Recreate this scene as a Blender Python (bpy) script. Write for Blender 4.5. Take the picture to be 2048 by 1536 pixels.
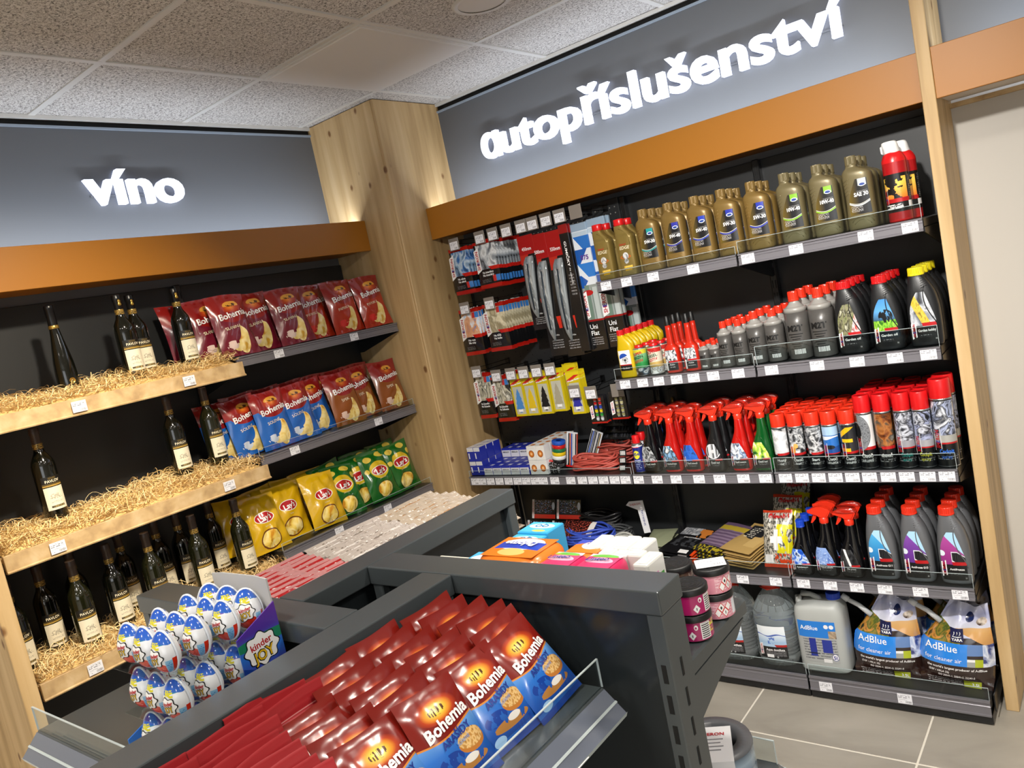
import bpy, bmesh, math, random
from mathutils import Vector, Matrix
random.seed(7)
SC = bpy.context.scene
COL = SC.collection
for _o in list(bpy.data.objects):
    bpy.data.objects.remove(_o)

# ---------------------------------------------------------------- camera, world, lights, exposure
cam_d = bpy.data.cameras.new('camera')
cam_d.sensor_width = 36.0
cam_d.lens = 1565.584 / 2048 * 36.0
cam_d.clip_start = 0.02
cam = bpy.data.objects.new('camera', cam_d)
COL.objects.link(cam)
_R = Vector((0.77641223, 0.59737135, -0.20082708))
_D = Vector((-0.08603098, -0.2152146, -0.97276993))
_F = Vector((-0.62432581, 0.77254782, -0.11570281))
cam.matrix_world = Matrix(((_R.x, -_D.x, -_F.x, 0.0), (_R.y, -_D.y, -_F.y, 0.0),
                           (_R.z, -_D.z, -_F.z, 1.78), (0, 0, 0, 1)))
SC.camera = cam
SC.view_settings.view_transform = 'Standard'
SC.view_settings.look = 'None'
SC.view_settings.exposure = 0.0
SC.view_settings.gamma = 1.0
SC.view_settings.use_curve_mapping = False
w = bpy.data.worlds.new('world')
SC.world = w
w.use_nodes = True
w.node_tree.nodes['Background'].inputs[0].default_value = (0.9, 0.93, 1.0, 1)
w.node_tree.nodes['Background'].inputs[1].default_value = 0.25


def area(name, loc, target, sx, sy, power, color=(1, 1, 1), shape='RECTANGLE', spread=180):
    d = bpy.data.lights.new(name, 'AREA')
    d.shape = shape
    d.size = sx
    d.size_y = sy
    d.energy = power
    d.color = color
    d.spread = math.radians(spread)
    o = bpy.data.objects.new(name, d)
    COL.objects.link(o)
    o.location = loc
    v = Vector(target) - Vector(loc)
    o.rotation_euler = v.to_track_quat('-Z', 'Y').to_euler()
    return o


WARM = (1.0, 0.93, 0.83)
COOL = (0.80, 0.88, 1.0)
# round ceiling downlights of the shop (recessed, facing down)
for i, (x, y, pw) in enumerate([(-1.3, 0.15, 26), (0.35, 1.0, 26), (-0.45, 1.62, 22), (0.9, -0.9, 30), (-0.8, -1.1, 30), (-1.9, -0.4, 18), (1.6, 1.2, 18), (0.25, 1.75, 10)]):
    area('downlight', (x, y, 2.78), (x, y, 0), 0.17, 0.17, pw * .5, WARM, 'DISK', 150)
# aimed track spots over the wine shelves and the car shelves
area('spotlight', (-1.5, 1.1, 2.74), (-3.0, 1.15, 1.15), 0.1, 0.1, 11, (1.0, 0.88, 0.70), 'DISK', 75)
area('spotlight', (-0.5, 0.6, 2.74), (-1.2, 2.9, 1.1), 0.12, 0.12, 22, (1, 0.96, 0.9), 'DISK', 80)
# unseen broad cool area light far behind the camera, no window is built
area('rear_area_light', (2.6, -3.6, 1.7), (-1.5, 1.5, 1.2), 3.2, 1.8, 45, (0.92, 0.96, 1.0))
# LED strips in the cove behind the orange fascias
area('cove_strip', (-1.6, 3.0, 2.235), (-1.6, 3.3, 2.535), 2.15, 0.02, 9.0, COOL)
area('cove_strip', (-2.985, 1.78, 2.235), (-3.2, 1.78, 2.4), 0.02, 1.9, 8.0, COOL).rotation_euler = (Vector((-0.3, 0, 0.3)).to_track_quat('-Z', 'X')).to_euler()
area('cove_strip', (0.35, 2.97, 2.235), (0.35, 3.27, 2.535), 1.4, 0.02, 5.5, COOL)


# ---------------------------------------------------------------- colour and material helpers
def lin(h, a=1.0):
    if not isinstance(h, str):
        return tuple(h) if len(h) == 4 else (h[0], h[1], h[2], a)
    h = h.lstrip('#')
    o = []
    for i in (0, 2, 4):
        c = int(h[i:i + 2], 16) / 255
        o.append(c / 12.92 if c <= 0.04045 else ((c + 0.055) / 1.055) ** 2.4)
    return (o[0], o[1], o[2], a)


class Mat:
    """small node-graph builder: base colour plus printed layers in UV space"""
    def __init__(s, name, base, rough=0.5, metal=0.0, coat=0.0, spec=0.5):
        s.m = bpy.data.materials.new(name)
        s.m.use_nodes = True
        s.t = s.m.node_tree
        s.b = s.t.nodes['Principled BSDF']
        s.b.inputs['Roughness'].default_value = rough
        s.b.inputs['Metallic'].default_value = metal
        s.b.inputs['Coat Weight'].default_value = coat
        s.b.inputs['Coat Roughness'].default_value = 0.12
        s.b.inputs['Specular IOR Level'].default_value = spec
        s.c = lin(base) if isinstance(base, (str, tuple)) and not (isinstance(base, tuple) and isinstance(base[0], str)) else None
        s.uv = None
        if s.c is None:
            s.c = s.col(base)
        s.set()

    def node(s, k, **kw):
        n = s.t.nodes.new(k)
        for a, v in kw.items():
            setattr(n, a, v)
        return n

    def put(s, inp, v):
        if isinstance(v, bpy.types.NodeSocket):
            s.t.links.new(v, inp)
        else:
            inp.default_value = v

    def set(s):
        s.put(s.b.inputs['Base Color'], s.c)

    def getuv(s):
        if s.uv is None:
            tc = s.node('ShaderNodeTexCoord')
            sp = s.node('ShaderNodeSeparateXYZ')
            s.t.links.new(tc.outputs['UV'], sp.inputs[0])
            s.uv = (sp.outputs[0], sp.outputs[1], tc.outputs['UV'], tc.outputs['Object'])
        return s.uv

    def math(s, op, a, b=0.0, c=0.0):
        n = s.node('ShaderNodeMath', operation=op)
        s.put(n.inputs[0], a)
        s.put(n.inputs[1], b)
        s.put(n.inputs[2], c)
        return n.outputs[0]

    def shape(s, h):
        u, v, uvv, ob = s.getuv()
        k = h[0]
        if k == 'r':
            _, x0, y0, x1, y1 = h
            a = s.math('COMPARE', u, (x0 + x1) / 2, abs(x1 - x0) / 2)
            b = s.math('COMPARE', v, (y0 + y1) / 2, abs(y1 - y0) / 2)
            return s.math('MULTIPLY', a, b)
        if k == 'e':
            _, cx, cy, rx, ry = h
            a = s.math('MULTIPLY_ADD', u, 1 / rx, -cx / rx)
            b = s.math('MULTIPLY_ADD', v, 1 / ry, -cy / ry)
            b2 = s.math('MULTIPLY', b, b)
            return s.math('LESS_THAN', s.math('MULTIPLY_ADD', a, a, b2), 1.0)
        if k == 'd':                                   # diamond
            _, cx, cy, rx, ry = h
            a = s.math('ABSOLUTE', s.math('MULTIPLY_ADD', u, 1 / rx, -cx / rx))
            b = s.math('ABSOLUTE', s.math('MULTIPLY_ADD', v, 1 / ry, -cy / ry))
            return s.math('LESS_THAN', s.math('ADD', a, b), 1.0)
        if k == 'p':                                   # a*u + b*v > c
            _, a, b, c = h
            return s.math('GREATER_THAN', s.math('MULTIPLY_ADD', u, a, s.math('MULTIPLY', v, b)), c)
        if k == 's':                                   # v > y0 + amp*sin(f*u+ph)
            _, y0, amp, f, ph = h
            sn = s.math('SINE', s.math('MULTIPLY_ADD', u, f, ph))
            return s.math('GREATER_THAN', v, s.math('MULTIPLY_ADD', sn, amp, y0))
        if k == 'n':                                   # noise above threshold
            _, sc, th = h[:3]
            n = s.node('ShaderNodeTexNoise')
            n.inputs['Scale'].default_value = sc
            n.inputs['Detail'].default_value = 3
            s.t.links.new(uvv, n.inputs['Vector'])
            return s.math('GREATER_THAN', n.outputs[0], th)
        if k == 'bars':                                # barcode like stripes along u
            _, f, th = h
            n = s.node('ShaderNodeTexNoise', noise_dimensions='1D')
            n.inputs['Scale'].default_value = f
            n.inputs['Detail'].default_value = 2
            s.t.links.new(u, n.inputs['W'])
            return s.math('GREATER_THAN', n.outputs[0], th)
        if k == 'rows':                                # lines of fine print: rows in v, broken in u
            _, f, th = h
            fr = s.math('FRACT', s.math('MULTIPLY', v, f))
            a = s.math('LESS_THAN', fr, 0.5)
            n = s.node('ShaderNodeTexNoise')
            n.inputs['Scale'].default_value = f * 1.3
            s.t.links.new(uvv, n.inputs['Vector'])
            return s.math('MULTIPLY', a, s.math('GREATER_THAN', n.outputs[0], th))
        if k == '&':
            r = s.shape(h[1])
            for q in h[2:]:
                r = s.math('MULTIPLY', r, s.shape(q))
            return r
        if k == '|':
            r = s.shape(h[1])
            for q in h[2:]:
                r = s.math('MAXIMUM', r, s.shape(q))
            return r
        if k == '!':
            return s.math('SUBTRACT', 1.0, s.shape(h[1]))

    def col(s, c):
        if isinstance(c, str):
            return lin(c)
        u, v, uvv, ob = s.getuv()
        k = c[0]
        if k in ('n', 'v'):                            # printed picture: blotches of several inks
            _, sc, cols = c[:3]
            if k == 'n':
                n = s.node('ShaderNodeTexNoise')
                n.inputs['Scale'].default_value = sc
                n.inputs['Detail'].default_value = 4
                n.inputs['Distortion'].default_value = c[4] if len(c) > 4 else 0.6
            else:
                n = s.node('ShaderNodeTexVoronoi')
                n.inputs['Scale'].default_value = sc
            mp = s.node('ShaderNodeMapping')
            sd = c[3] if len(c) > 3 else 0
            mp.inputs['Location'].default_value = (sd * 1.7, sd * 0.9, sd)
            s.t.links.new(uvv, mp.inputs[0])
            s.t.links.new(mp.outputs[0], n.inputs['Vector'])
            r = s.node('ShaderNodeValToRGB')
            el = r.color_ramp.elements
            lo, hi = (0.33, 0.67) if k == 'n' else (0.05, 0.85)
            for i, h in enumerate(cols):
                p = lo + (hi - lo) * i / max(1, len(cols) - 1)
                e = el[i] if i < 2 else el.new(p)
                e.position = p
                e.color = lin(h)
            s.t.links.new(n.outputs[0], r.inputs[0])
            return r.outputs[0]
        if k in ('gv', 'gu', 'gr'):
            r = s.node('ShaderNodeValToRGB')
            el = r.color_ramp.elements
            cols = c[1]
            for i, h in enumerate(cols):
                p = i / max(1, len(cols) - 1)
                e = el[i] if i < 2 else el.new(p)
                e.position = p
                e.color = lin(h)
            src = v if k == 'gv' else u
            if k == 'gr':                              # radial: c = ('gr', cols, cx, cy, r)
                a = s.math('MULTIPLY_ADD', u, 1 / c[4], -c[2] / c[4])
                b = s.math('MULTIPLY_ADD', v, 1 / c[5], -c[3] / c[5])
                src = s.math('SQRT', s.math('MULTIPLY_ADD', a, a, s.math('MULTIPLY', b, b)))
            s.t.links.new(src, r.inputs[0])
            return r.outputs[0]

    def over(s, h, c):
        n = s.node('ShaderNodeMix', data_type='RGBA')
        s.put(n.inputs[0], s.shape(h))
        s.put(n.inputs[6], s.c)
        s.put(n.inputs[7], s.col(c))
        s.c = n.outputs[2]
        return s

    def done(s):
        s.set()
        return s.m


_MC = {}


def mat(name, base='808080', rough=0.5, metal=0.0, coat=0.0, layers=(), spec=0.5):
    if name in _MC:
        return _MC[name]
    M_ = Mat(name, base, rough, metal, coat, spec)
    for h, c in layers:
        M_.over(h, c)
    _MC[name] = M_.done()
    return _MC[name]


def bump(m, scale, strength, dist=0.002, detail=3, kind='ShaderNodeTexNoise', vec='Object', stretch=(1, 1, 1)):
    t = m.node_tree
    b = t.nodes['Principled BSDF']
    tc = t.nodes.new('ShaderNodeTexCoord')
    mp = t.nodes.new('ShaderNodeMapping')
    mp.inputs['Scale'].default_value = stretch
    n = t.nodes.new(kind)
    n.inputs['Scale'].default_value = scale
    if 'Detail' in n.inputs:
        n.inputs['Detail'].default_value = detail
    bp = t.nodes.new('ShaderNodeBump')
    bp.inputs['Strength'].default_value = strength
    bp.inputs['Distance'].default_value = dist
    t.links.new(tc.outputs[vec], mp.inputs[0])
    t.links.new(mp.outputs[0], n.inputs['Vector'])
    t.links.new(n.outputs[0], bp.inputs['Height'])
    t.links.new(bp.outputs[0], b.inputs['Normal'])
    return m


def ramp_tex(m, kind, scale, cols, stretch=(1, 1, 1), detail=3, dist=0.0, pos=None, rot=(0, 0, 0)):
    """drive base colour from an object-space texture"""
    t = m.node_tree
    b = t.nodes['Principled BSDF']
    tc = t.nodes.new('ShaderNodeTexCoord')
    mp = t.nodes.new('ShaderNodeMapping')
    mp.inputs['Scale'].default_value = stretch
    mp.inputs['Rotation'].default_value = rot
    n = t.nodes.new(kind)
    n.inputs['Scale'].default_value = scale
    if 'Detail' in n.inputs:
        n.inputs['Detail'].default_value = detail
    if 'Distortion' in n.inputs:
        n.inputs['Distortion'].default_value = dist
    r = t.nodes.new('ShaderNodeValToRGB')
    el = r.color_ramp.elements
    for i, h in enumerate(cols):
        p = pos[i] if pos else i / (len(cols) - 1)
        e = el[i] if i < 2 else el.new(p)
        e.position = p
        e.color = lin(h)
    t.links.new(tc.outputs['Object'], mp.inputs[0])
    t.links.new(mp.outputs[0], n.inputs['Vector'])
    t.links.new(n.outputs[0], r.inputs[0])
    t.links.new(r.outputs[0], b.inputs['Base Color'])
    return r


def wood_mat(name, cols, grain='Z', knots=True, rough=0.55):
    M_ = Mat(name, cols[0], rough)
    t = M_.t
    st = {'Z': (9, 9, 0.6), 'Y': (9, 0.6, 9), 'X': (0.6, 9, 9)}[grain]
    r = ramp_tex(M_.m, 'ShaderNodeTexNoise', 2.2, cols, st, 5, 0.25, [0.3, 0.5, 0.72])
    if knots:
        tc = M_.node('ShaderNodeTexCoord')
        mp = M_.node('ShaderNodeMapping')
        mp.inputs['Scale'].default_value = {'Z': (1, 1, .62), 'Y': (1, .62, 1), 'X': (.62, 1, 1)}[grain]
        v = M_.node('ShaderNodeTexVoronoi')
        v.inputs['Scale'].default_value = 10.5
        nz = M_.node('ShaderNodeTexNoise')
        nz.inputs['Scale'].default_value = 25
        t.links.new(tc.outputs['Object'], mp.inputs[0])
        t.links.new(mp.outputs[0], v.inputs['Vector'])
        t.links.new(tc.outputs['Object'], nz.inputs['Vector'])
        d = M_.math('MULTIPLY_ADD', nz.outputs[0], 0.10, v.outputs['Distance'])
        cr = M_.node('ShaderNodeValToRGB')
        e = cr.color_ramp.elements
        e[0].position, e[0].color = 0.12, (1, 1, 1, 1)
        e[1].position, e[1].color = 0.19, (0, 0, 0, 1)
        t.links.new(d, cr.inputs[0])
        mx = M_.node('ShaderNodeMix', data_type='RGBA')
        t.links.new(cr.outputs[0], mx.inputs[0])
        t.links.new(r.outputs[0], mx.inputs[6])
        mx.inputs[7].default_value = lin('7a5530')
        t.links.new(mx.outputs[2], M_.b.inputs['Base Color'])
    _MC[name] = M_.m
    return M_.m


def glass_mat(name, tint='ffffff', rough=0.03, edge=0.5, base=0.04):
    """thin clear plastic: transparent, reflecting more at grazing angles"""
    m = bpy.data.materials.new(name)
    m.use_nodes = True
    t = m.node_tree
    t.nodes.clear()
    o = t.nodes.new('ShaderNodeOutputMaterial')
    tr = t.nodes.new('ShaderNodeBsdfTransparent')
    tr.inputs[0].default_value = lin(tint)
    gl = t.nodes.new('ShaderNodeBsdfGlossy')
    gl.inputs['Roughness'].default_value = rough
    lw = t.nodes.new('ShaderNodeLayerWeight')
    pw = t.nodes.new('ShaderNodeMath')
    pw.operation = 'POWER'
    pw.inputs[1].default_value = 4.0
    ma = t.nodes.new('ShaderNodeMath')
    ma.operation = 'MULTIPLY_ADD'
    ma.inputs[1].default_value = edge
    ma.inputs[2].default_value = base
    mx = t.nodes.new('ShaderNodeMixShader')
    t.links.new(lw.outputs['Facing'], pw.inputs[0])
    t.links.new(pw.outputs[0], ma.inputs[0])
    t.links.new(ma.outputs[0], mx.inputs[0])
    t.links.new(tr.outputs[0], mx.inputs[1])
    t.links.new(gl.outputs[0], mx.inputs[2])
    t.links.new(mx.outputs[0], o.inputs[0])
    _MC[name] = m
    return m


def emit_mat(name, color, strength):
    m = bpy.data.materials.new(name)
    m.use_nodes = True
    b = m.node_tree.nodes['Principled BSDF']
    b.inputs['Base Color'].default_value = lin(color)
    b.inputs['Emission Color'].default_value = lin(color)
    b.inputs['Emission Strength'].default_value = strength
    _MC[name] = m
    return m


# ---------------------------------------------------------------- geometry helpers
class G:
    def __init__(s):
        s.v, s.f, s.mi, s.uv, s.sm = [], [], [], [], []
        s.mats = []

    def mid(s, m):
        if m not in s.mats:
            s.mats.append(m)
        return s.mats.index(m)

    def add(s, verts, faces, m, uvs=None, smooth=False):
        """uvs: one (u,v) per vertex of this chunk"""
        o = len(s.v)
        s.v += [tuple(p) for p in verts]
        k = s.mid(m)
        for f in faces:
            s.f.append([i + o for i in f])
            s.mi.append(k)
            s.sm.append(smooth)
            s.uv += [uvs[i] if uvs else (0.0, 0.0) for i in f]
        return s

    def box(s, a, b, m, uvs=False):
        x0, y0, z0 = a
        x1, y1, z1 = b
        P = [(x0, y0, z0), (x1, y0, z0), (x1, y1, z0), (x0, y1, z0), (x0, y0, z1), (x1, y0, z1), (x1, y1, z1), (x0, y1, z1)]
        F = [(0, 3, 2, 1), (4, 5, 6, 7), (0, 1, 5, 4), (1, 2, 6, 5), (2, 3, 7, 6), (3, 0, 4, 7)]
        if not uvs:
            return s.add(P, F, m)
        for f in F:
            s.add([P[i] for i in f], [(0, 1, 2, 3)], m, [(0, 0), (1, 0), (1, 1), (0, 1)])
        return s

    def cbox(s, a, b, m, r=0.004, seg=1, uvs=False):
        """box with bevelled edges; planar front UVs (x,z)"""
        bm = bmesh.new()
        bmesh.ops.create_cube(bm, size=1)
        c = [(a[i] + b[i]) / 2 for i in range(3)]
        d = [abs(b[i] - a[i]) for i in range(3)]
        for v in bm.verts:
            v.co = Vector((c[0] + v.co.x * d[0], c[1] + v.co.y * d[1], c[2] + v.co.z * d[2]))
        bmesh.ops.bevel(bm, geom=list(bm.edges), offset=min(r, min(d) * 0.45), segments=seg, affect='EDGES', profile=0.5)
        bm.verts.index_update()
        P = [v.co[:] for v in bm.verts]
        F = [[v.index for v in f.verts] for f in bm.faces]
        U = [((p[0] - a[0]) / (d[0] or 1), (p[2] - a[2]) / (d[2] or 1)) for p in P]
        bm.free()
        return s.add(P, F, m, U, smooth=False)

    def lathe(s, prof, m, seg=24, c=(0, 0), smooth=True, a0=-math.pi / 2 - math.pi, ucount=1):
        z0, z1 = prof[0][1], prof[-1][1]
        P, U, F = [], [], []
        n = len(prof)
        for j in range(seg + 1):
            a = a0 + 2 * math.pi * j / seg
            for r, z in prof:
                P.append((c[0] + r * math.cos(a), c[1] + r * math.sin(a), z))
                U.append((j / seg, (z - z0) / ((z1 - z0) or 1)))
        for j in range(seg):
            for i in range(n - 1):
                q = [j * n + i, (j + 1) * n + i, (j + 1) * n + i + 1, j * n + i + 1]
                if prof[i][0] < 1e-6:
                    q = [q[0], q[2], q[3]]
                elif prof[i + 1][0] < 1e-6:
                    q = [q[0], q[1], q[2]]
                F.append(q)
        return s.add(P, F, m, U, smooth)

    def loft(s, secs, m, seg=24, n=3.0, smooth=True, cap=True):
        """secs: (z, hx, hy, cx, cy); superellipse rings"""
        P, U, F = [], [], []
        X0 = min(q[3] - q[1] for q in secs)
        X1 = max(q[3] + q[1] for q in secs)
        z0, z1 = secs[0][0], secs[-1][0]
        for q in secs:
            z, hx, hy, cx, cy = q[:5]
            e = 2.0 / (q[5] if len(q) > 5 else n)
            for j in range(seg):
                a = 2 * math.pi * j / seg
                ca, sa = math.cos(a), math.sin(a)
                x = cx + hx * math.copysign(abs(ca) ** e, ca)
                y = cy + hy * math.copysign(abs(sa) ** e, sa)
                P.append((x, y, z))
                U.append(((x - X0) / (X1 - X0), (z - z0) / (z1 - z0)))
        for i in range(len(secs) - 1):
            for j in range(seg):
                k = (j + 1) % seg
                F.append((i * seg + j, i * seg + k, (i + 1) * seg + k, (i + 1) * seg + j))
        if cap:
            F.append(tuple(range(seg - 1, -1, -1)))
            F.append(tuple((len(secs) - 1) * seg + j for j in range(seg)))
        return s.add(P, F, m, U, smooth)

    def tube(s, pts, r, m, seg=6, smooth=True):
        P, F = [], []
        pts = [Vector(p) for p in pts]
        for i, p in enumerate(pts):
            d = (pts[min(i + 1, len(pts) - 1)] - pts[max(i - 1, 0)]).normalized()
            up = Vector((0, 0, 1)) if abs(d.z) < 0.9 else Vector((1, 0, 0))
            a = d.cross(up).normalized()
            b = d.cross(a)
            rr = r[i] if isinstance(r, (list, tuple)) else r
            for j in range(seg):
                t = 2 * math.pi * j / seg
                P.append(p + a * (rr * math.cos(t)) + b * (rr * math.sin(t)))
        for i in range(len(pts) - 1):
            for j in range(seg):
                k = (j + 1) % seg
                F.append((i * seg + j, i * seg + k, (i + 1) * seg + k, (i + 1) * seg + j))
        F.append(tuple(range(seg - 1, -1, -1)))
        F.append(tuple((len(pts) - 1) * seg + j for j in range(seg)))
        return s.add(P, F, m, None, smooth)

    def prism(s, pts, axis, a, b, m, uvs=None):
        """extrude 2D polygon pts along axis ('x','y','z') from a to b"""
        n = len(pts)

        def P3(p, t):
            return {'x': (t, p[0], p[1]), 'y': (p[0], t, p[1]), 'z': (p[0], p[1], t)}[axis]
        V = [P3(p, a) for p in pts] + [P3(p, b) for p in pts]
        F = [tuple(range(n - 1, -1, -1)), tuple(range(n, 2 * n))]
        F += [(i, (i + 1) % n, (i + 1) % n + n, i + n) for i in range(n)]
        xs = [p[0] for p in pts]
        ys = [p[1] for p in pts]
        U = [((p[0] - min(xs)) / ((max(xs) - min(xs)) or 1), (p[1] - min(ys)) / ((max(ys) - min(ys)) or 1)) for p in pts] * 2
        return s.add(V, F, m, U)

    def grid(s, fn, nu, nv, m, smooth=True, uvfn=None, flip=False):
        """surface fn(u,v)->xyz, u,v in 0..1"""
        P = [fn(i / nu, j / nv) for j in range(nv + 1) for i in range(nu + 1)]
        U = [(uvfn(i / nu, j / nv) if uvfn else (i / nu, j / nv)) for j in range(nv + 1) for i in range(nu + 1)]
        F = []
        for j in range(nv):
            for i in range(nu):
                q = (j * (nu + 1) + i, j * (nu + 1) + i + 1, (j + 1) * (nu + 1) + i + 1, (j + 1) * (nu + 1) + i)
                F.append(q[::-1] if flip else q)
        return s.add(P, F, m, U, smooth)

    def text(s, txt, m, cx, cy, h, fn, bold=0.0, rot=0.0, wmax=None, shear=0.0, w=None, maxseg=0.012):
        """flat lettering: 2D glyphs centred at (cx,cy), cap height h, mapped by fn(x,y)->xyz.
        rot in degrees; w forces a width"""
        P, F = glyphs(txt, bold, shear)
        xs = [p[0] for p in P]
        ys = [p[1] for p in P]
        W, H = max(xs) - min(xs), 0.727
        sc = h / H
        sx = sc
        if w:
            sx = w / W
        elif wmax and W * sc > wmax:
            sx = wmax / W
        ox = (max(xs) + min(xs)) / 2
        c, q = math.cos(math.radians(rot)), math.sin(math.radians(rot))
        V = []
        for x, y in P:
            x, y = (x - ox) * sx, (y - 0.36) * sc
            V.append(fn(cx + x * c - y * q, cy + x * q + y * c))
        return s.add(V, F, m)

    def mesh(s, name):
        me = bpy.data.meshes.new(name)
        me.from_pydata(s.v, [], s.f)
        for m in s.mats:
            me.materials.append(m)
        me.polygons.foreach_set('material_index', s.mi)
        me.polygons.foreach_set('use_smooth', s.sm)
        uv = me.uv_layers.new(name='UVMap')
        uv.data.foreach_set('uv', [c for p in s.uv for c in p])
        me.update()
        return me


_GL = {}


def glyphs(txt, bold=0.0, shear=0.0, res=2):
    k = (txt, bold, shear, res)
    if k not in _GL:
        cu = bpy.data.curves.new('lettering', 'FONT')
        cu.body = txt
        cu.size = 1
        cu.offset = bold
        cu.shear = shear
        cu.resolution_u = res
        cu.fill_mode = 'FRONT'
        o = bpy.data.objects.new('lettering', cu)
        me = bpy.data.meshes.new_from_object(o)
        _GL[k] = ([(v.co.x, v.co.y) for v in me.vertices], [tuple(p.vertices) for p in me.polygons])
        bpy.data.objects.remove(o)
        bpy.data.meshes.remove(me)
        bpy.data.curves.remove(cu)
    return _GL[k]


def link(name, me, parent=None, loc=(0, 0, 0), rot=(0, 0, 0), label=None, kind=None):
    o = bpy.data.objects.new(name, me)
    COL.objects.link(o)
    o.location = loc
    o.rotation_euler = rot
    if parent:
        o.parent = parent
    if label:
        o['label'] = label
    if kind:
        o['kind'] = kind
    return o


def root(name, label, cat, loc=(0, 0, 0), rot=(0, 0, 0), group=None, scale=None):
    o = bpy.data.objects.new(name, None)
    COL.objects.link(o)
    o.empty_display_size = 0.05
    o.location = loc
    o.rotation_euler = rot
    if scale:
        o.scale = scale
    o['label'] = label
    o['category'] = cat
    if group:
        o['group'] = group
    return o


def place(proto, name, label, cat, loc, rot=(0, 0, 0), group=None, scale=None):
    """proto: list of (part name, mesh[, part label[, index of the part it belongs to]])"""
    if len(rot if isinstance(rot, tuple) else (rot,)) == 1:
        rot = (0, 0, rot if not isinstance(rot, tuple) else rot[0])
    r = root(name, label, cat, (loc[0], loc[1], loc[2] + .0008), rot, group, scale)
    made = []
    for p in proto:
        par = made[p[3]] if len(p) > 3 and p[3] is not None else r
        made.append(link(p[0], p[1], par, label=p[2] if len(p) > 2 else None))
    return r


def struct(name, g, parent=None):
    return link(name, g.mesh(name), parent, kind=None if parent else 'structure')


ORD = ['front', 'second', 'third', 'fourth', 'fifth', 'sixth', 'seventh', 'eighth', 'ninth', 'tenth', 'eleventh', 'twelfth']
NTH = ['first', 'second', 'third', 'fourth', 'fifth', 'sixth', 'seventh', 'eighth', 'ninth', 'tenth', 'eleventh', 'twelfth', 'thirteenth', 'fourteenth', 'fifteenth']
# ================================================================ materials of the room
PINE = wood_mat('pine', ['a98a5c', 'c2a272', 'd2b587'], 'Z')
PINEY = wood_mat('pine_shelf', ['a58860', 'bfa174', 'cfb58c'], 'Y')
ORANGE = bump(mat('orange_board', 'a86c1a', 0.45), 60, 0.05)
PANEL = mat('grey_panel', '5e6063', 0.5)
BLACK = mat('black_metal', '17181a', 0.32)
BLACKW = mat('black_back', '242628', 0.42)
STEEL = mat('gondola_metal', '43494c', 0.28, 0.0, 0.2)
STEEL2 = mat('gondola_face', '23282b', 0.2)
RAIL = mat('price_rail', '77757b', 0.3, 0.25)
SLOT = mat('slot_black', '050505', 0.8)
WHITE = mat('white_paint', 'd9d6d0', 0.6)
TRIM = mat('ceiling_trim', '8f9ba8', 0.4)
GRID = mat('ceiling_grid_white', 'cfcdc8', 0.45)
ACRYL = glass_mat('clear_acrylic', 'f4f8f8')
ACEDGE = mat('acrylic_edge', 'b9c4c6', 0.15)
CARD = mat('white_card', 'e6e6ea', 0.5)
LED = emit_mat('lit_letter', 'e9edf8', .72)
LEDS = emit_mat('lit_letter_side', 'e6ecff', 1.05)

tile_m = Mat('ceiling_tile', 'bdb6ae', 0.9)
ramp_tex(tile_m.m, 'ShaderNodeTexNoise', 135, ['625e5a', 'b4afaa', 'd6d3ce'], (1, 1, 1), 3, 1.2, [0.36, 0.46, 0.6])
TILE = bump(tile_m.m, 135, 0.5, 0.003)
PLAIN = mat('plain_ceiling_panel', 'd2cfca', 0.6)
fl_m = Mat('floor_tile', '9a9388', 0.42)
ramp_tex(fl_m.m, 'ShaderNodeTexNoise', 2.2, ['908a80', 'a09a8f', 'aca59a'], (1, 2.2, 1), 7, 0.6, [0.3, 0.5, 0.7])
FTILE = fl_m.m
GROUT = mat('grout', 'e2dccf', 0.8)

PRICE = mat('price_card', 'e8e8ee', 0.5, layers=[
    (('&', ('r', .06, .50, .86, .88), ('rows', 7, .48)), '77777d'),
    (('&', ('r', .06, .36, .66, .46), ('n', 26, .56)), '4a4a50'),
    (('&', ('r', .52, .08, .94, .30), ('bars', 46, .52)), '3a3a40'),
    (('&', ('r', .06, .12, .34, .28), ('rows', 8, .55)), '8a8a90')])

# ================================================================ room shell
ZC, XL, YB = 2.795, -3.195, 3.205
g = G().box((-3.3, -4.6, 0), (XL, 3.3, 2.9), WHITE)
struct('wall_left', g)
g = G().box((XL, YB, 0), (4.1, 3.3, 2.9), WHITE)
struct('wall_back', g)
struct('wall_right', G().box((4.0, -4.6, 0), (4.1, YB, 2.9), WHITE))
struct('wall_front', G().box((XL, -4.6, 0), (4.0, -4.5, 2.9), WHITE))
fl = struct('floor', G().box((XL, -4.5, -0.06), (4.0, YB, -0.0012), GROUT))
ft = G().cbox((-0.3070, -0.3070, -0.012), (0.3070, 0.3070, 0), FTILE, 0.0015).mesh('floor_tile')
for i in range(-4, 7):
    for j in range(-3, 2):
        x, y = -0.99 + i * 0.62, 2.515 + 0.31 + j * 0.62
        if x - .31 < XL or y + .31 > YB + .02:
            continue
        link('floor_tile', ft, fl, (x, y, 0))
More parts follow.
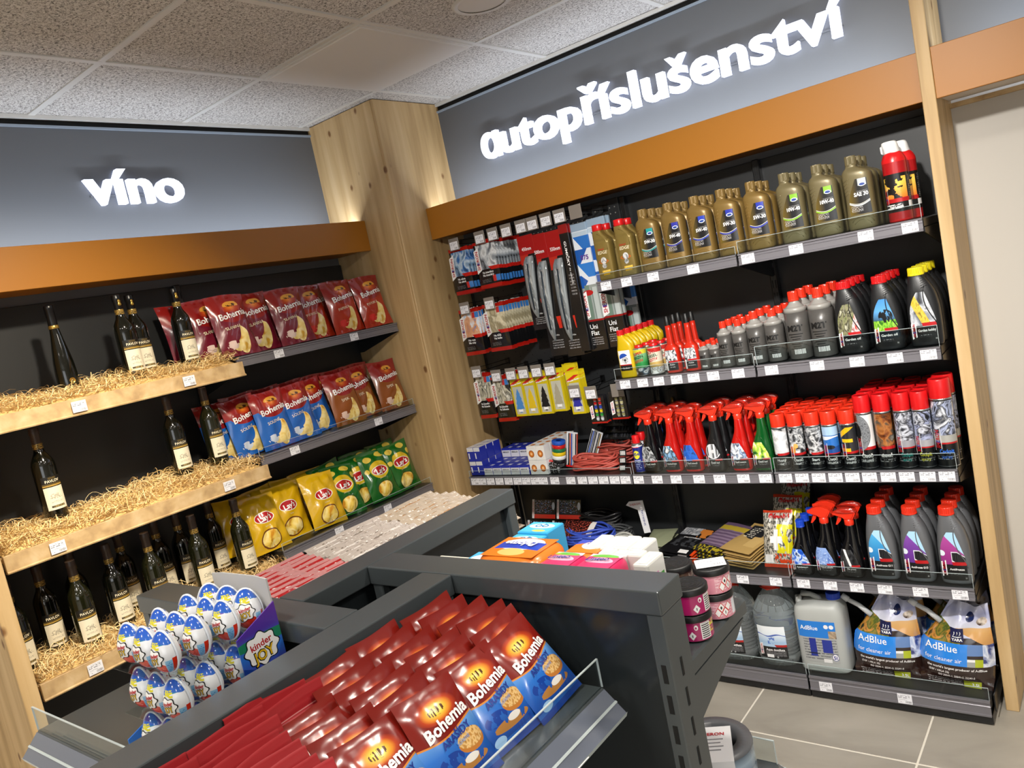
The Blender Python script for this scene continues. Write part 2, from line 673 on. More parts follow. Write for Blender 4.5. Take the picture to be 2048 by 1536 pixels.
# ceiling: slab, exposed grid, lay-in tiles
ce = struct('ceiling', G().box((XL, -4.5, ZC + 0.02), (4.0, YB, 2.9), mat('slab', '8a8680', 0.9)))
tl = G().cbox((-.297, -.312, 0), (.297, .312, .014), TILE, .004).mesh('ceiling_tile')
XS = [-2.595 + .6 * i for i in range(-1, 8)]
YS = [2.05 + .63 * i for i in range(-6, 2)]
gr = G()
for x in XS[1:]:
    gr.box((x - .012, YS[0], ZC - .004), (x + .012, YB, ZC + .006), GRID)
for y in YS:
    gr.box((XL, y - .012, ZC - .0035), (XS[-1], y + .012, ZC + .006), GRID)
link('ceiling_grid', gr.mesh('ceiling_grid'), ce)
for i, x in enumerate(XS[:-1]):
    for j, y in enumerate(YS):
        x0, x1 = max(x, XL), x + .6
        y0, y1 = y, min(y + .63, YB)
        if abs(x + 2.595) < .01 and abs(y - 2.05) < .01:
            gg = G().cbox((x0 + .02, y0 + .02, ZC - .012), (x1 - .02, y1 - .02, ZC + .01), PLAIN, .003)
            gg.box((x0 + .008, y0 + .008, ZC - .008), (x1 - .008, y1 - .008, ZC + .006), GRID)
            link('ceiling_panel', gg.mesh('ceiling_panel'), ce, label='smooth white ceiling panel without texture')
            continue
        o = link('ceiling_tile', tl, ce, ((x0 + x1) / 2, (y0 + y1) / 2, ZC + .001 + random.uniform(-.0015, .0015)))
        o.scale = ((x1 - x0) / .6, (y1 - y0) / .63, 1)
link('ceiling_tile_field', G().box((XL, -4.5, ZC), (4, YS[0] - .012, ZC + .01), PLAIN).box((XS[-1] + .012, YS[0], ZC), (4, YB, ZC + .01), PLAIN).mesh('ceiling_tile_field'), ce)
# unlit round downlight in the tile next to the panel
r = root('ceiling_downlight', 'round white downlight recessed in a speckled ceiling tile', 'ceiling light', (-1.695, 2.365, ZC))
link('lamp_ring', G().lathe([(.088, -.004), (.1, -.006), (.108, -.004), (.112, .002)], GRID, 40).mesh('lamp_ring'), r)
link('diffuser', G().lathe([(0, -.003), (.06, -.0032), (.09, -.001)], PLAIN, 40).mesh('diffuser'), r)

# grey sign panels, ceiling trims
struct('trim_1', G().box((XL - .001, -1.2, 2.08), (XL + .012, 2.74, 2.755), PANEL))
struct('trim_2', G().box((-2.70, YB - .012, 2.08), (-.467, YB + .001, 2.755), PANEL))
struct('trim_3', G().box((-.427, YB - .012, 2.2), (2.2, YB + .001, 2.755), PANEL))
g = G().box((XL, -1.2, 2.755), (XL + .004, 2.74, 2.78), SLOT).box((XL, -1.2, 2.78), (XL + .022, 2.74, 2.795), GRID).box((XL, -1.2, 2.748), (XL + .02, 2.74, 2.757), TRIM)
struct('trim_4', g)
g = G().box((-2.70, YB - .004, 2.755), (-.467, YB, 2.78), SLOT).box((-2.70, YB - .022, 2.78), (2.2, YB, 2.795), GRID).box((-2.70, YB - .02, 2.748), (-.467, YB, 2.757), TRIM)
struct('trim_5', g)
# pine clad column in the corner and pine posts
g = G().cbox((XL, 2.74, 0), (-2.715, YB, ZC - .002), PINE, .002)
cl = struct('trim_6', g)
link('column_board', G().cbox((-2.716, 2.742, 0), (-2.70, YB, ZC - .002), PINE, .0025).mesh('column_board'), cl)
struct('trim_7', G().cbox((-.467, 2.912, 0), (-.427, YB, ZC), PINE, .002))
struct('trim_8', G().cbox((XL, .752, 0), (-2.755, .80, ZC), PINE, .002))
# white niche wall right of the post, with a pine batten under the fascia
struct('wall_far', G().box((-.427, 3.178, 0), (2.2, YB - .013, 2.085), mat('niche_white', 'bdb8b0', 0.55)))
struct('trim_9', G().box((-.427, 3.15, 2.085), (2.2, YB - .013, 2.10), PINEY))
struct('baseboard_back', G().box((-.42, 3.168, 0), (2.2, 3.178, .06), mat('base_tile', '8d877d', .5)))

# orange fascia boards
def fascia(label, a, b):
    r = root('fascia_board', label, 'fascia board', a)
    g = G().cbox((0, 0, 0), (b[0] - a[0], b[1] - a[1], b[2] - a[2]), ORANGE, .0015)
    link('front_board', g.mesh('front_board'), r)
    return r
f1 = fascia('long orange fascia board under the lit word of the wine wall', (-2.942, .80, 2.117), (-2.924, 2.739, 2.266))
f2 = fascia('long orange fascia board above the car care shelves', (-2.699, 2.948, 2.108), (-.467, 2.966, 2.264))
f3 = fascia('orange fascia board right of the pine post above the white wall', (-.426, 2.912, 2.102), (2.2, 2.93, 2.262))
link('soffit', G().box((-.238, 0, .008), (0, 1.939, .02), ORANGE).mesh('soffit'), f1)
link('soffit', G().box((0, .018, .008), (2.231, .244, .02), ORANGE).mesh('soffit'), f2)
link('soffit', G().box((0, .018, .008), (2.6, .25, .02), mat('soffit_white', 'c9bfb4', .6)).mesh('soffit'), f3)

# ================================================================ lit lettering
def sign(word, label, width, xh, loc, rz):
    r = root('lit_sign', label, 'sign', loc, (0, 0, rz))
    B = .022
    P, F = glyphs(word, B)
    xs = [p[0] for p in P]
    k = width / (max(xs) - min(xs))
    x0 = min(xs)
    kz = xh / .56
    pos = []
    for i, ch in enumerate(word):
        pre = glyphs('|' + word[:i] + ch + '|', 0)[0]
        pl = glyphs('|' + ch + '|', 0)[0]
        adv = max(p[0] for p in pre) - max(p[0] for p in pl)
        pos.append(adv)
    p0 = min(p[0] for p in glyphs(word[0], B)[0])
    for ch, ax in zip(word, pos):
        Pc, Fc = glyphs(ch, B, 0, 4)
        if ch == 'a':                                    # single-storey a of the sign's typeface
            Pa, Fc = glyphs('ɑ', B, 0, 4)
            ax0, ax1 = min(p[0] for p in Pc), max(p[0] for p in Pc)
            bx0, bx1 = min(p[0] for p in Pa), max(p[0] for p in Pa)
            Pc = [(ax0 + (p[0] - bx0) * (ax1 - ax0) / (bx1 - bx0), p[1]) for p in Pa]
        g = G()
        xc = [(p[0] + ax - p0) * k for p in Pc]
        zc = [p[1] * kz for p in Pc]
        ed = {}
        for f in Fc:
            for a, b in zip(f, f[1:] + f[:1]):
                ed[(a, b)] = ed.get((a, b), 0) + 1
        V = [(x, -.030, z) for x, z in zip(xc, zc)]
        g.add(V, Fc, LED)
        nb = len(V)
        W = V + [(x, -.004, z) for x, z in zip(xc, zc)]
        g.add(W, [(b, a, a + nb, b + nb) for (a, b) in ed if (b, a) not in ed], LEDS)
        link('letter', g.mesh('letter'), r)
    link('mounting_rail', G().box((.02, -.006, .03), (width - .02, 0, .036), PANEL).mesh('mounting_rail'), r)
    return r
sign('víno', 'white lit letters reading víno on the grey panel', .416, .113, (XL + .013, 1.542, 2.448), math.pi / 2)
sign('autopříslušenství', 'white lit letters reading autopříslušenství on the long grey panel', 1.738, .117, (-2.446, YB - .013, 2.443), 0)

# ================================================================ wall shelving
price_me = G().box((-.024, -.0015, 0), (.024, 0, .036), PRICE)
price_me = G().add([(-.024, -.001, 0), (.024, -.001, 0), (.024, -.001, .037), (-.024, -.001, .037)], [(0, 1, 2, 3)], PRICE, [(0, 0), (1, 0), (1, 1), (0, 1)]).box((-.024, -.0009, 0), (.024, .0005, .037), CARD).mesh('price_label')


def rail_prism(g, x0, x1, z0, h=.042, y=0.0):
    P = [(y + .008, z0), (y, z0), (y, z0 + .006), (y + .0035, z0 + .008), (y + .0045, z0 + .6 * h), (y + .0025, z0 + .62 * h), (y + .0045, z0 + .66 * h), (y + .005, z0 + .82 * h), (y, z0 + .86 * h), (y, z0 + h), (y + .008, z0 + h)]
    g.prism(P, 'x', x0, x1, RAIL)
    return g


def shelf(label, W, loc, rz, prices=(), guard=0.0, depth=.34, rail_h=.042, group=None, left_lip=False):
    """origin: left front bottom corner of the price rail"""
    r = root('metal_shelf', label, 'shelf', loc, (0, 0, rz), group)
    g = G().cbox((.002, .008, rail_h - .03), (W - .002, depth, rail_h), BLACK, .003)
    link('deck', g.mesh('deck'), r)
    link('price_rail', rail_prism(G(), .004, W - .004, 0, rail_h).mesh('price_rail'), r)
    for x in ((0.0005, W - .0035) if rail_h < .05 else ()):
        g = G().prism([(.012, rail_h - .031), (depth, rail_h - .031), (depth, -.075), (depth - .03, -.075), (.05, -.012), (.012, -.004)], 'x', x, x + .003, BLACK)
        link('bracket', g.mesh('bracket'), r)
    for x in prices:
        o = link('price_label', price_me, r, (x, .0003, .003))
        o.rotation_euler = (-.03, random.uniform(-.02, .02), 0)
    if guard:
        g = G().box((.006, .0085, rail_h), (W - .006, .0105, rail_h + guard), ACRYL)
        gd = link('guard', g.mesh('guard'), r, label='clear acrylic front guard')
        g = G().box((.006, .0086, rail_h + guard - .0012), (W - .006, .0104, rail_h + guard + .0002), ACEDGE)
        g.box((.005, .0086, rail_h), (.0062, .0104, rail_h + guard), ACEDGE).box((W - .0062, .0086, rail_h), (W - .005, .0104, rail_h + guard), ACEDGE)
        link('guard_edge', g.mesh('guard_edge'), gd)
    return r


BAYS = {'A': (-2.652, -1.715), 'B': (-1.715, -1.105), 'C': (-1.105, -.489)}
BN = {'A': 'left bay', 'B': 'middle bay', 'C': 'right bay'}
LV = {1: 1.703, 2: 1.288, 3: .876, 4: .459, 5: .038}
PR = {1: [-1.666, -1.569, -1.45, -1.279, -1.064, -.891, -.663, -.529],
      2: [-1.664, -1.582, -1.509, -1.429, -1.356, -1.274, -1.174, -1.046, -.883, -.749, -.628, -.528],
      3: [-2.612, -2.564, -2.51, -2.454, -2.397, -2.342, -2.29, -2.237, -2.189, -2.124, -2.035, -1.972, -1.916, -1.861, -1.804, -1.75, -1.686, -1.598, -1.511, -1.41, -1.322, -1.224, -1.138, -1.061, -1.0, -.94, -.881, -.823, -.766, -.705, -.646, -.583, -.525],
      4: [-1.3, -1.166, -1.06, -.961, -.867, -.772, -.657, -.536, -2.3, -1.9],
      5: [-1.04, -.762]}
ONS = {1: 'gold oil bottles', 2: 'oil and additive bottles', 3: 'spray bottles', 4: 'antifreeze and gloves', 5: 'water and canisters'}
SN = {('A', 3): 'metal shelf under the hanging packs carrying bulb boxes and cable ties',
      ('A', 4): 'metal shelf low in left bay carrying fuses and ropes', ('A', 5): 'bottom metal shelf of left bay hidden behind the island',
      ('B', 1): 'top metal shelf carrying gold oil bottles beside the hooks', ('C', 1): 'top metal shelf carrying gold oil bottles and red fire sprays',
      ('B', 2): 'metal shelf carrying yellow brake fluid and red additive bottles', ('C', 2): 'metal shelf carrying black garden oil bottles',
      ('B', 3): 'metal shelf carrying red and green trigger sprays', ('C', 3): 'metal shelf carrying red capped aerosol cans',
      ('B', 4): 'metal shelf carrying gloves and a first aid pouch', ('C', 4): 'metal shelf carrying grey antifreeze bottles',
      ('B', 5): 'bottom metal shelf carrying big clear water bottles', ('C', 5): 'bottom metal shelf carrying a canister and blue printed pouches'}
for (b, l), lab in SN.items():
    x0, x1 = BAYS[b]
    ps = [p - x0 for p in PR[l] if x0 < p < x1]
    gd = {1: .045 if b == 'C' else .03, 2: .07 if b == 'C' else .045, 3: .055, 4: .05, 5: .045}[l]
    if b == 'A' and l == 3:
        gd = .03
    rh = .058 if l == 5 else .042
    shelf(lab, x1 - x0, (x0, 2.79, LV[l]), 0, ps, gd, .365, rh)
for b, (x0, x1) in BAYS.items():
    r = root('steel_backboard', 'black steel back panels of the %s of car care shelving' % BN[b], 'back panel', (x0, 3.16, .1))
    zz = [0, .36, .78, 1.2, 1.61, 1.99]
    for a, c in zip(zz, zz[1:]):
        link('back_panel', G().cbox((.002, 0, a + .0015), (x1 - x0 - .002, .018, c - .0015), BLACKW, .002).mesh('back_panel'), r)
    r = root('shelf_plinth', 'black plinth under the %s of the car care shelving' % BN[b], 'plinth', (x0, 2.80, 0))
    link('kick_board', G().cbox((.002, 0, .006), (x1 - x0 - .002, .36, .036), BLACK, .002).mesh('kick_board'), r)
    link('foot', G().lathe([(.016, -.0), (.018, .002), (.018, .006), (.01, .008), (.01, .03)], BLACK, 16, (x1 - x0 - .03, .03)).mesh('foot'), r)
UPL = ['left end', 'first joint', 'second joint', 'right end']
for x, n in zip((-2.668, -1.715, -1.105, -.487), UPL):
    r = root('shelf_upright', 'black slotted upright at the %s of the car care shelving' % n, 'upright', (x, 3.13, .03))
    link('post', G().cbox((-.014, 0, 0), (.014, .029, 2.06), BLACK, .003).mesh('post'), r)
    g = G()
    for i in range(40):
        for s in (-1, 1):
            g.box((s * .006 - .002, -.0006, .05 + i * .05), (s * .006 + .002, .001, .082 + i * .05), SLOT)
    link('slot_row', g.mesh('slot_row'), r, kind='stuff')

# side cheek closing the right end of the shelving
r = root('end_cheek', 'black steel end cheek beside the pine post', 'end panel', (-.4865, 2.83, .04))
link('cheek_panel', G().box((0, 0, 0), (.004, .33, .06), BLACK).mesh('cheek_panel'), r)

# left wall: chip shelves and wooden wine shelves
LW = math.pi / 2
CH = {1: 'bacon and paprika crisps', 2: 'blue salted and brown crisps', 3: 'yellow and green crisp bags'}
CP = {1: [.208, .633], 2: [.172, .663], 3: [.3, .6]}
for l, z in ((1, 1.70), (2, 1.283), (3, .872)):
    shelf('metal shelf on the wine wall carrying ' + CH[l], .925, (-2.84, 1.803, z), LW, CP[l], .03 if l > 1 else 0, .318)
for y0, y1, n in ((1.803, 2.735, 'crisp'), (.81, 1.803, 'wine')):
    r = root('steel_backboard', 'black steel back panels behind the %s shelves' % n, 'back panel', (-3.165, y0, .1), (0, 0, LW))
    zz = [0, .36, .76, 1.18, 1.60, 1.99]
    for a, c in zip(zz, zz[1:]):
        link('back_panel', G().cbox((.002, 0, a + .0015), (y1 - y0 - .002, .018, c - .0015), BLACKW, .002).mesh('back_panel'), r)
for y, n in ((1.803, 'between wine and crisps'), (.826, 'beside the left pine post')):
    r = root('shelf_upright', 'black slotted upright ' + n, 'upright', (-3.135, y, .03), (0, 0, LW))
    link('post', G().cbox((-.014, 0, 0), (.014, .029, 2.06), BLACK, .003).mesh('post'), r)
    g = G()
    for i in range(40):
        for s in (-1, 1):
            g.box((s * .006 - .002, -.0006, .05 + i * .05), (s * .006 + .002, .001, .082 + i * .05), SLOT)
    link('slot_row', g.mesh('slot_row'), r, kind='stuff')
WN = {1: 'top', 2: 'middle', 3: 'bottom'}
WP = {1: [.334, .74], 2: [.155, .794], 3: [.165, .7]}
WZ = {1: 1.668, 2: 1.237, 3: .808}
for l in (1, 2, 3):
    r = root('wine_shelf', '%s pine wine shelf filled with straw' % WN[l], 'shelf', (-2.80, .82, WZ[l]), (0, 0, LW))
    link('front_board', G().cbox((0, 0, 0), (.985, .014, .054), PINEY, .0015).prism([(.0, .004), (-.006, 0), (-.004, -.004), (.014, -.004), (.014, .004)], 'x', 0, .985, PINEY).mesh('front_board'), r)
    link('tray_board', G().cbox((.002, .014, .03), (.983, .325, .044), PINEY, .001).mesh('tray_board'), r)
    for x in (.006, .973):
        link('bracket', G().prism([(.014, .03), (.325, .03), (.325, -.06), (.29, -.06), (.014, .012)], 'x', x, x + .004, BLACK).mesh('bracket'), r)
    for x in WP[l]:
        link('price_label', price_me, r, (x, -.0065, .008))

# ================================================================ pinwheel gondola island
GC = (-1.16, .8805)
GQ = [('far right arm beside tissues', 0), ('back arm beside the candy bags', 1), ('left arm behind the chocolate eggs', 2), ('front arm beside the peanut bags', 3)]


def gondola_arm(label, q):
    r = root('island_gondola', 'dark grey steel gondola island, ' + label, 'gondola', (GC[0], GC[1], 0), (0, 0, q * math.pi / 2))
    link('panel', G().box((-.076, .100, .02), (.545, .135, 1.262), STEEL2).mesh('panel'), r)
    g = G().cbox((-.079, .0806, 1.262), (.575, .155, 1.30), STEEL, .0025, 2)
    link('cap', g.mesh('cap'), r)
    for x in (-.078, .545):
        u = G().cbox((x, .084, .02), (x + .028, .151, 1.262), STEEL, .002)
        uo = link('upright', u.mesh('upright'), r)
        s = G()
        for i in range(22):
            z = .1 + i * .05
            s.box((x + .010, .0833, z), (x + .018, .0845, z + .03), SLOT).box((x + .010, .1505, z), (x + .018, .1517, z + .03), SLOT)
            s.box((x + .0285 if x > 0 else x - .0005, .112, z), (x + .0287 if x > 0 else x - .0003, .118, z + .03), SLOT)
        link('slot_row', s.mesh('slot_row'), uo, kind='stuff')
    link('base_foot', G().cbox((-.05, .157, 0), (.57, .30, .045), STEEL, .003).mesh('base_foot'), r)
    return r


for n, q in GQ:
    gondola_arm(n, q)


def gondola_shelf(label, q, z, depth, kind='plain', x0=-.07, x1=.56):
    """in the frame of arm q the shelf hangs on the +y side"""
    r = root('gondola_shelf', label, 'shelf', (GC[0], GC[1], z), (0, 0, q * math.pi / 2))
    y0, y1 = .156, .155 + depth
    link('deck', G().cbox((x0, y0, -.03), (x1, y1, 0), STEEL, .004).mesh('deck'), r)
    for x in (x0 + .001, x1 - .005):
        link('bracket', G().prism([(y0, -.03), (y1 - .02, -.03), (y1 - .06, -.05), (y0, -.11)], 'x', x, x + .004, STEEL).mesh('bracket'), r)
    if kind != 'plain':
        P = [(y1, -.002), (y1 + .034, -.036), (y1 + .031, -.039), (y1 - .002, -.006)]
        ps = link('price_strip', G().prism(P, 'x', x0 + .004, x1 - .004, mat('strip_plastic', '646a78', .12, 0, .5)).mesh('price_strip'), r)
        link('strip_lip', G().prism([(y1 + .034, -.036), (y1 + .036, -.034), (y1 + .033, -.042), (y1 + .031, -.039)], 'x', x0 + .004, x1 - .004, ACEDGE).prism([(y1 + .017, -.0185), (y1 + .019, -.0185), (y1 + .021, -.0205), (y1 + .019, -.0215)], 'x', x0 + .004, x1 - .004, ACEDGE).mesh('strip_lip'), ps)
        gd = link('guard', G().box((x0 + .002, y1 - .006, 0), (x1 - .002, y1 - .003, .048), ACRYL).mesh('guard'), r, label='clear acrylic front guard')
        g = G().box((x0 + .002, y1 - .0061, .0468), (x1 - .002, y1 - .0029, .0482), ACEDGE)
        for x in (x0 + .0015, x1 - .0025):
            g.box((x, y1 - .0061, 0), (x + .001, y1 - .0029, .048), ACEDGE)
        link('guard_edge', g.mesh('guard_edge'), gd)
    return r


gs_nut = gondola_shelf('gondola shelf with acrylic guard holding the peanut bags', 3, 1.137, .30, 'strip', -.068)
gs_egg = gondola_shelf('gondola shelf with acrylic guard holding the chocolate egg display', 2, 1.137, .25, 'strip')
gs_can = gondola_shelf('gondola shelf holding tissues and air freshener cans', 0, 1.145, .25, 'plain')
gs_candy = gondola_shelf('gondola shelf buried under cellophane candy bags', 1, 1.12, .25, 'plain')
gs_low = gondola_shelf('lower gondola shelf with wire guard near the floor tiles', 0, .80, .27, 'strip')
for (r_, x_, sc_) in ((gs_nut, .118, 1.25),):
    o = link('price_label', price_me, r_, (x_, .155 + .30 + .036, -.036))
    o.rotation_euler = (math.radians(45), 0, math.pi)
    o.scale = (1.15, 1, 1.15)
# ================================================================ product helpers
def front(secs, n=3.0):
    """front (-y) surface of a loft as y = f(x, z)"""
    def f(x, z):
        if z <= secs[0][0]:
            q = secs[0][1:5]
        elif z >= secs[-1][0]:
            q = secs[-1][1:5]
        else:
            for a, b in zip(secs, secs[1:]):
                if a[0] <= z <= b[0]:
                    t = (z - a[0]) / ((b[0] - a[0]) or 1)
                    q = [a[i] + (b[i] - a[i]) * t for i in range(1, 5)]
                    break
        hx, hy, cx, cy = q
        k = min(1.0, abs(x - cx) / hx)
        return cy - hy * (max(0.0, 1 - k ** n)) ** (1 / n)
    return f


def cyl(r, cx=0.0):
    return lambda x, z: -math.sqrt(max(1e-9, r * r - (x - cx) ** 2))


def smooth_secs(secs, k=3):
    """Catmull-Rom refinement of loft sections"""
    out = []
    n = len(secs)
    for i in range(n - 1):
        p0, p1, p2, p3 = secs[max(i - 1, 0)], secs[i], secs[i + 1], secs[min(i + 2, n - 1)]
        for j in range(k):
            t = j / k
            q = []
            for a, b, c, d in zip(p0, p1, p2, p3):
                val = .5 * (2 * b + (c - a) * t + (2 * a - 5 * b + 4 * c - d) * t * t + (3 * b - a - 3 * c + d) * t ** 3)
                lo, hi = min(b, c), max(b, c)
                q.append(min(max(val, lo), hi))
            out.append(tuple(q))
    out.append(tuple(secs[-1]))
    return out


def decal(g, L, R, z0, z1, surf, m, nu=8, nv=10, eps=.0007):
    Lf = L if callable(L) else (lambda v: L)
    Rf = R if callable(R) else (lambda v: R)
    vs = [i / 40 for i in range(41)]
    x0, x1 = min(Lf(v) for v in vs), max(Rf(v) for v in vs)

    def fn(u, v):
        z = z0 + (z1 - z0) * v
        x = Lf(v) + (Rf(v) - Lf(v)) * u
        return (x, surf(x, z) - eps, z)

    def uv(u, v):
        x = Lf(v) + (Rf(v) - Lf(v)) * u
        return ((x - x0) / (x1 - x0), v)
    return g.grid(fn, nu, nv, m, True, uv)


INKW = mat('ink_white', 'f0f0f0', .4)
INKR = mat('ink_red', 'b3121b', .4)
INKB = mat('ink_blue', '1c2f8a', .4)
INKK = mat('ink_black', '0c0c0d', .45)
INKY = mat('ink_yellow', 'e8c522', .4)
INKG = mat('ink_gold', 'b08c3a', .35, .6)
INKC = mat('ink_cyan', '3aa0e0', .4)
REDCAP = mat('red_plastic', 'c8161a', .28)
ORCAP = mat('orange_red_plastic', 'd8301a', .28)
BLUECAP = mat('blue_plastic', '1440b8', .3)
WCAP = mat('white_plastic', 'e6e6e6', .35)


def tx(g, t, m, x, z, h, surf, **k):
    e = k.pop('eps', .0011)
    return g.text(t, m, x, z, h, lambda a, b: (a, surf(a, b) - e, b), **k)


def plaque(g, cx, cz, h, surf, eps=.0013):
    """slanted white tab with upright red lettering"""
    w = h * .27
    P = [(cx - w / 2, cz - h / 2), (cx + w / 2, cz - h / 2 + w * .45), (cx + w / 2, cz + h / 2), (cx - w / 2, cz + h / 2 - w * .45)]
    nv = 5
    V, F = [], []
    for i in range(nv + 1):
        t = i / nv
        for a, b in ((P[0], P[3]), (P[1], P[2])):
            x, z = a[0] + (b[0] - a[0]) * t, a[1] + (b[1] - a[1]) * t
            V.append((x, surf(x, z) - eps, z))
    for i in range(nv):
        F.append((2 * i, 2 * i + 1, 2 * i + 3, 2 * i + 2))
    g.add(V, F, INKW)
    tx(g, 'SHERON', INKR, cx, cz, w * .58, surf, rot=90, w=h * .72, bold=.02, eps=eps + .0004)
    tx(g, 'E', INKB, cx, cz - h * .098, w * .60, surf, rot=90, bold=.03, eps=eps + .0008, w=h * .105)
    return g


def rib_cap(m, r, z0, z1, cx=0, cy=0, ribs=28, top=.9):
    g = G()
    h = z1 - z0
    P, F = [], []
    seg = ribs * 2
    prof = [(1.0, 0), (1.0, .12), (.97, .18), (.97, .85), (.9, .97), (.0, 1.0)]
    for j in range(seg):
        a = 2 * math.pi * j / seg
        for i, (k, t) in enumerate(prof):
            rr = r * k * (1.0 if (j % 2 or i in (0, 1, 4)) else .955)
            P.append((cx + rr * math.cos(a), cy + rr * math.sin(a), z0 + h * t))
    n = len(prof)
    for j in range(seg):
        k = (j + 1) % seg
        for i in range(n - 1):
            F.append((j * n + i, k * n + i, k * n + i + 1, j * n + i + 1))
    return g.add(P, F, m)


def row(proto, name, desc, cat, x, y0, dy, n, z, group=None, jit=.0015, rj=.03, dx=0.0, tail='row'):
    for i in range(n):
        lab = desc + ('' if n == 1 else ', front one' if i == 0 else ', %s from front' % NTH[i])
        place(proto, name, lab, cat, (x + dx * i + random.uniform(-jit, jit), y0 + dy * i, z), (0, 0, random.uniform(-rj, rj)), group)


# ---------------------------------------------------------------- gold oil bottles (top shelf)
GOLD = bump(mat('gold_plastic', '7d6434', .36, .25), 150, .05)
OLIVE = bump(mat('olive_plastic', '6f6547', .36, .25), 150, .05)


def oil_bottle(txt, flag, body, key):
    S = smooth_secs([(0, .040, .026, 0, 0), (.005, .045, .031, 0, 0), (.03, .046, .032, 0, 0), (.10, .0445, .031, .001, 0), (.155, .046, .031, .0, 0), (.178, .0455, .031, -.0005, 0), (.19, .041, .029, -.004, 0), (.199, .030, .024, -.010, 0), (.206, .019, .018, -.014, 0), (.213, .017, .0165, -.0145, 0)], 3)
    g = G().loft(S, body, 28, 3.2)
    f = front(S, 3.2)
    # moulded arcs: foot arc and grip ridges
    for r0, zc in ((.034, .006), (.026, .004)):
        pts = []
        for i in range(9):
            a = math.pi * (.12 + .70 * i / 8)
            x, z = .004 + r0 * 1.1 * math.cos(a), zc + r0 * math.sin(a) * 1.1
            pts.append((x, f(x, z) + .0006, z))
        g.tube(pts, .0016, body, 5)
    for k in range(5):
        z = .115 + k * .0115
        pts = [(x, f(x, z + (x + .04) * .55) + .0003, z + (x + .04) * .55) for x in (-.040, -.034, -.028, -.0235)]
        g.tube(pts, .0013, body, 5)
    lm = mat('oil_label_' + key, ('gu', ['6d5a20', '15161a', '101114']), .3, 0, .4, [
        (('&', ('s', .36, .13, 2.6, 3.5), ('!', ('s', .40, .13, 2.6, 3.5))), flag),
        (('&', ('s', .41, .13, 2.6, 3.5), ('!', ('s', .425, .13, 2.6, 3.5))), 'd9d9d0'),
        (('r', .52, .80, .90, 1.0), flag),
        (('e', .71, .83, .17, .055), 'e9eef5'), (('e', .71, .83, .13, .037), '20408f'),
        (('&', ('r', .08, .08, .62, .24), ('rows', 26, .5)), 'c9c9c9'),
        (('&', ('r', .42, .60, .92, .66), ('rows', 34, .5)), 'a8a8a8')])
    d = G()
    decal(d, lambda v: -.026 + .024 * (max(0, v - .35) / .65) ** 1.5 - .004 * (1 - v), lambda v: .037 - .004 * v, .050, .165, f, lm, 8, 12)
    tx(d, txt, INKW, .011, .115, .0125, f, bold=.03, wmax=.044)
    c = rib_cap(body, .0185, .212, .245, -.0145)
    return [('body', g.mesh('bottle_body')), ('label', d.mesh('bottle_label')), ('cap', c.mesh('bottle_cap'))]


OIL = [('5W-30', '1f8f90', GOLD, 'teal', 'gold oil bottle with teal 5W-30 label'), ('5W-40', '31359c', GOLD, 'violet', 'gold oil bottle with violet 5W-40 label beside the teal one'),
       ('5W-40', '2b3fae', GOLD, 'blue', 'gold oil bottle with violet 5W-40 label left of a 5W-30'), ('5W-30', '2a36a0', GOLD, 'blueb', 'gold oil bottle with blue 5W-30 label left of shelf joint'),
       ('5W-30', '2838a6', GOLD, 'bluec', 'gold oil bottle with blue 5W-30 label beside olive bottles'), ('10W-40', '7fb52c', OLIVE, 'green', 'olive oil bottle with green 10W-40 label beside gold ones'),
       ('10W-40', '86b832', OLIVE, 'greenb', 'olive oil bottle with green 10W-40 label beside SAE 30'), ('SAE 30', 'b9bec4', OLIVE, 'silver', 'olive oil bottle with silver SAE 30 label')]
for (t, fl_, bd, k, ds), x in zip(OIL, [-1.459, -1.349, -1.238, -1.131, -1.018, -.896, -.785, -.673]):
    row(oil_bottle(t, fl_, bd, k), 'oil_bottle', ds, 'oil bottle', x, 2.842, .072, 3, 1.745)


def edge_bottle(key, ring):
    S = smooth_secs([(0, .034, .022, 0, 0), (.004, .0375, .026, 0, 0), (.15, .0375, .026, 0, 0), (.163, .037, .026, 0, 0), (.182, .0265, .0245, -.0105, 0), (.196, .0215, .022, -.0155, 0), (.203, .0205, .021, -.0165, 0)], 2)
    body = bump(mat('pale_gold_plastic', '84703a', .32, .3), 120, .04)
    g = G().loft(S, body, 24, 4.5)
    f = front(S, 4.5)
    g.tube([(-.012, f(-.012, .19) + .001, .190), (.008, f(.008, .178) + .001, .178), (.026, f(.026, .160) + .001, .160), (.027, f(.027, .12) + .001, .12)], .0022, body, 5)
    d = G()
    lm = mat('edge_print_' + key, '84703a', .3, .3, 0, [
        (('&', ('e', .5, .46, .36, .055), ('!', ('e', .5, .46, .28, .03))), 'c8642a'),
        (('e', .52, .49, .19, .10), ('n', 5, ['151515', 'b9bcbe', 'f4f4f4', '2a2a2a'], ring)),
        (('e', .52, .33, .15, .07), ('n', 6, ['1c2b33', 'b9bcbe', 'f4f4f4'], ring + 2)),
        (('r', .30, .14, .86, .20), ('n', 20, ['e6b31e', 'f5dc78'])), (('r', .35, .06, .80, .10), 'e6b31e')])
    decal(d, -.033, .033, .012, .150, f, lm, 6, 10)
    tx(d, 'EDGE', mat('ink_cream', 'e9dfc0', .4), .002, .113, .013, f, bold=.01, wmax=.044, shear=.15)
    tx(d, 'Castrol', INKR, -.004, .127, .008, f, bold=.02, wmax=.03, shear=.2)
    c = G().loft([(.203, .0205, .02, -.0165, 0), (.206, .0215, .0212, -.0165, 0), (.226, .021, .0205, -.0165, 0), (.2295, .019, .0185, -.0165, 0)], REDCAP, 28, 2.4)
    return [('body', g.mesh('bottle_body')), ('label', d.mesh('bottle_print')), ('cap', c.mesh('bottle_cap'))]


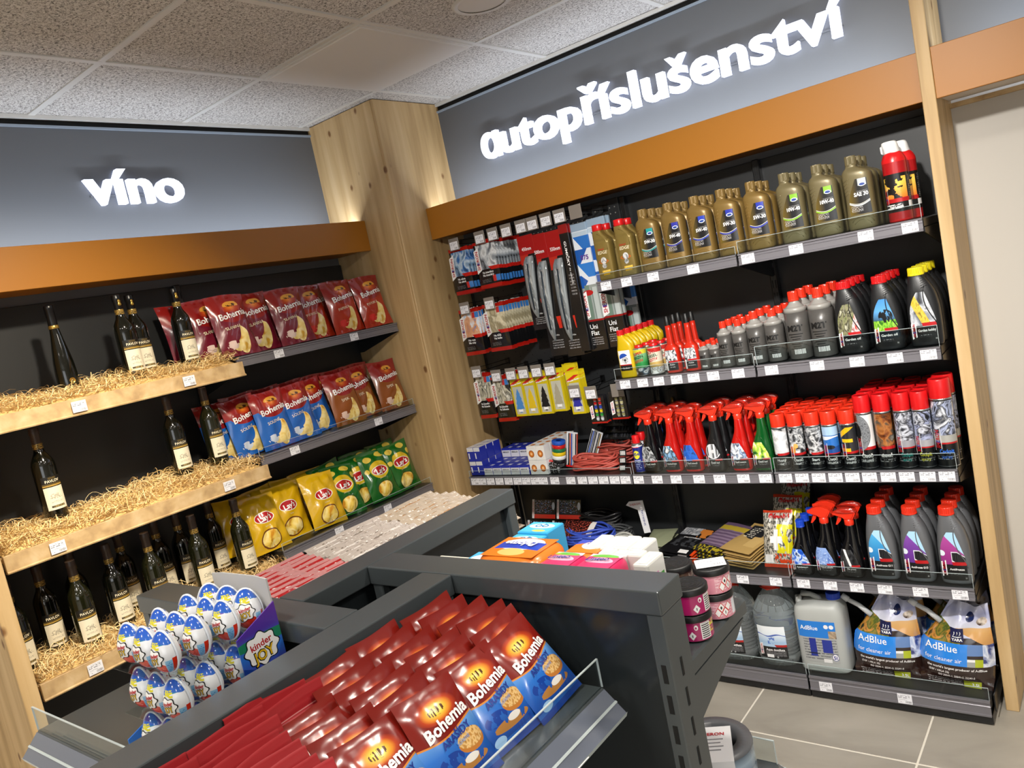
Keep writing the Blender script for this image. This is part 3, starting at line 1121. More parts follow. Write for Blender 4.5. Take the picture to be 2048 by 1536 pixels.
row(edge_bottle('a', 0), 'oil_bottle', 'tall gold oil bottle with red cap left end of top shelf', 'oil bottle', -1.668, 2.838, .06, 2, 1.745)
row(edge_bottle('b', 3), 'oil_bottle', 'tall gold oil bottle with red cap beside teal label bottle', 'oil bottle', -1.567, 2.838, .06, 2, 1.745)


# ---------------------------------------------------------------- aerosol cans
def aerosol(key, r, h, caph, capm, layers, base='101114', title=None, sub=None, tcol=INKW, dome=True, plq=True, ts=.011):
    m = mat('can_print_' + key, base, .28, .15, .3, layers)
    hb = h - caph
    g = G().lathe([(0, .0015), (r * .82, .0), (r, .003), (r, .006)], mat('can_rim', 'b5b7ba', .22, .9), 28)
    g.lathe([(r, .006), (r, hb - .004)], m, 32)
    g.lathe([(r, hb - .004), (r * 1.02, hb - .002), (r * .98, hb + .001), (r * .8, hb + .004)], mat('can_rim', 'b5b7ba'), 28)
    f = cyl(r)
    d = G()
    if plq:
        plaque(d, -r * .62, hb * .42, hb * .36, f)
    if title:
        tx(d, title, tcol, r * .08, hb * .245, ts, f, bold=.02, wmax=r * 1.25)
    if sub:
        tx(d, sub, tcol, r * .05, hb * .245 - ts * 1.35, ts * .8, f, bold=.0, wmax=r * 1.25)
    c = G().lathe([(r * .97, hb), (r * .985, hb + .002), (r * .975, h - .005), (r * .93, h - .0012), (r * .80, h), (r * .78, h - .0016), (0, h - .0008)], capm, 28)
    P = [('body', g.mesh('can_body')), ('cap', c.mesh('can_cap'))]
    if d.v:
        P.append(('label', d.mesh('can_label')))
    return P


ENG = ('n', 9, ['0c0c0e', '3a3b40', '9a9da2', 'e9eaec', '26272b'])
def can_layers(pic, strip='b21a1e'):
    return [(('r', .27, .36, .73, .985), pic), (('&', ('r', .40, .335, .73, .39), ('p', 1, .5, .62)), strip), (('&', ('r', .30, .10, .70, .17), ('rows', 30, .52)), '9a9a9c')]


DASH = ('n', 4, ['15161a', 'b9bfd8', '1b1c22', 'd5d9e6', '30323a'], 3, 1.5)
SMALL = [('a', can_layers(('n', 3, ['e4e6ea', 'c9cdd4', 'f2f2f4', '20242c'])), 'white car wiper picture', 'Hustý', 'olej'),
         ('b', can_layers(ENG) + [(('e', .42, .46, .07, .09), 'd9922c'), (('e', .50, .56, .05, .06), 'e0b060')], 'chrome engine and orange glove picture', 'Čistič', 'brzd'),
         ('c', can_layers(('n', 8, ['0d0d10', '55575c', 'dcdde0', '1c1d20'], 5)), 'dark chrome engine picture', 'Start', 'spray'),
         ('d', can_layers('2b6fc2') + [(('r', .27, .78, .73, .985), 'a9c9ea'), (('&', ('r', .29, .66, .71, .76), ('s', .70, .03, 12, 0)), 'e8eef6'), (('&', ('r', .27, .36, .73, .52), ('!', ('s', .50, .03, 9, 1))), '1c4b94'), (('e', .5, .50, .10, .05), '1a1d22')], 'blue car picture', 'Čistič', 'chladiče'),
         ('e', can_layers('2b2c30') + [(('&', ('r', .30, .62, .70, .95), ('p', -.8, 1, .43), ('!', ('p', -.8, 1, .56))), 'e8b414'), (('r', .36, .60, .60, .68), 'f0bf1a'), (('r', .32, .38, .54, .46), 'eab71a')], 'black and yellow seat picture', 'Čistič', 'potahů')]
for (k, ly, ds, t, s2), x in zip(SMALL, [-1.072, -1.010, -.949, -.888, -.826]):
    row(aerosol(k, .0275, .216, .050, ORCAP, ly, title=t, sub=s2, ts=.010, plq=k in 'bde'), 'aerosol_can', 'small red capped aerosol can with ' + ds, 'spray can', x, 2.835, .0575, 5, .918)
MID = [('f', can_layers('e8e9ea') + [(('&', ('e', .40, .66, .23, .34), ('!', ('e', .36, .66, .10, .19))), ('n', 30, ['3f4248', '8a8e94', '5c6066'])), (('e', .36, .66, .10, .19), '141519'), (('r', .27, .86, .40, .98), '53301c')], 'tyre and brake disc picture', 'Čistič', 'brzd a rotorů'),
       ('g', can_layers(('n', 5, ['2b170c', '7a3d18', 'b0713a', '4a4038', '8d8a80'], 2)), 'brown rusty bolt picture', 'silnovač', ''),
       ('h', can_layers(DASH) + [(('r', .27, .36, .73, .48), '9a9aa2')], 'dashboard picture and teal lettering', 'Cockpit', 'spray'),
       ('i', can_layers(('n', 4, ['15161a', 'aab2d4', '1b1c22', 'd5d9e6', '30323a'], 6, 1.5)) + [(('r', .27, .36, .73, .48), 'a2a2a8')], 'dashboard picture and yellow lettering', 'Cockpit', 'spray')]
TC = {'f': INKW, 'g': INKW, 'h': mat('ink_teal', '1c8f86', .4), 'i': mat('ink_lime', 'c9c83a', .4)}
for (k, ly, ds, t, s2), x in zip(MID, [-.768, -.706, -.643, -.585]):
    row(aerosol(k, .0285, .264, .062, REDCAP, ly, title=t, sub=s2 or None, ts=.0125, tcol=TC[k], plq=k != 'g'), 'aerosol_can', 'tall red capped aerosol can with ' + ds, 'spray can', x, 2.836, .059, 5, .918)
row(aerosol('j', .0335, .300, .066, REDCAP, can_layers(('n', 4, ['15161a', 'b4bede', '1b1c22', 'dfe3ee', '2a2c34'], 9, 1.4)) + [(('r', .27, .36, .73, .47), 'aaa9a4')], title='Cockpit', sub='spray', ts=.014, tcol=mat('ink_azure', '2f6fd8', .4)), 'aerosol_can',
    'largest red capped aerosol can with blue lettering beside pine post', 'spray can', -.521, 2.842, .07, 2, .918)


# lubricant can with small red cap
def lube():
    m = mat('lube_print', '1d2a7c', .25, .1, .4, [(('e', .5, .66, .095, .16), 'ece23a'), (('&', ('r', .40, .10, .60, .46), ('rows', 14, .45)), 'b9bfe0'), (('r', .0, .955, 1, 1), 'e8e8ea'), (('r', .40, .93, .6, .955), 'c3141a')])
    g = G().lathe([(0, .001), (.021, 0), (.0235, .003), (.0235, .005)], mat('can_rim', 'b5b7ba'), 28)
    g.lathe([(.0235, .005), (.0235, .118)], m, 32)
    g.lathe([(.0235, .118), (.024, .1195), (.021, .124), (.0165, .128)], mat('can_rim', 'b5b7ba'), 28)
    d = G()
    tx(d, 'WD-40', INKB, 0, .083, .0125, cyl(.0235), bold=.045, wmax=.029)
    c = G().lathe([(.0165, .126), (.0165, .158), (.015, .1605), (0, .161)], REDCAP, 24)
    return [('body', g.mesh('can_body')), ('label', d.mesh('can_label')), ('cap', c.mesh('can_cap'))]


LB = lube()
place(LB, 'lubricant_can', 'dark blue lubricant can with yellow badge and small red cap, front one', 'spray can', (-1.688, 2.832, .918), 0.1, 'blue lubricant cans')
place(LB, 'lubricant_can', 'dark blue lubricant can half hidden behind the front one', 'spray can', (-1.690, 2.884, .918), -.1, 'blue lubricant cans')

# fire spray
def fire_spray():
    m = mat('fire_print', 'a81018', .3, .1, .4, [(('r', 0, .13, 1, .80), '131214'), (('&', ('r', .30, .36, .70, .74), ('n', 5, .47)), ('gv', ['7a1a08', 'e0641c', 'ffd257', 'f08a1e'])), (('r', .28, .30, .72, .37), 'b0161c'), (('r', .70, .2, .86, .30), 'e8e8e8'), (('&', ('r', .34, .16, .62, .27), ('rows', 16, .4)), 'd8d8d8'), (('&', ('r', .74, .34, .96, .75), ('rows', 30, .5)), '9a9a9a')])
    r = .0365
    g = G().lathe([(0, .001), (.033, 0), (r, .004), (r, .008)], REDCAP, 30)
    g.lathe([(r, .008), (r, .190)], m, 36)
    g.lathe([(r, .190), (r * .98, .2), (r * .80, .216), (r * .62, .222)], REDCAP, 30)
    d = G()
    plaque(d, -.026, .082, .062, cyl(r))
    tx(d, 'Hasicí sprej', INKW, .004, .050, .0075, cyl(r), bold=.02, wmax=.04)
    c = G().loft(smooth_secs([(.220, .023, .023, 0, 0), (.232, .022, .020, -.002, 0), (.246, .024, .017, -.006, 0), (.256, .022, .015, -.008, 0), (.259, .016, .012, -.008, 0)], 2), WCAP, 20, 2.6)
    c.prism([(-.026, .252), (-.035, .246), (-.034, .226), (-.028, .222), (-.029, .240), (-.02, .244)], 'y', -.006, .006, WCAP)
    return [('body', g.mesh('can_body')), ('label', d.mesh('can_label')), ('trigger_cap', c.mesh('trigger_cap'))]


FS = fire_spray()
place(FS, 'fire_spray', 'red fire extinguishing spray with flames and white trigger cap, front one', 'spray can', (-.560, 2.846, 1.745), -.25, 'fire sprays')
place(FS, 'fire_spray', 'red fire extinguishing spray partly hidden behind the front one', 'spray can', (-.546, 2.925, 1.745), -.3, 'fire sprays')


# ---------------------------------------------------------------- second shelf: small bottles
def yellow_bottle():
    Y = mat('yellow_plastic', 'c9a90c', .35)
    S = smooth_secs([(0, .034, .02, 0, 0), (.005, .037, .023, 0, 0), (.10, .037, .023, 0, 0), (.135, .034, .022, .003, 0), (.160, .022, .019, -.004, 0), (.172, .016, .015, -.010, 0), (.178, .014, .014, -.012, 0)], 3)
    g = G().loft(S, Y, 24, 3.4)
    g.tube([(-.004, .0, .168), (.016, .0, .160), (.030, 0, .142), (.033, 0, .115)], [.010, .011, .011, .010], Y, 10)
    f = front(S, 3.4)
    d = G()
    decal(d, -.028, .026, .030, .115, f, mat('brake_label', 'e9e9ea', .35, 0, 0, [(('r', 0, 0, 1, .26), '17171a'), (('r', 0, .26, 1, .31), 'b3181c'), (('e', .52, .52, .28, .17), ('n', 4, ['8f9398', 'd9dadc', '4a4c50'])), (('e', .52, .52, .10, .06), '2a2b2e'), (('&', ('e', .42, .66, .36, .20), ('p', -.2, 1, .58)), '1d49a8')]), 6, 8)
    tx(d, 'Brzdová', INKW, 0, .041, .0065, f, bold=.02, wmax=.036)
    c = rib_cap(REDCAP, .0155, .177, .200, -.012, 0, 20)
    return [('body', g.mesh('bottle_body')), ('label', d.mesh('bottle_label')), ('cap', c.mesh('bottle_cap'))]


row(yellow_bottle(), 'brake_fluid_bottle', 'yellow brake fluid bottle with red cap', 'bottle', -1.655, 2.832, .055, 6, 1.331)


def tin(key, layers, base, l1, l2, l3, c1):
    m = mat('tin_' + key, base, .3, .2, .2, layers)
    r = .0285
    g = G().lathe([(0, .001), (.026, 0), (r, .002), (r, .004)], mat('can_rim', 'b5b7ba'), 24).lathe([(r, .004), (r, .112)], m, 28)
    g.lathe([(r, .112), (r * 1.02, .1135), (r * .95, .116), (.02, .1175), (.0, .1175)], mat('can_rim', 'b5b7ba'), 24)
    d = G()
    for i, (t, mm) in enumerate(((l1, INKR), (l2, c1), (l3, INKR))):
        tx(d, t, mm, 0, .094 - i * .0155, .0115, cyl(r), bold=.025, rot=12, wmax=.042)
    c = G().lathe([(.019, .117), (.019, .126), (.017, .128), (0, .128)], REDCAP, 24)
    return [('body', g.mesh('can_body')), ('label', d.mesh('can_label')), ('cap', c.mesh('can_cap'))]


row(tin('benzin', [(('r', 0, .0, 1, .28), ('v', 9, ['1c1e22', 'd8dbe0', '2b4a60', '0e0f12'])), (('r', 0, .28, 1, .48), '2c8a46'), (('&', ('r', .25, .82, .75, .98), ('p', .3, 1, 1.0)), 'd9cf3a')], ('gv', ['1d6a34', '3c9a55', '9fc9a4']), 'SUPER', 'BENZIN', 'ADITIV', mat('ink_green', '123d22', .4)), 'additive_can', 'green and white petrol additive tin with red cap', 'can', -1.594, 2.838, .062, 3, 1.331)
row(tin('diesel', [(('r', 0, .0, 1, .26), ('v', 9, ['2a2620', 'd8dbe0', '8d8a80', 'f0f0f0'])), (('r', 0, .26, 1, .45), ('gv', ['b8902a', 'd9c890'])), (('&', ('r', .25, .82, .75, .98), ('p', .3, 1, 1.0)), 'c4302a')], 'ddd8c4', 'SUPER', 'DIESEL', 'ADITIV', mat('ink_green', '123d22', .4)), 'additive_can', 'cream and white diesel additive tin with red cap', 'can', -1.529, 2.838, .062, 3, 1.331)


def additive(key, sd):
    R_ = mat('additive_red', 'b82412', .3)
    S = smooth_secs([(0, .028, .02, 0, 0), (.004, .0315, .022, 0, 0), (.075, .0315, .022, 0, 0), (.098, .0285, .020, 0, 0), (.112, .016, .014, 0, 0), (.122, .0135, .0135, 0, 0), (.19, .0105, .0105, 0, 0)], 3)
    g = G().loft(S, R_, 22, 2.8)
    f = front(S, 2.8)
    d = G()
    decal(d, lambda v: -.025 + .006 * max(0, v - .8) * 3, lambda v: .025 - .006 * max(0, v - .8) * 3, .010, .092, f, mat('additive_label_' + key, '15151a', .35, 0, 0, [(('r', 0, .42, 1, 1), ('n', 5, ['0d0d0f', '8d9096', 'e5e6e8', '2a2b2f'], sd)), (('r', .3, .40, 1, .47), 'b0161c'), (('r', 0, 0, .14, .45), 'e6e6e6')]), 6, 8)
    tx(d, 'Aditiv', INKW, .002, .034, .007, f, bold=.02)
    tx(d, 'do nafty' if key == 'a' else 'do benzínu', INKW, .003, .024, .005, f, wmax=.036)
    c = G().lathe([(.0115, .19), (.0115, .2), (.0085, .226), (.007, .2275), (0, .228)], INKK, 18)
    return [('body', g.mesh('bottle_body')), ('label', d.mesh('bottle_label')), ('cap', c.mesh('bottle_tip'), 'black pouring tip')]


row(additive('a', 1), 'additive_bottle', 'long necked red additive bottle beside diesel tins', 'bottle', -1.448, 2.834, .052, 3, 1.331)
row(additive('b', 4), 'additive_bottle', 'long necked red additive bottle right one of the pair', 'bottle', -1.366, 2.834, .052, 2, 1.331)

SMOKE = mat('smoke_plastic', '4a4846', .3, 0, 0)
SMOKE_T = mat('smoke_plastic_empty', '8d8b87', .35)


def m2t(r, h, key):
    hb = h * .80
    S = smooth_secs([(0, r * .9, r * .9, 0, 0), (.004, r, r, 0, 0), (hb * .86, r, r, 0, 0), (hb * .95, r * .8, r * .8, 0, 0), (hb * 1.02, r * .48, r * .48, 0, 0), (h * .86, r * .40, r * .40, 0, 0)], 3)
    g = G().loft([q for q in S if q[0] <= hb * .87], SMOKE, 24, 2.2)
    g.loft([q for q in S if q[0] >= hb * .85], SMOKE_T, 24, 2.2)
    f = front(S, 2.2)
    d = G()
    tx(d, 'M2T', INKK, 0, hb * .58, h * .085, f, bold=.05, wmax=r * 1.3)
    for i in range(7):
        z = hb * (.46 - i * .045)
        ww = r * (1.2 - .25 * ((i * 7) % 3))
        d.grid(lambda u, v: ((u - .5) * ww, f((u - .5) * ww, z) - .001, z + v * h * .012), 5, 1, INKK)
    if r > .02:
        d.grid(lambda u, v: ((u - .35) * r, f((u - .35) * r, .02) - .001, hb * .1 + v * hb * .09), 4, 1, mat('barcode', 'e8e8e8', .5, layers=[(('bars', 30, .5), '101010')]))
    c = rib_cap(ORCAP, r * .47, h * .85, h, 0, 0, 16)
    return [('body', g.mesh('bottle_body')), ('label', d.mesh('bottle_print')), ('cap', c.mesh('bottle_cap'))]


row(m2t(.021, .106, 's'), 'two_stroke_bottle', 'smallest smoky two-stroke oil bottle beside red additives', 'bottle', -1.316, 2.838, .048, 3, 1.331)
row(m2t(.021, .106, 's2'), 'two_stroke_bottle', 'smallest smoky two-stroke oil bottle left of the slim ones', 'bottle', -1.272, 2.838, .048, 3, 1.331)
row(m2t(.027, .175, 'm'), 'two_stroke_bottle', 'slim smoky two-stroke oil bottle with barcode left one of pair', 'bottle', -1.224, 2.842, .06, 4, 1.331)
row(m2t(.027, .175, 'm2'), 'two_stroke_bottle', 'slim smoky two-stroke oil bottle with barcode left of shelf joint', 'bottle', -1.167, 2.842, .06, 4, 1.331)
row(m2t(.0335, .196, 'l'), 'two_stroke_bottle', 'half litre smoky two-stroke oil bottle right of shelf joint', 'bottle', -1.105, 2.852, .075, 3, 1.331)
row(m2t(.0335, .196, 'l2'), 'two_stroke_bottle', 'half litre smoky two-stroke oil bottle beside the litre bottles', 'bottle', -1.034, 2.852, .075, 3, 1.331)
row(m2t(.041, .246, 'x'), 'two_stroke_bottle', 'litre smoky two-stroke oil bottle left one of the big pair', 'bottle', -.95, 2.858, .09, 3, 1.331)
row(m2t(.041, .246, 'x2'), 'two_stroke_bottle', 'litre smoky two-stroke oil bottle beside the black garden oil', 'bottle', -.863, 2.858, .09, 3, 1.331)


def big_bottle(key, body, capm, pic, title, h, ws=1.0, strip='b0161c', text_sz=.0085, chrome=False):
    k = h / .25
    S = smooth_secs([(0, .040 * ws, .026, 0, 0), (.006 * k, .0455 * ws, .031, 0, 0), (.06 * k, .047 * ws, .032, 0, 0), (.125 * k, .046 * ws, .032, 0, 0), (.175 * k, .0385 * ws, .030, -.002, 0), (.205 * k, .0285 * ws, .025, -.006, 0), (.219 * k, .023 * ws, .022, -.009, 0), (.226 * k, .021 * ws, .021, -.009, 0)], 3)
    g = G().loft(S, body, 28, 2.9)
    f = front(S, 2.9)
    # raised grip on the right shoulder
    pts = []
    for i in range(12):
        t = i / 11
        z = (.055 + .135 * t) * k
        x = (.036 - .001 * t - .030 * max(0, math.sin((t - .12) * 2.6)) * (t > .12) * .85 - .003 * t) * ws
        pts.append((x, f(x, z) - .0002, z))
    g.tube(pts, .0018, body, 6)
    for i in range(5):
        z = (.182 + i * .007) * k
        g.tube([(x * ws, f(x * ws, z + x * .4) + .0004, z + x * .4) for x in (.004, .012, .020)], .0012, body, 5)
    Rf = lambda v: (.034 - .028 * max(0, v - .42) ** 1.15 * 1.55) * ws
    Lf = lambda v: (-.037 + .037 * max(0, v - .5) ** 2.2 * 3.2) * ws
    m = mat('big_label_' + key, '121214', .33, 0, .3, [(('&', ('r', 0, .33, 1, 1)), pic[0])] + [((('&', ('r', 0, .33, 1, 1), a)), b) for a, b in pic[1:]] + [(('&', ('r', .42, .315, 1, .385), ('p', 1, .6, .66)), strip), (('&', ('r', .30, .10, .80, .17), ('rows', 24, .55)), '8d8d90')])
    d = G()
    decal(d, Lf, Rf, .014 * k, .172 * k, f, m, 8, 14)
    plaque(d, -.0305 * ws, .052 * k, .056 * k, f)
    tx(d, title, INKW, .006 * ws, .051 * k, text_sz * k, f, bold=.02, wmax=.050 * ws)
    tx(d, '1l', INKW, .029 * ws, .022 * k, .0055 * k, f)
    c = rib_cap(capm, .0235 * ws, .224 * k, .25 * k, -.009, 0, 26)
    return [('body', g.mesh('bottle_body')), ('label', d.mesh('bottle_label')), ('cap', c.mesh('bottle_cap'))]


BLK = bump(mat('black_plastic', '1a1b1d', .38), 200, .04)
YCAP = mat('yellow_cap', 'd9c81c', .3)
GRASS = ('n', 7, ['2f6a1c', '6fae2c', '9dca4a', '3c7a20'])
row(big_bottle('two', BLK, REDCAP, [('n', 6, ['5d6a3a', '8c8a6a', '2c2a1e', 'b9b8a0'], 1), (('p', 1, -.6, .35), ('n', 5, ['b8301c', 'd9dadc', '8a1c14']))], 'Garden oil', .252, 1.03), 'garden_oil_bottle', 'black garden oil bottle with red cap and chainsaw picture', 'oil bottle', -.764, 2.846, .068, 4, 1.331)
row(big_bottle('four', BLK, REDCAP, [('gv', ['2f6a1c', '6fae2c', '1f2a2c', '5b9fd8', '3f86cc']), (('r', 0, .3, 1, .55), GRASS), (('&', ('e', .55, .64, .3, .14), ('n', 7, .48)), '15181a')], 'Garden oil', .252, 1.03), 'garden_oil_bottle', 'black garden oil bottle with red cap and mower on grass', 'oil bottle', -.648, 2.846, .068, 4, 1.331)
row(big_bottle('hobby', BLK, YCAP, [('n', 3, ['3a3c42', '8a8f98', 'c9ccd2', '55585f'], 4), (('&', ('p', 1, .9, .78), ('p', -1, -.9, -1.12)), ('n', 8, ['caa52a', 'e0c050', '6a5a20']))], 'Garden hobby', .260, 1.05), 'garden_oil_bottle', 'black garden hobby oil bottle with yellow cap', 'oil bottle', -.534, 2.848, .068, 4, 1.331)

SILV = bump(mat('silver_plastic', '6d6f73', .36, .35), 260, .10)
CARB = [(('p', .55, 1, 1.06), 'aad4f0'), (('&', ('r', .44, .36, 1, .60), ('p', -.35, -1, -.84), ('p', .35, 1, .55)), 'd9dce2'), (('&', ('r', .47, .36, 1, .58), ('p', -.35, -1, -.82), ('p', .35, 1, .585)), '2a2b2f'), (('&', ('r', .47, .36, 1, .58), ('p', -.35, -1, -.82), ('p', .35, 1, .585), ('bars', 24, .5)), '0b0b0d'), (('e', .06, .56, .14, .06), 'dfeaf4')]
row(big_bottle('blue', SILV, ORCAP, [('gv', ['1b4f86', '2f86c8', '56b4e6'])] + CARB, 'Antifreeze G11', .270, 1.06, text_sz=.007), 'antifreeze_bottle', 'grey antifreeze bottle with blue car label', 'bottle', -.777, 2.85, .069, 4, .502)
row(big_bottle('violet', SILV, ORCAP, [('gv', ['3c1c5e', '6a3496', '8a52b0'])] + CARB, 'Antifreeze G13', .270, 1.06, text_sz=.007), 'antifreeze_bottle', 'grey antifreeze bottle with violet car label', 'bottle', -.660, 2.85, .069, 4, .502)
row(big_bottle('magenta', SILV, ORCAP, [('gv', ['6a1c5e', '9a3486', 'b452a0'])] + CARB, 'Antifreeze', .270, 1.06, text_sz=.007), 'antifreeze_bottle', 'grey antifreeze bottle with magenta car label', 'bottle', -.545, 2.85, .069, 4, .502)


# ---------------------------------------------------------------- trigger sprays
FILM = glass_mat('shrink_film', 'eee4e6', .12, .6, .10)


def trigger(key, body, pic, title, h=.275, head=ORCAP, cap=None, film=True, glossy=True, waist=1.0):
    k = h / .275
    S = smooth_secs([(0, .033, .021, 0, 0), (.005, .0385, .026, 0, 0), (.05, .040, .027, 0, 0), (.09, .037, .026, 0, 0), (.125, .028 * waist, .022, .005, 0), (.155, .0205, .0195, .010, 0), (.185, .0165, .017, .011, 0), (.205, .0145, .0145, .011, 0)], 3)
    S = [(q[0] * k,) + q[1:] for q in S]
    g = G().loft(S, body, 26, 2.7)
    f = front(S, 2.7)
    pts = [(x, f(x, z) + .0004, z) for x, z in ((.030, .055 * k), (.024, .095 * k), (.012, .125 * k), (.002, .138 * k))]
    g.tube(pts, .0016, body, 6)
    d = G()
    m = mat('trig_label_' + key, '151517', .33, 0, .3, [(('r', 0, .36, 1, 1), pic[0])] + [(('&', ('r', 0, .36, 1, 1), a), b) for a, b in pic[1:]] + [(('&', ('r', .5, .34, 1, .41), ('p', 1, .6, .8)), 'b0161c'), (('&', ('r', .3, .12, .8, .2), ('rows', 22, .55)), '8d8d90')])
    decal(d, lambda v: -.034 + .010 * max(0, v - .6) ** 1.5 * 3, lambda v: .033 - .030 * max(0, v - .35) ** 1.4 * 1.5, .010 * k, .112 * k, f, m, 8, 12)
    plaque(d, -.0285, .043 * k, .048 * k, f)
    tx(d, title, INKW, .003, .037 * k, .0065, f, bold=.02, wmax=.042)
    P = [('body', g.mesh('spray_body')), ('label', d.mesh('spray_label'))]
    z0 = .203 * k
    if cap:
        P.append(('cap', rib_cap(cap, .016, z0, z0 + .028, .011, 0, 20).mesh('spray_cap')))
        return P
    c = G().lathe([(.0155, z0), (.0165, z0 + .002), (.0165, z0 + .020), (.012, z0 + .024)], head, 20, (.011, 0))
    hz = z0 + .022
    prof = [(-.040, hz + .026), (-.041, hz + .018), (-.030, hz + .014), (-.010, hz + .008), (.000, hz), (.026, hz), (.034, hz + .012), (.040, hz + .024), (.034, hz + .033), (.012, hz + .041), (-.010, hz + .040), (-.030, hz + .033)]
    # head with a rounded back: three stacked slices narrowing outwards
    for yy, sc in ((.0105, 1.0), (.0135, .86)):
        cx, cz = sum(p[0] for p in prof) / len(prof), sum(p[1] for p in prof) / len(prof)
        c.prism([(cx + (p[0] - cx) * sc, cz + (p[1] - cz) * sc) for p in prof], 'y', -yy, yy, head)
    hd = c.mesh('trigger_head')
    P.append(('trigger_head', hd))
    t = G().prism([(-.022, hz + .014), (-.012, hz + .010), (-.016, hz - .006), (-.030, hz - .022), (-.036, hz - .022), (-.030, hz - .006)], 'y', -.006, .006, head)
    P.append(('trigger_lever', t.mesh('trigger_lever'), None, len(P) - 1))
    nz = G().lathe([(0, -.046), (.006, -.045), (.0075, -.038), (.0075, -.036)], head, 12)
    nz.v = [(v[2], v[1], v[0] + hz + .021) for v in nz.v]
    P.append(('nozzle', nz.mesh('nozzle'), None, len(P) - 2))
    if film:
        P.append(('film', G().loft(smooth_secs([(hz + .026, .046, .0185, -.001, 0), (hz + .036, .044, .018, -.001, 0), (hz + .046, .034, .012, .0, 0), (hz + .050, .018, .005, .002, 0)], 2), FILM, 18, 2.4).mesh('film'), 'clear shrink film', len(P) - 3))
    return P


GR = mat('gloss_red', 'b01410', .14, 0, .4)
GK = mat('gloss_black', '0c0c0f', .14, 0, .4)
GG = mat('gloss_green', '0c4a1c', .12, 0, .4)
RK = bump(mat('ribbed_black', '111214', .3), 40, .3, .002, 0)
SPOKE = [('n', 3, ['1b1c1f', '2a2b2e']), (('e', .5, .72, .46, .30), 'd9dbde'), (('&', ('e', .5, .72, .42, .27), ('bars', 9, .5)), '4a4c50'), (('e', .5, .72, .10, .07), 'c9cbce')]
TR = [(-1.627, 'one', GK, [('n', 4, ['101114', 'c9ccd0', '2a2c30', '8d9094'])], 'Čistič disků', 'glossy black trigger spray beside lubricant cans', 3),
      (-1.529, 'two', GR, [('n', 4, ['e9eaec', '15161a', '7fb0d8', 'c9ccd0'], 2)], 'Odstraňovač hmyzu', 'glossy red trigger spray with black letter picture', 3),
      (-1.436, 'three', GR, [('n', 3, ['1c4fae', '2b6ad0', '20242c'], 4)], 'Čistič koberců', 'glossy red trigger spray with blue upholstery picture', 2),
      (-1.337, 'four', RK, SPOKE, 'Čistič kol', 'ribbed black trigger spray with silver wheel picture', 3),
      (-1.235, 'five', GR, [('n', 4, ['5a86c4', 'e4e8ee', '2b3a58', 'a9bfe0'], 7)], 'Čistič motoru', 'glossy red trigger spray with blue car picture', 3),
      (-1.146, 'six', GG, [('n', 4, ['1c5a24', '8fbf3a', 'd6dc6a', 'e9eef0'], 5)], 'Čistič kol', 'glossy green trigger spray with alloy wheel picture', 3)]
for x, k, bd, pic, t, ds, n in TR:
    row(trigger(k, bd, pic, t), 'trigger_spray', ds, 'spray bottle', x - .003, 2.838, .066, n, .918)
row(trigger('cap', GK, [('n', 4, ['1648b0', '2f6ad8', 'cfe0f4', '0e2a6a'])], 'Autošampon', h=.252, cap=BLUECAP), 'shampoo_bottle', 'glossy black bottle with blue cap beside first aid pouch', 'bottle', -1.066, 2.838, .066, 3, .502)
row(trigger('drop', GK, [('n', 3, ['4f70b8', '8aa6dc', '6a8acc'], 2), (('&', ('n', 12, .6)), 'c4d4f0')], 'Tekuté stěrače', h=.275, film=False), 'trigger_spray', 'glossy black trigger spray with water drop label', 'spray bottle', -.975, 2.840, .07, 3, .502)
row(trigger('tyre', GK, [('n', 3, ['0c0c0e', '2c2d30', '55575c'], 2), (('&', ('p', 1, .4, .62), ('!', ('p', 1, .4, .75))), 'e9e9ea')], 'Na pneu', h=.268), 'trigger_spray', 'glossy black trigger spray with tyre label beside antifreeze', 'spray bottle', -.884, 2.840, .07, 2, .502)
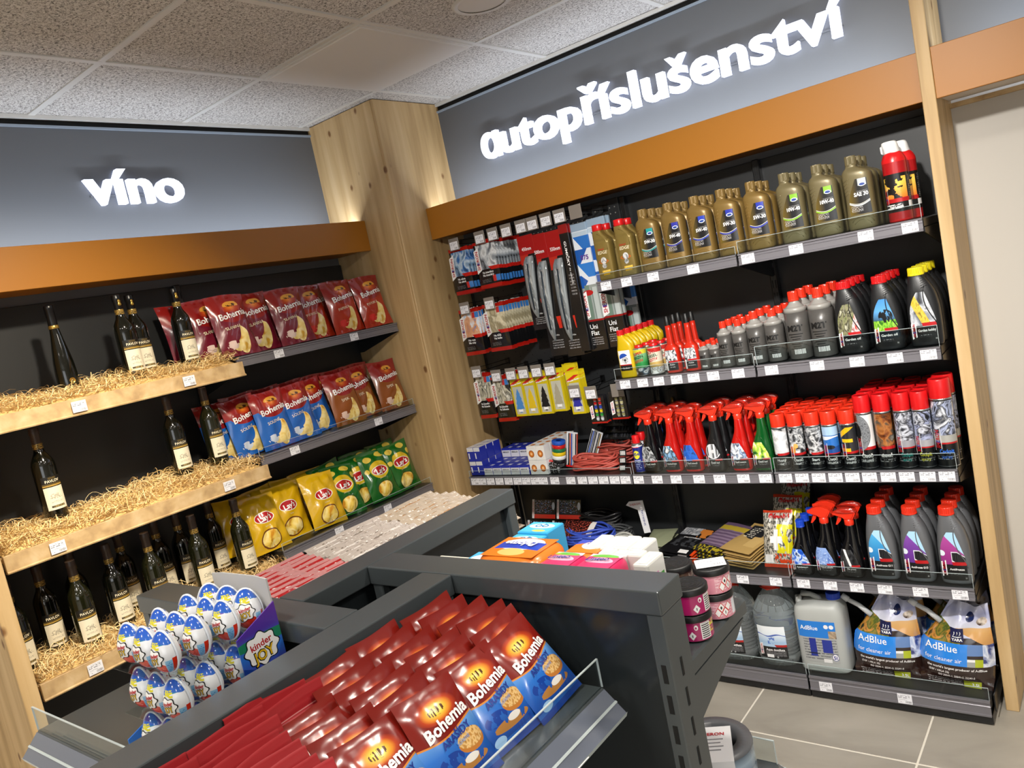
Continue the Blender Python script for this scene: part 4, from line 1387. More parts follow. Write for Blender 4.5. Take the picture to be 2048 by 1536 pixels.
# ================================================================ soft packs
def bag(w, h, t, m, seal=.05, seed=0, back=None, nu=14, nv=18, wr=1.0, pull=.05, skew=1.0, rib=14):
    """sealed pouch standing on z=0, front towards -y; returns (G, front surface)"""
    rn = random.Random(seed)
    ph = [rn.uniform(0, 6.28) for _ in range(10)]
    fq = [rn.uniform(2, 6) for _ in range(4)]

    def prof(v):
        if v < seal or v > 1 - seal:
            return 0.0
        k = (v - seal) / (1 - 2 * seal)
        k = k ** skew
        return max(0, math.sin(math.pi * k)) ** .55

    def half(u, v, s):
        e = abs(2 * u - 1)
        T = t * .5 * prof(v) * max(0, 1 - e ** 2.6) ** .7
        a = min(1, max(0, (v - seal) * 9)) * min(1, max(0, (1 - seal - v) * 9))
        wv = wr * t * .05 * (math.sin(fq[0] * 3 * u + 5 * v + ph[0]) + math.sin(fq[1] * 4 * u - fq[2] * 3 * v + ph[1])) * a * (1 - e ** 4)
        cr = wr * t * .07 * math.sin(u * 26 + ph[2] + 2 * math.sin(v * 5)) * (math.exp(-((v - seal) * 9) ** 2) + math.exp(-((1 - seal - v) * 8) ** 2)) * (1 - e ** 4)
        rb = .0005 * math.sin(v * h / .0032 * 3.1416) if (v < seal or v > 1 - seal) else 0
        return s * (T + .0006 + (wv + cr if T > 0 else 0)) + rb

    def xs(u, v):
        k = 1 - pull * max(0, math.sin(math.pi * v)) ** .7
        return (u - .5) * w * k

    def bend(v):
        return .012 * h * math.sin(v * 5 + ph[4])

    def fr(u, v):
        zz = h * v
        if v > 1 - seal * 1.2:
            zz += .012 * h * math.sin(u * 5 + ph[5]) * (v - 1 + seal * 1.2) / (seal * 1.2)
        return (xs(u, v), half(u, v, -1) + bend(v), zz)

    def bk(u, v):
        p = fr(u, v)
        return (p[0], half(u, v, 1) + bend(v), p[2])
    g = G()
    g.grid(fr, nu, nv, m, True)
    g.grid(bk, nu, nv, back or m, True, None, True)

    def surf(x, z):
        v = min(1, max(0, z / h))
        k = 1 - pull * max(0, math.sin(math.pi * v)) ** .7
        u = min(1, max(0, x / (w * k) + .5))
        return half(u, v, -1) + bend(v)
    return g, surf


# ================================================================ peg board and hanging packs
r = root('peg_board', 'black perforated peg board in the left bay of the car care shelving', 'peg board', (-2.65, 3.118, 1.0))
link('board', G().cbox((0, 0, 0), (.925, .012, 1.09), BLACKW, .002).mesh('board'), r)
g = G()
HOLE = mat('hole_light', '8f8d88', .6)
for i in range(36):
    for j in range(40):
        if j > 33 or (i + j) % 3 == 0:
            x, z = .02 + i * .0253, .03 + j * .0262
            g.add([(x - .0035, -.0004, z), (x, -.0004, z - .0035), (x + .0035, -.0004, z), (x, -.0004, z + .0035)], [(0, 1, 2, 3)], HOLE if j > 37 else SLOT)
link('perforation', g.mesh('perforation'), r, kind='stuff')
CHROME = mat('hook_steel', '2a2b2e', .25, .8)
HOLD = mat('holder_plastic', '7d766f', .25)


def hook(label, x, z, l=.245, card=True, w=.062, big=False):
    r = root('peg_hook', label, 'display hook', (x, 3.117, z), (0, 0, 0), 'peg hooks with price holders')
    g = G().tube([(0, 0, -.004), (0, -l * .6, -.004), (0, -l * .93, .000), (0, -l, .008)], .0022, CHROME, 6)
    g.tube([(0, 0, .016), (0, -l * .7, .017), (0, -l + .006, .020), (0, -l - .006, .022)], .0016, CHROME, 6)
    g.box((-.012, -.003, -.012), (.012, 0, .022), CHROME)
    link('prong', g.mesh('prong'), r)
    ho = link('price_holder', G().cbox((-w / 2, -l - .010, -.030), (w / 2, -l - .007, .028), HOLD, .002).mesh('price_holder'), r)
    if card:
        o = link('price_label', price_me, ho, (0, -l - .0105, -.026))
    return r


RW = [-2.49, -2.328, -2.249, -2.169, -2.084, -2.02, -1.946, -1.873, -1.79]
HL = ['leftmost', 'second', 'third', 'fourth', 'fifth', 'sixth', 'seventh', 'eighth', 'ninth']
for x, n in zip(RW, HL):
    hook('black peg hook with %sprice card in top row, %s from column' % ('' if n != 'ninth' else 'empty ', n), x, 2.052, card=n != 'ninth')
for x, n in zip((-2.508, -2.35), ('over the hand wipes', 'over the leather wipes')):
    hook('black peg hook with price card in second row ' + n, x, 1.745)
for x, n in zip((-2.518, -2.40, -2.31, -2.235, -2.158, -2.081), ('first', 'second', 'third', 'fourth', 'fifth', 'sixth')):
    hook('black peg hook with price card in third row, %s from column' % n, x, 1.40 if n != 'first' else 1.43)
for x, z, n in ((-1.972, 1.287, 'over the dark blue paper tree'), (-1.888, 1.275, 'over the blister of coloured fuses'), (-1.752, 1.275, 'over the blister of small bulbs')):
    hook('black peg hook with price card low on the board ' + n, x, z, card=n[-5:] != 'bulbs')


def wipes(key, pic, t1, t2, seed, w=.124, h=.222, topred=False):
    m = mat('wipes_' + key, 'a3180f', .22, 0, .5, [(('r', 0, .08, 1, .93), '111113'), (('r', .10, .40, 1, .925), pic), (('&', ('r', .0, .37, 1, .445), ('p', 1, 2, 1.42)), 'b51a12'),
        (('r', .66, .80 if topred else .12, .80, .92 if topred else .25), 'b8302c'), (('r', .80, .80 if topred else .12, .98, .92 if topred else .25), '3a78c0'), (('&', ('r', .14, .12, .55, .20), ('rows', 40, .52)), '8a8a8c')])
    g, f = bag(w, h, .016, m, .06, seed, nu=10, nv=14, wr=.8, pull=.03)
    d = G()
    plaque(d, -w * .40, h * .60, h * .55, f, .0016)
    tx(d, t1, INKW, -.002, h * .335, .010, f, bold=.02, wmax=w * .5, eps=.0016)
    tx(d, t2, INKW, -.002, h * .275, .010, f, bold=.02, wmax=w * .5, eps=.0016)
    hl = G().box((-.010, .0005, h), (.010, .0012, h + .004), mat('hang_tab', 'c9c9c9', .3))
    return [('pouch', g.mesh('wipes_pouch')), ('print', d.mesh('wipes_print')), ('hang_tab', hl.mesh('hang_tab'))]


def hang(proto, name, desc, cat, x, z, n, dy=.0225, y0=2.885, group=None, ry=.0, jig=.012):
    for i in range(n):
        lab = desc + ('' if n == 1 else ', front one' if i == 0 else ', %s from front' % NTH[i])
        place(proto, name, lab, cat, (x + random.uniform(-.002, .002), y0 + i * dy, z + random.uniform(-.002, .002)), (random.uniform(-.004, .004), ry + random.uniform(-.008, .008), random.uniform(-jig, jig)))


CARPIC = ('n', 3, ['2a3038', '6f8fb0', 'b9cbd9', '3a6fb0', '15181c'])
hang(wipes('a', CARPIC, 'Na okna', 'Na okná', 1), 'wipes_pack', 'red and black pack of window wipes beside column', 'wipes', -2.492, 1.808, 4)
hang(wipes('b', ('n', 3, ['1d2024', '8d949c', 'd9dde0', '55585e']), 'Na interiéry', 'Na interiéry', 2, .132), 'wipes_pack', 'red and black pack of dashboard wipes on second hook', 'wipes', -2.330, 1.812, 10)
hang(wipes('c', ('n', 3, ['8fb4e0', 'd9e4f0', 'd9a884', 'c98e68', '5a86c4'], 3), 'Na ruce', 'Na ruky', 3, .126, .225, True), 'wipes_pack', 'red and black pack of hand wipes beside column', 'wipes', -2.510, 1.512, 4)
hang(wipes('d', ('n', 3, ['b3a888', '8d8468', 'd9d0b4', 'c9bf9c'], 4), 'Na kůži', 'Na kožu', 4, .128, .228, True), 'wipes_pack', 'red and black pack of beige leather wipes', 'wipes', -2.352, 1.512, 10)
hang(wipes('e', ('n', 4, ['2c2c2a', 'c9c4b0', '55544c', 'e0ddd0'], 6), 'Na čalounění', 'Na čalúnenie', 5, .105, .225, True), 'wipes_pack', 'red and black pack of upholstery wipes in third row', 'wipes', -2.512, 1.192, 2)
hang(wipes('f', ('n', 4, ['2c2c2a', 'c9c4b0', '55544c', 'e0ddd0'], 7), 'Na čalounění', 'Na čalúnenie', 6, .108, .225, True), 'wipes_pack', 'red and black pack of upholstery wipes on second lower hook', 'wipes', -2.404, 1.168, 8)


# wiper blades in long blister packs
def blister_wiper(key, num, h, w=.088):
    m = mat('wiper_card_' + key, '131315', .25, 0, .5, [(('r', 0, .80, 1, 1), '9c1416'), (('&', ('r', 0, .70, 1, .80), ('p', -.5, 1, .53)), 'b0281c'), (('&', ('r', .0, .22, 1, .32), ('p', 1.2, 1, 1.2)), 'c02c1c'), (('&', ('r', .2, .05, .9, .14), ('rows', 50, .5)), '9a9a9c')])
    g = G().cbox((-w / 2, -.001, 0), (w / 2, .001, h), m, .0004)
    b = G().loft(smooth_secs([(h * .12, .004, .002, -.006, -.003), (h * .25, .020, .009, -.012, -.007), (h * .5, .028, .012, -.006, -.010), (h * .70, .030, .011, .004, -.010), (h * .78, .020, .004, .008, -.003)], 3), mat('wiper_film', ('gu', ['4a4f54', '9aa2a6', '6a7074', 'aab1b5', '555a5e']), .14, .3, .7, [(('&', ('r', .3, .1, .7, .9), ('n', 9, .56)), 'b9c0c4')]), 14, 2.6)
    a = G().tube([(-.010, -.016, h * .22), (-.006, -.023, h * .45), (.004, -.022, h * .70)], [.003, .004, .003], mat('wiper_rubber', '2a3540', .3, .3), 8)
    d = G()
    fl = lambda x, z: -.001
    tx(d, num, INKW, 0, h * .86, .016, fl, bold=.01, wmax=w * .6)
    tx(d, 'stírací lišta', INKW, 0, h * .17, .007, fl, wmax=w * .7)
    return [('card', g.mesh('wiper_card')), ('blister', b.mesh('wiper_blister'), 'clear blister'), ('wiper_blade', a.mesh('wiper_blade')), ('print', d.mesh('wiper_print'))]


hang(blister_wiper('450', '450mm', .43), 'wiper_blade_pack', 'red and black wiper blade blister hanging leftmost', 'wiper blade', -2.100, 1.58, 3, .03, 2.895)
hang(blister_wiper('500', '500mm', .55), 'wiper_blade_pack', 'red and black wiper blade blister hanging in the middle', 'wiper blade', -2.030, 1.452, 3, .03, 2.895)
hang(blister_wiper('550', '550mm', .56), 'wiper_blade_pack', 'red and black wiper blade blister hanging rightmost', 'wiper blade', -1.945, 1.440, 3, .03, 2.895)


def slim_pack():
    h, w = .56, .046
    g = G().cbox((-w / 2, -.004, 0), (w / 2, .004, h), mat('slim_card', '121214', .3, 0, .4, [(('r', 0, .93, 1, 1), '8c1416'), (('&', ('r', .2, .45, .8, .62), ('rows', 40, .5)), '98989a')]), .001)
    d = G()
    tx(d, 'GUMIČKY', INKW, 0, h * .77, .012, lambda x, z: -.004, rot=-90, bold=.02, w=.11)
    tx(d, 'do stěračů', INKW, .002, h * .60, .008, lambda x, z: -.004, rot=-90, w=.07)
    return [('sleeve', g.mesh('slim_sleeve')), ('print', d.mesh('slim_print'))]


hang(slim_pack(), 'wiper_rubber_pack', 'narrow black sleeve of wiper rubbers beside blue packs', 'wiper blade', -1.885, 1.455, 2, .02, 2.893)


def flat_pack(key):
    h, w = .56, .092
    blue = [(('r', 0, .52, 1, .94), 'dfe6ee'), (('&', ('r', 0, .80, 1, .90), ('p', .9, 4, 3.75)), '2b6fc2'), (('&', ('r', 0, .69, 1, .80), ('p', -.9, 4, 2.45)), '1c58ae'), (('&', ('r', 0, .58, 1, .69), ('p', .9, 4, 2.9)), '2b7ad0'), (('&', ('r', 0, .50, 1, .60), ('p', -.8, 4, 1.75), ('!', ('p', .6, 4, 2.55))), '1c58ae'), (('r', 0, .94, 1, 1), '8da4ba'), (('r', 0, .90, 1, .935), 'b4c6d6')]
    m = mat('flat_card_' + key, '8f9896', .22, 0, .5, blue + [(('r', 0, .0, 1, .235), '131315'), (('r', .30, .235, .55, .52), '6d8478'), (('r', .60, .235, .95, .50), 'b9c2c2'), (('r', .62, .235, .70, .50), '7d8a86'), (('r', 0, .235, 1, .25), '8c1416'), (('e', .45, .46, .28, .022), 'b0161c'), (('&', ('r', .1, .05, .8, .11), ('rows', 60, .5)), '98989a')])
    g = G().cbox((-w / 2, -.009, 0), (w / 2, .006, h), m, .003)
    d = G()
    f = lambda x, z: -.0093
    tx(d, '575', mat('ink_purple', '5a2a8a', .4), .012, h * .735, .020, f, bold=.03, wmax=.055)
    e = plaque(G(), -.030, h * .36, h * .23, f)
    q = G()
    tx(q, 'Uni', INKW, -.008, h * .195, .021, f, bold=.01)
    tx(q, 'Flat', INKW, -.006, h * .145, .021, f, bold=.01)
    return [('box', g.mesh('flat_box')), ('number_print', d.mesh('flat_number')), ('brand_tab', e.mesh('flat_tab')), ('title_print', q.mesh('flat_title'))]


hang(flat_pack('a'), 'flat_wiper_pack', 'blue and white flat wiper box left of the pair', 'wiper blade', -1.832, 1.447, 2, .026, 2.926)
hang(flat_pack('b'), 'flat_wiper_pack', 'blue and white flat wiper box second beside gold bottles', 'wiper blade', -1.738, 1.452, 2, .026, 2.934)
hang(flat_pack('c'), 'flat_wiper_pack', 'grey flat wiper box hanging lowest under the top shelf', 'wiper blade', -1.738, 1.32, 1, .026, 3.07)


# paper tree air fresheners in yellow frames
def tree_pack(key, tree, band='c8281c'):
    w, h = .072, .200
    Y = mat('tree_yellow', 'c9b414', .3, 0, .4)
    g = G().cbox((-w / 2, -.0008, 0), (w / 2, .0008, h), mat('tree_card_' + key, 'c9b414', .3, 0, .4, [(('r', .12, .05, .88, .72), 'b9b8a8'), (('r', 0, .80, 1, .97), 'd8c41c'), (('&', ('r', 0, .76, 1, .90), ('p', -.18, 1, .72), ('!', ('p', -.18, 1, .79))), band)]), .0004)
    t = G()
    P = [(-.006, .018), (-.006, .036), (-.024, .036), (-.016, .058), (-.021, .060), (-.013, .082), (-.017, .084), (-.009, .104), (-.011, .107), (0, .134), (.011, .107), (.009, .104), (.017, .084), (.013, .082), (.021, .060), (.016, .058), (.024, .036), (.006, .036), (.006, .018)]
    tm = mat('tree_ink_' + key, tree, .5)
    t.prism(P, 'y', -.0024, -.001, tm)
    d = G()
    tx(d, 'Wunder-Baum', INKW, 0, h * .79, .008, lambda x, z: -.0012, bold=.03, rot=10, wmax=w * .9)
    d.add([(-.013, -.0027, .022), (.013, -.0027, .022), (.013, -.0027, .034), (-.013, -.0027, .034)], [(0, 1, 2, 3)], INKW)
    return [('card', g.mesh('tree_card')), ('paper_tree', t.mesh('paper_tree')), ('print', d.mesh('tree_print'))]


for i, (k, c, n) in enumerate((('blue', '4a86c8', 'light blue'), ('yellow', 'd9b820', 'yellow'), ('black', '141416', 'black'), ('grey', 'a09a84', 'grey'), ('navy', '2c2f9a', 'dark blue'))):
    x = (-2.312, -2.237, -2.160, -2.083, -1.985)[i]
    hang(tree_pack(k, c), 'air_freshener', 'yellow framed air freshener with %s paper tree' % n, 'air freshener', x, (1.188, 1.186, 1.188, 1.196, 1.175)[i], 5 if i != 3 else 3, .012, 2.89)
hang(tree_pack('second', 'd9dde0'), 'air_freshener', 'yellow framed air freshener with pale paper tree on taller hook', 'air freshener', -2.030, 1.203, 3, .012, 2.94)


def fuse_blister(key, cols, w=.082, h=.125):
    g = G().cbox((-w / 2, -.001, 0), (w / 2, .001, h), mat('fuse_card', '131315', .25, 0, .5, [(('r', 0, 0, 1, .06), 'a3180f'), (('r', 0, .86, 1, 1), '1c1c20')]), .0005)
    b = G()
    for j, c in enumerate(cols):
        for i in range(2):
            x, z = -.004 + i * .024, h * .14 + j * h * .14
            b.box((x - .006, -.006, z), (x + .006, -.001, z + .011), mat('fuse_' + c, c, .25))
            b.box((x - .004, -.004, z - .004), (x - .002, -.002, z), CARD).box((x + .002, -.004, z - .004), (x + .004, -.002, z), CARD)
    d = G()
    plaque(d, -w * .36, h * .42, h * .52, lambda x, z: -.001)
    return [('card', g.mesh('fuse_card')), ('fuse_set', b.mesh('fuse_set')), ('print', d.mesh('fuse_print'))]


hang(fuse_blister('a', ['c9ccd0', '2f8a3c', 'd9c414', '2c3f9a', 'a81c1c', 'b8381c']), 'fuse_blister', 'black blister card of coloured fuses', 'fuses', -1.888, 1.128, 3, .016, 2.89)
hang(fuse_blister('b', ['8d8a60', 'a8a46a', '6d6a48', 'b9b48a', '8d8a60']), 'fuse_blister', 'black blister card of small brass bulbs', 'bulbs', -1.775, 1.140, 2, .016, 2.89)

# ================================================================ bulb boxes, tape, ties (third shelf of the left bay)
BZ = .919
BBLUE = [(('r', 0, 0, 1, 1), '2330a0'), (('r', 0, .72, 1, 1), 'e6e6e8'), (('&', ('r', .15, .78, .85, .92), ('n', 30, .5)), '30303a'), (('r', .12, .18, .30, .60), 'e6e6e8')]


def carton(w, d, h, m, side=None, top=None, name='carton'):
    """small folding carton; separate print on the front, sides and top; lid flap seam as a raised tab"""
    g = G()
    r_ = .0008
    g.cbox((-w / 2, 0, 0), (w / 2, d, h), side or m, r_)
    g.add([(-w / 2 + .0006, -.0003, .0006), (w / 2 - .0006, -.0003, .0006), (w / 2 - .0006, -.0003, h - .0006), (-w / 2 + .0006, -.0003, h - .0006)], [(0, 1, 2, 3)], m, [(0, 0), (1, 0), (1, 1), (0, 1)])
    g.add([(-w / 2 + .0006, .0006, h + .0003), (w / 2 - .0006, .0006, h + .0003), (w / 2 - .0006, d - .0006, h + .0003), (-w / 2 + .0006, d - .0006, h + .0003)], [(0, 1, 2, 3)], top or side or m, [(0, 0), (1, 0), (1, 1), (0, 1)])
    f = G().box((-w / 2 + .001, -.0009, h * .80), (w / 2 - .001, -.0003, h - .0006), top or m)
    return [('carton', g.mesh(name)), ('flap', f.mesh('carton_flap'))]


def carton_txt(P, t, z, h, w, m=INKK):
    d = G()
    tx(d, t, m, 0, z, h, lambda a, b: -.0009, bold=.03, wmax=w)
    P.append(('print', d.mesh('carton_print')))
    return P


BLUEC = mat('carton_blue', '2330a0', .4)
CWHITE = mat('carton_white', 'dcdce0', .4)
P = carton(.041, .05, .07, mat('bulb_front_blue', '2330a0', .4, layers=BBLUE), BLUEC, CWHITE, 'bulb_carton')
for cx, n, dz in ((-2.628, 'left', 0), (-2.585, 'second', 0)):
    for i in range(3):
        for k in range(2):
            place(P, 'bulb_box', 'tall blue and white bulb box, %s column beside column, %s layer, %s deep' % (n, ('lower', 'upper')[k], NTH[i]), 'bulb box', (cx, 2.818 + i * .056, BZ + k * .0712))
P2 = carton_txt(carton(.055, .052, .044, CWHITE, mat('carton_side', '2b36a8', .4, layers=[(('&', ('r', .2, .2, .8, .8), ('n', 9, .55)), 'c9cce6')]), mat('carton_top', '2330a0', .4, layers=[(('r', .55, .3, .9, .7), 'd9dbe6')]), 'lamp_carton'), 'NEOLUX', .026, .007, .04)
for j in range(5):
    for i in range(5):
        for k in range(2 if i > 2 else 1):
            place(P2, 'lamp_box', 'low white fronted lamp box, %s from left, %s deep%s' % (NTH[j], NTH[i], ', stacked on top' if k else ''), 'bulb box', (-2.532 + j * .0565, 2.815 + i * .0535, BZ + k * .0452 + .0))
POR = carton(.050, .05, .068, mat('bulb_front_orange', 'e6e4e0', .4, layers=[(('e', .5, .45, .32, .26), ('gr', ['ffe0b0', 'd9822c', '8c3c14'], .5, .45, .32, .26)), (('&', ('r', .1, .80, .9, .94), ('n', 26, .5)), '3a3a3e')]), CWHITE, mat('bulb_top_orange', 'e2e0dc', .4, layers=[(('e', .5, .5, .25, .3), 'c8762c')]), 'orange_bulb_carton')
for j in range(2):
    for i in range(5):
        for k in range(2):
            place(POR, 'bulb_box', 'white bulb box with orange lamp picture, %s column, %s layer, %s deep' % (('left', 'right')[j], ('lower', 'upper')[k], NTH[i]), 'bulb box', (-2.243 + j * .0515, 2.812 + i * .053, BZ + k * .0692))
# roll of coloured insulating tapes in a clear pack
r = root('tape_pack', 'pack of coloured insulating tape rolls standing beside cable ties', 'tape', (-2.128, 2.86, BZ + .0455), (0, .18, 0))
for i, c in enumerate(('15161a', 'd9dde0', 'd9b81c', '1c6a3c', 'b81c1c', '1f4fb0')):
    link('tape_roll', G().lathe([(.012, i * .0175), (.031, i * .0175), (.0325, i * .0175 + .002), (.0325, i * .0175 + .0155), (.031, i * .0175 + .017), (.012, i * .0175 + .017)], mat('tape_' + c, c, .25), 24).mesh('tape_roll'), r)
g, f = bag(.085, .062, .02, mat('bit_pack', '17181a', .2, .1, .6, [(('n', 9, .55), '8d9094'), (('r', 0, .85, 1, 1), 'b01c14')]), .06, 5, nu=8, nv=8)
r = root('clip_bag', 'small clear bag of black clips under the tape rolls', 'bag', (-2.155, 2.83, BZ + .001), (-.12, 0, .02))
link('bag', g.mesh('clip_bag'), r)
dd = G()
plaque(dd, -.033, .032, .045, f)
link('print', dd.mesh('clip_print'), r)
# cable ties
TIES = ['e4e4e6', '16171a', 'c8541c', '2f4fa8', 'b8b8bc', 'd9d9dc', '15161a', 'a8341c']
def tie_pack(lab, x, y, z, ry, cols):
    r = root('cable_tie_pack', lab, 'cable ties', (x, y, z), (-.12, ry, 0))
    link('card', G().cbox((-.030, -.0012, 0), (.030, 0, .165), mat('tie_film', 'c9ccd2', .2, 0, .5), .0004).mesh('tie_card'), r)
    for i, c in enumerate(cols):
        x0 = -.026 + i * .0075
        link('cable_tie', G().box((x0, -.0045, .008), (x0 + .0045, -.0014, .158), mat('tie_' + c, c, .3)).box((x0 - .0006, -.006, .008), (x0 + .0052, -.0014, .016), mat('tie_' + c, c, .3)).mesh('cable_tie'), r)
    link('header', G().box((-.030, -.0064, .0), (.030, -.0012, .007), REDCAP).mesh('tie_header'), r)
tie_pack('tall pack of white black and orange cable ties', -2.092, 2.90, BZ + .008, .16, TIES)
tie_pack('pack of black and blue cable ties leaning behind the ropes', -2.03, 2.955, BZ + .006, .42, ['15161a', '2f4fa8', '55585e', '15161a', 'b8b8bc', '15161a', '6d5a20'])


def coil(r0, r1, h, n, m, wob=.004, seed=1, tr=.0035, turns=5):
    """hank of rope: flattened loops"""
    rn = random.Random(seed)
    g = G()
    for k in range(n):
        pts = []
        a0 = rn.uniform(0, 6.28)
        s = rn.uniform(.72, 1.0)
        z = h * (k + .5) / n
        for i in range(25):
            a = a0 + 2 * math.pi * i / 24
            pts.append((r0 * s * math.cos(a) + rn.uniform(-wob, wob) * .3, r1 * s * math.sin(a), z + wob * math.sin(a * 3 + k)))
        g.tube(pts, tr, m, 5)
    return g


def rope_mat(k, a, b):
    m = Mat('rope_' + k, a, .55)
    ramp_tex(m.m, 'ShaderNodeTexWave', 110, [a, b, a], (1, .5, 1), 2, 2.0, [.3, .5, .8])
    return m.m


r = root('tow_rope', 'red and white tow rope hank in clear wrap on the left bay shelf', 'rope', (-1.945, 2.885, BZ + .008), (0, 0, .05))
link('rope', coil(.125, .052, .055, 14, rope_mat('red', 'a81c14', 'd9a894'), .006, 2, .0052).mesh('red_rope'), r)
r = root('tow_rope', 'second red tow rope hank heaped behind the front one', 'rope', (-1.90, 2.998, BZ + .008), (0, 0, -.1))
link('rope', coil(.11, .052, .085, 14, rope_mat('red2', '8c1812', 'c98a78'), .006, 8, .0052).mesh('red_rope'), r)
for i in range(3):
    r = root('barcode_tag', 'black header card with white barcode, %s from top' % ('top', 'second', 'third')[i], 'tag', (-1.787, 2.83 + .012 * (2 - i) + .01, BZ + .062 - i * .030), (-.3, 0, .05))
    link('card', G().cbox((-.016, -.0012, 0), (.018, .0012, .027), INKK, .0005).mesh('tag_card'), r)
    link('barcode', G().add([(-.012, -.0016, .004), (.014, -.0016, .004), (.014, -.0016, .022), (-.012, -.0016, .022)], [(0, 1, 2, 3)], mat('barcode', 'e8e8e8', .5, layers=[(('bars', 30, .5), '101010')]), [(0, 0), (1, 0), (1, 1), (0, 1)]).mesh('barcode'), r)
for i in range(3):
    g, f = bag(.155, .10, .026, mat('strap_pack', '101113', .25, 0, .6, [(('&', ('bars', 11, .52), ('r', .05, .1, .95, .9)), '2c2d31')]), .05, 20 + i, nu=12, nv=10)
    r = root('strap_pack', 'black packet of lashing straps lying on the ropes, %s of three' % ('topmost', 'middle', 'lowest')[i], 'strap pack', (-1.90 + .01 * i, 3.012 - .006 * i, BZ + .165 - .030 * i), (-1.15, .10, .25))
    link('pouch', g.mesh('strap_pouch'), r)
    d = G()
    tx(d, 'SHERON', INKW, -.045, .088, .009, f, bold=.02)
    link('print', d.mesh('strap_print'), r)
r = root('dark_strap_bag', 'dark red patterned strap bag behind the tow ropes', 'strap pack', (-1.865, 3.045, BZ + .001), (-.1, 0, .1))
g, f = bag(.17, .12, .05, mat('strap_red', '17181a', .3, 0, .5, [(('n', 14, .56), '8c2018')]), .05, 31, nu=12, nv=10)
link('pouch', g.mesh('strap_bag'), r)
r = root('tyre_gauge_blister', 'small gold tyre gauge blister hanging below the second shelf', 'tyre gauge', (-1.628, 3.112, 1.10))
link('card', G().cbox((-.02, -.001, 0), (.02, .001, .12), INKK, .0005).mesh('gauge_card'), r)
link('gauge', G().lathe([(.0, .02), (.006, .022), (.008, .05), (.006, .075), (0, .078)], mat('brass', 'b8924a', .3, .7), 14, (0, -.008)).mesh('gauge'), r)
link('hook_prong', G().tube([(0, .0485, .118), (0, -.03, .118)], .002, CHROME, 6).mesh('hook_prong'), r)
r = root('blue_header_card', 'dark blue header card standing behind the lubricant cans', 'tag', (-1.650, 2.945, .919))
link('card', G().cbox((-.034, -.001, 0), (.034, .001, .172), mat('blue_card', '1c3a8c', .4), .0005).mesh('blue_card'), r)

# ================================================================ fourth shelf: fuses, ropes, gloves, first aid
Z4 = .502
for i in range(2):
    for j in range(3 if i else 2):
        r = root('fuse_assortment', 'black and red fuse assortment card, %s row, %s from left' % (('upper', 'lower')[i], NTH[j]), 'fuses', (-2.46 + j * .158 - .03 * i + i * .02, 3.075 - i * .06, Z4 + .10 - i * .092), (-.35, 0, 0))
        link('card', G().cbox((-.074, -.002, 0), (.074, .002, .098), mat('fuse_big', '131418', .25, 0, .5, [(('r', 0, 0, .10, 1), 'd9d9dc'), (('&', ('r', .15, .3, .85, .95), ('v', 16, 0)) if False else ('&', ('r', .15, .3, .85, .95), ('n', 16, .55)), ('n', 12, ['1c2f8a', '6f8fd0', '9aa2b0', 'b83a2c'])), (('r', .1, 0, 1, .22), 'a82418'), (('e', .92, .66, .06, .2), 'c9d4e6')]), .001).mesh('fuse_big_card'), r)
        d = G()
        tx(d, 'SHERON', INKR, -.066, .05, .008, lambda x, z: -.002, rot=90, w=.07)
        link('print', d.mesh('fuse_big_print'), r)
r = root('jumper_cables', 'black jumper cables in bag behind the blue rope', 'cables', (-2.09, 3.05, Z4 + .02), (0, 0, .05))
link('cable', coil(.115, .05, .13, 10, mat('cable_black', '141416', .35), .008, 5, .007).mesh('cable'), r)
link('clamp', G().prism([(-.05, 0), (.04, .004), (.05, .014), (.0, .022), (-.05, .012)], 'y', -.06, -.05, mat('clamp_metal', '8d8a84', .3, .8)).mesh('clamp'), r)
r = root('cable_header', 'white header card standing beside the jumper cables', 'tag', (-1.862, 3.02, Z4 + .06), (-.18, -.16, 0))
link('card', G().prism([(-.05, .14), (-.03, .155), (.045, .15), (.05, 0), (.015, 0), (.008, .11)], 'y', -.001, .001, CARD).mesh('header_card'), r)
link('print', tx(tx(G(), 'SHERON', INKR, 0, .138, .010, lambda x, z: -.0012, w=.06), 'SHERON', INKB, .030, .07, .010, lambda x, z: -.0012, rot=90, w=.07).mesh('header_print'), r)
r = root('blue_rope', 'bright blue rope hank beside the tissue packs', 'rope', (-2.075, 2.915, Z4 + .010), (0, 0, .1))
link('rope', coil(.128, .075, .115, 18, rope_mat('blue', '1c3fb8', '7f98e0'), .007, 3, .0058).mesh('blue_rope'), r)
r = root('red_rope_pack', 'red rope bundle in a dark wrap lying before the blue rope', 'rope', (-2.125, 2.855, Z4 + .095), (-.9, 0, -.1))
g, f = bag(.19, .09, .03, mat('rope_wrap', '2c1412', .25, 0, .6, [(('n', 18, .55), 'a8483c'), (('r', .86, 0, 1, 1), 'd9d4d0')]), .05, 33, nu=12, nv=10)
link('pouch', g.mesh('rope_wrap'), r)
r = root('white_rope', 'grey and white twisted rope hank standing on end', 'rope', (-1.885, 2.905, Z4 + .058), (math.pi / 2, 0, .2))
link('rope', coil(.062, .052, .10, 14, rope_mat('white', '9a9a94', 'e6e6e0'), .005, 6, .006).mesh('white_rope'), r)
r = root('dark_rope', 'dark grey rope bundle beside the white rope hank', 'rope', (-1.96, 2.985, Z4 + .01), (0, 0, .2))
link('rope', coil(.08, .05, .09, 10, rope_mat('dark', '2a2c2e', '6a6d70'), .006, 7, .006).mesh('dark_rope'), r)


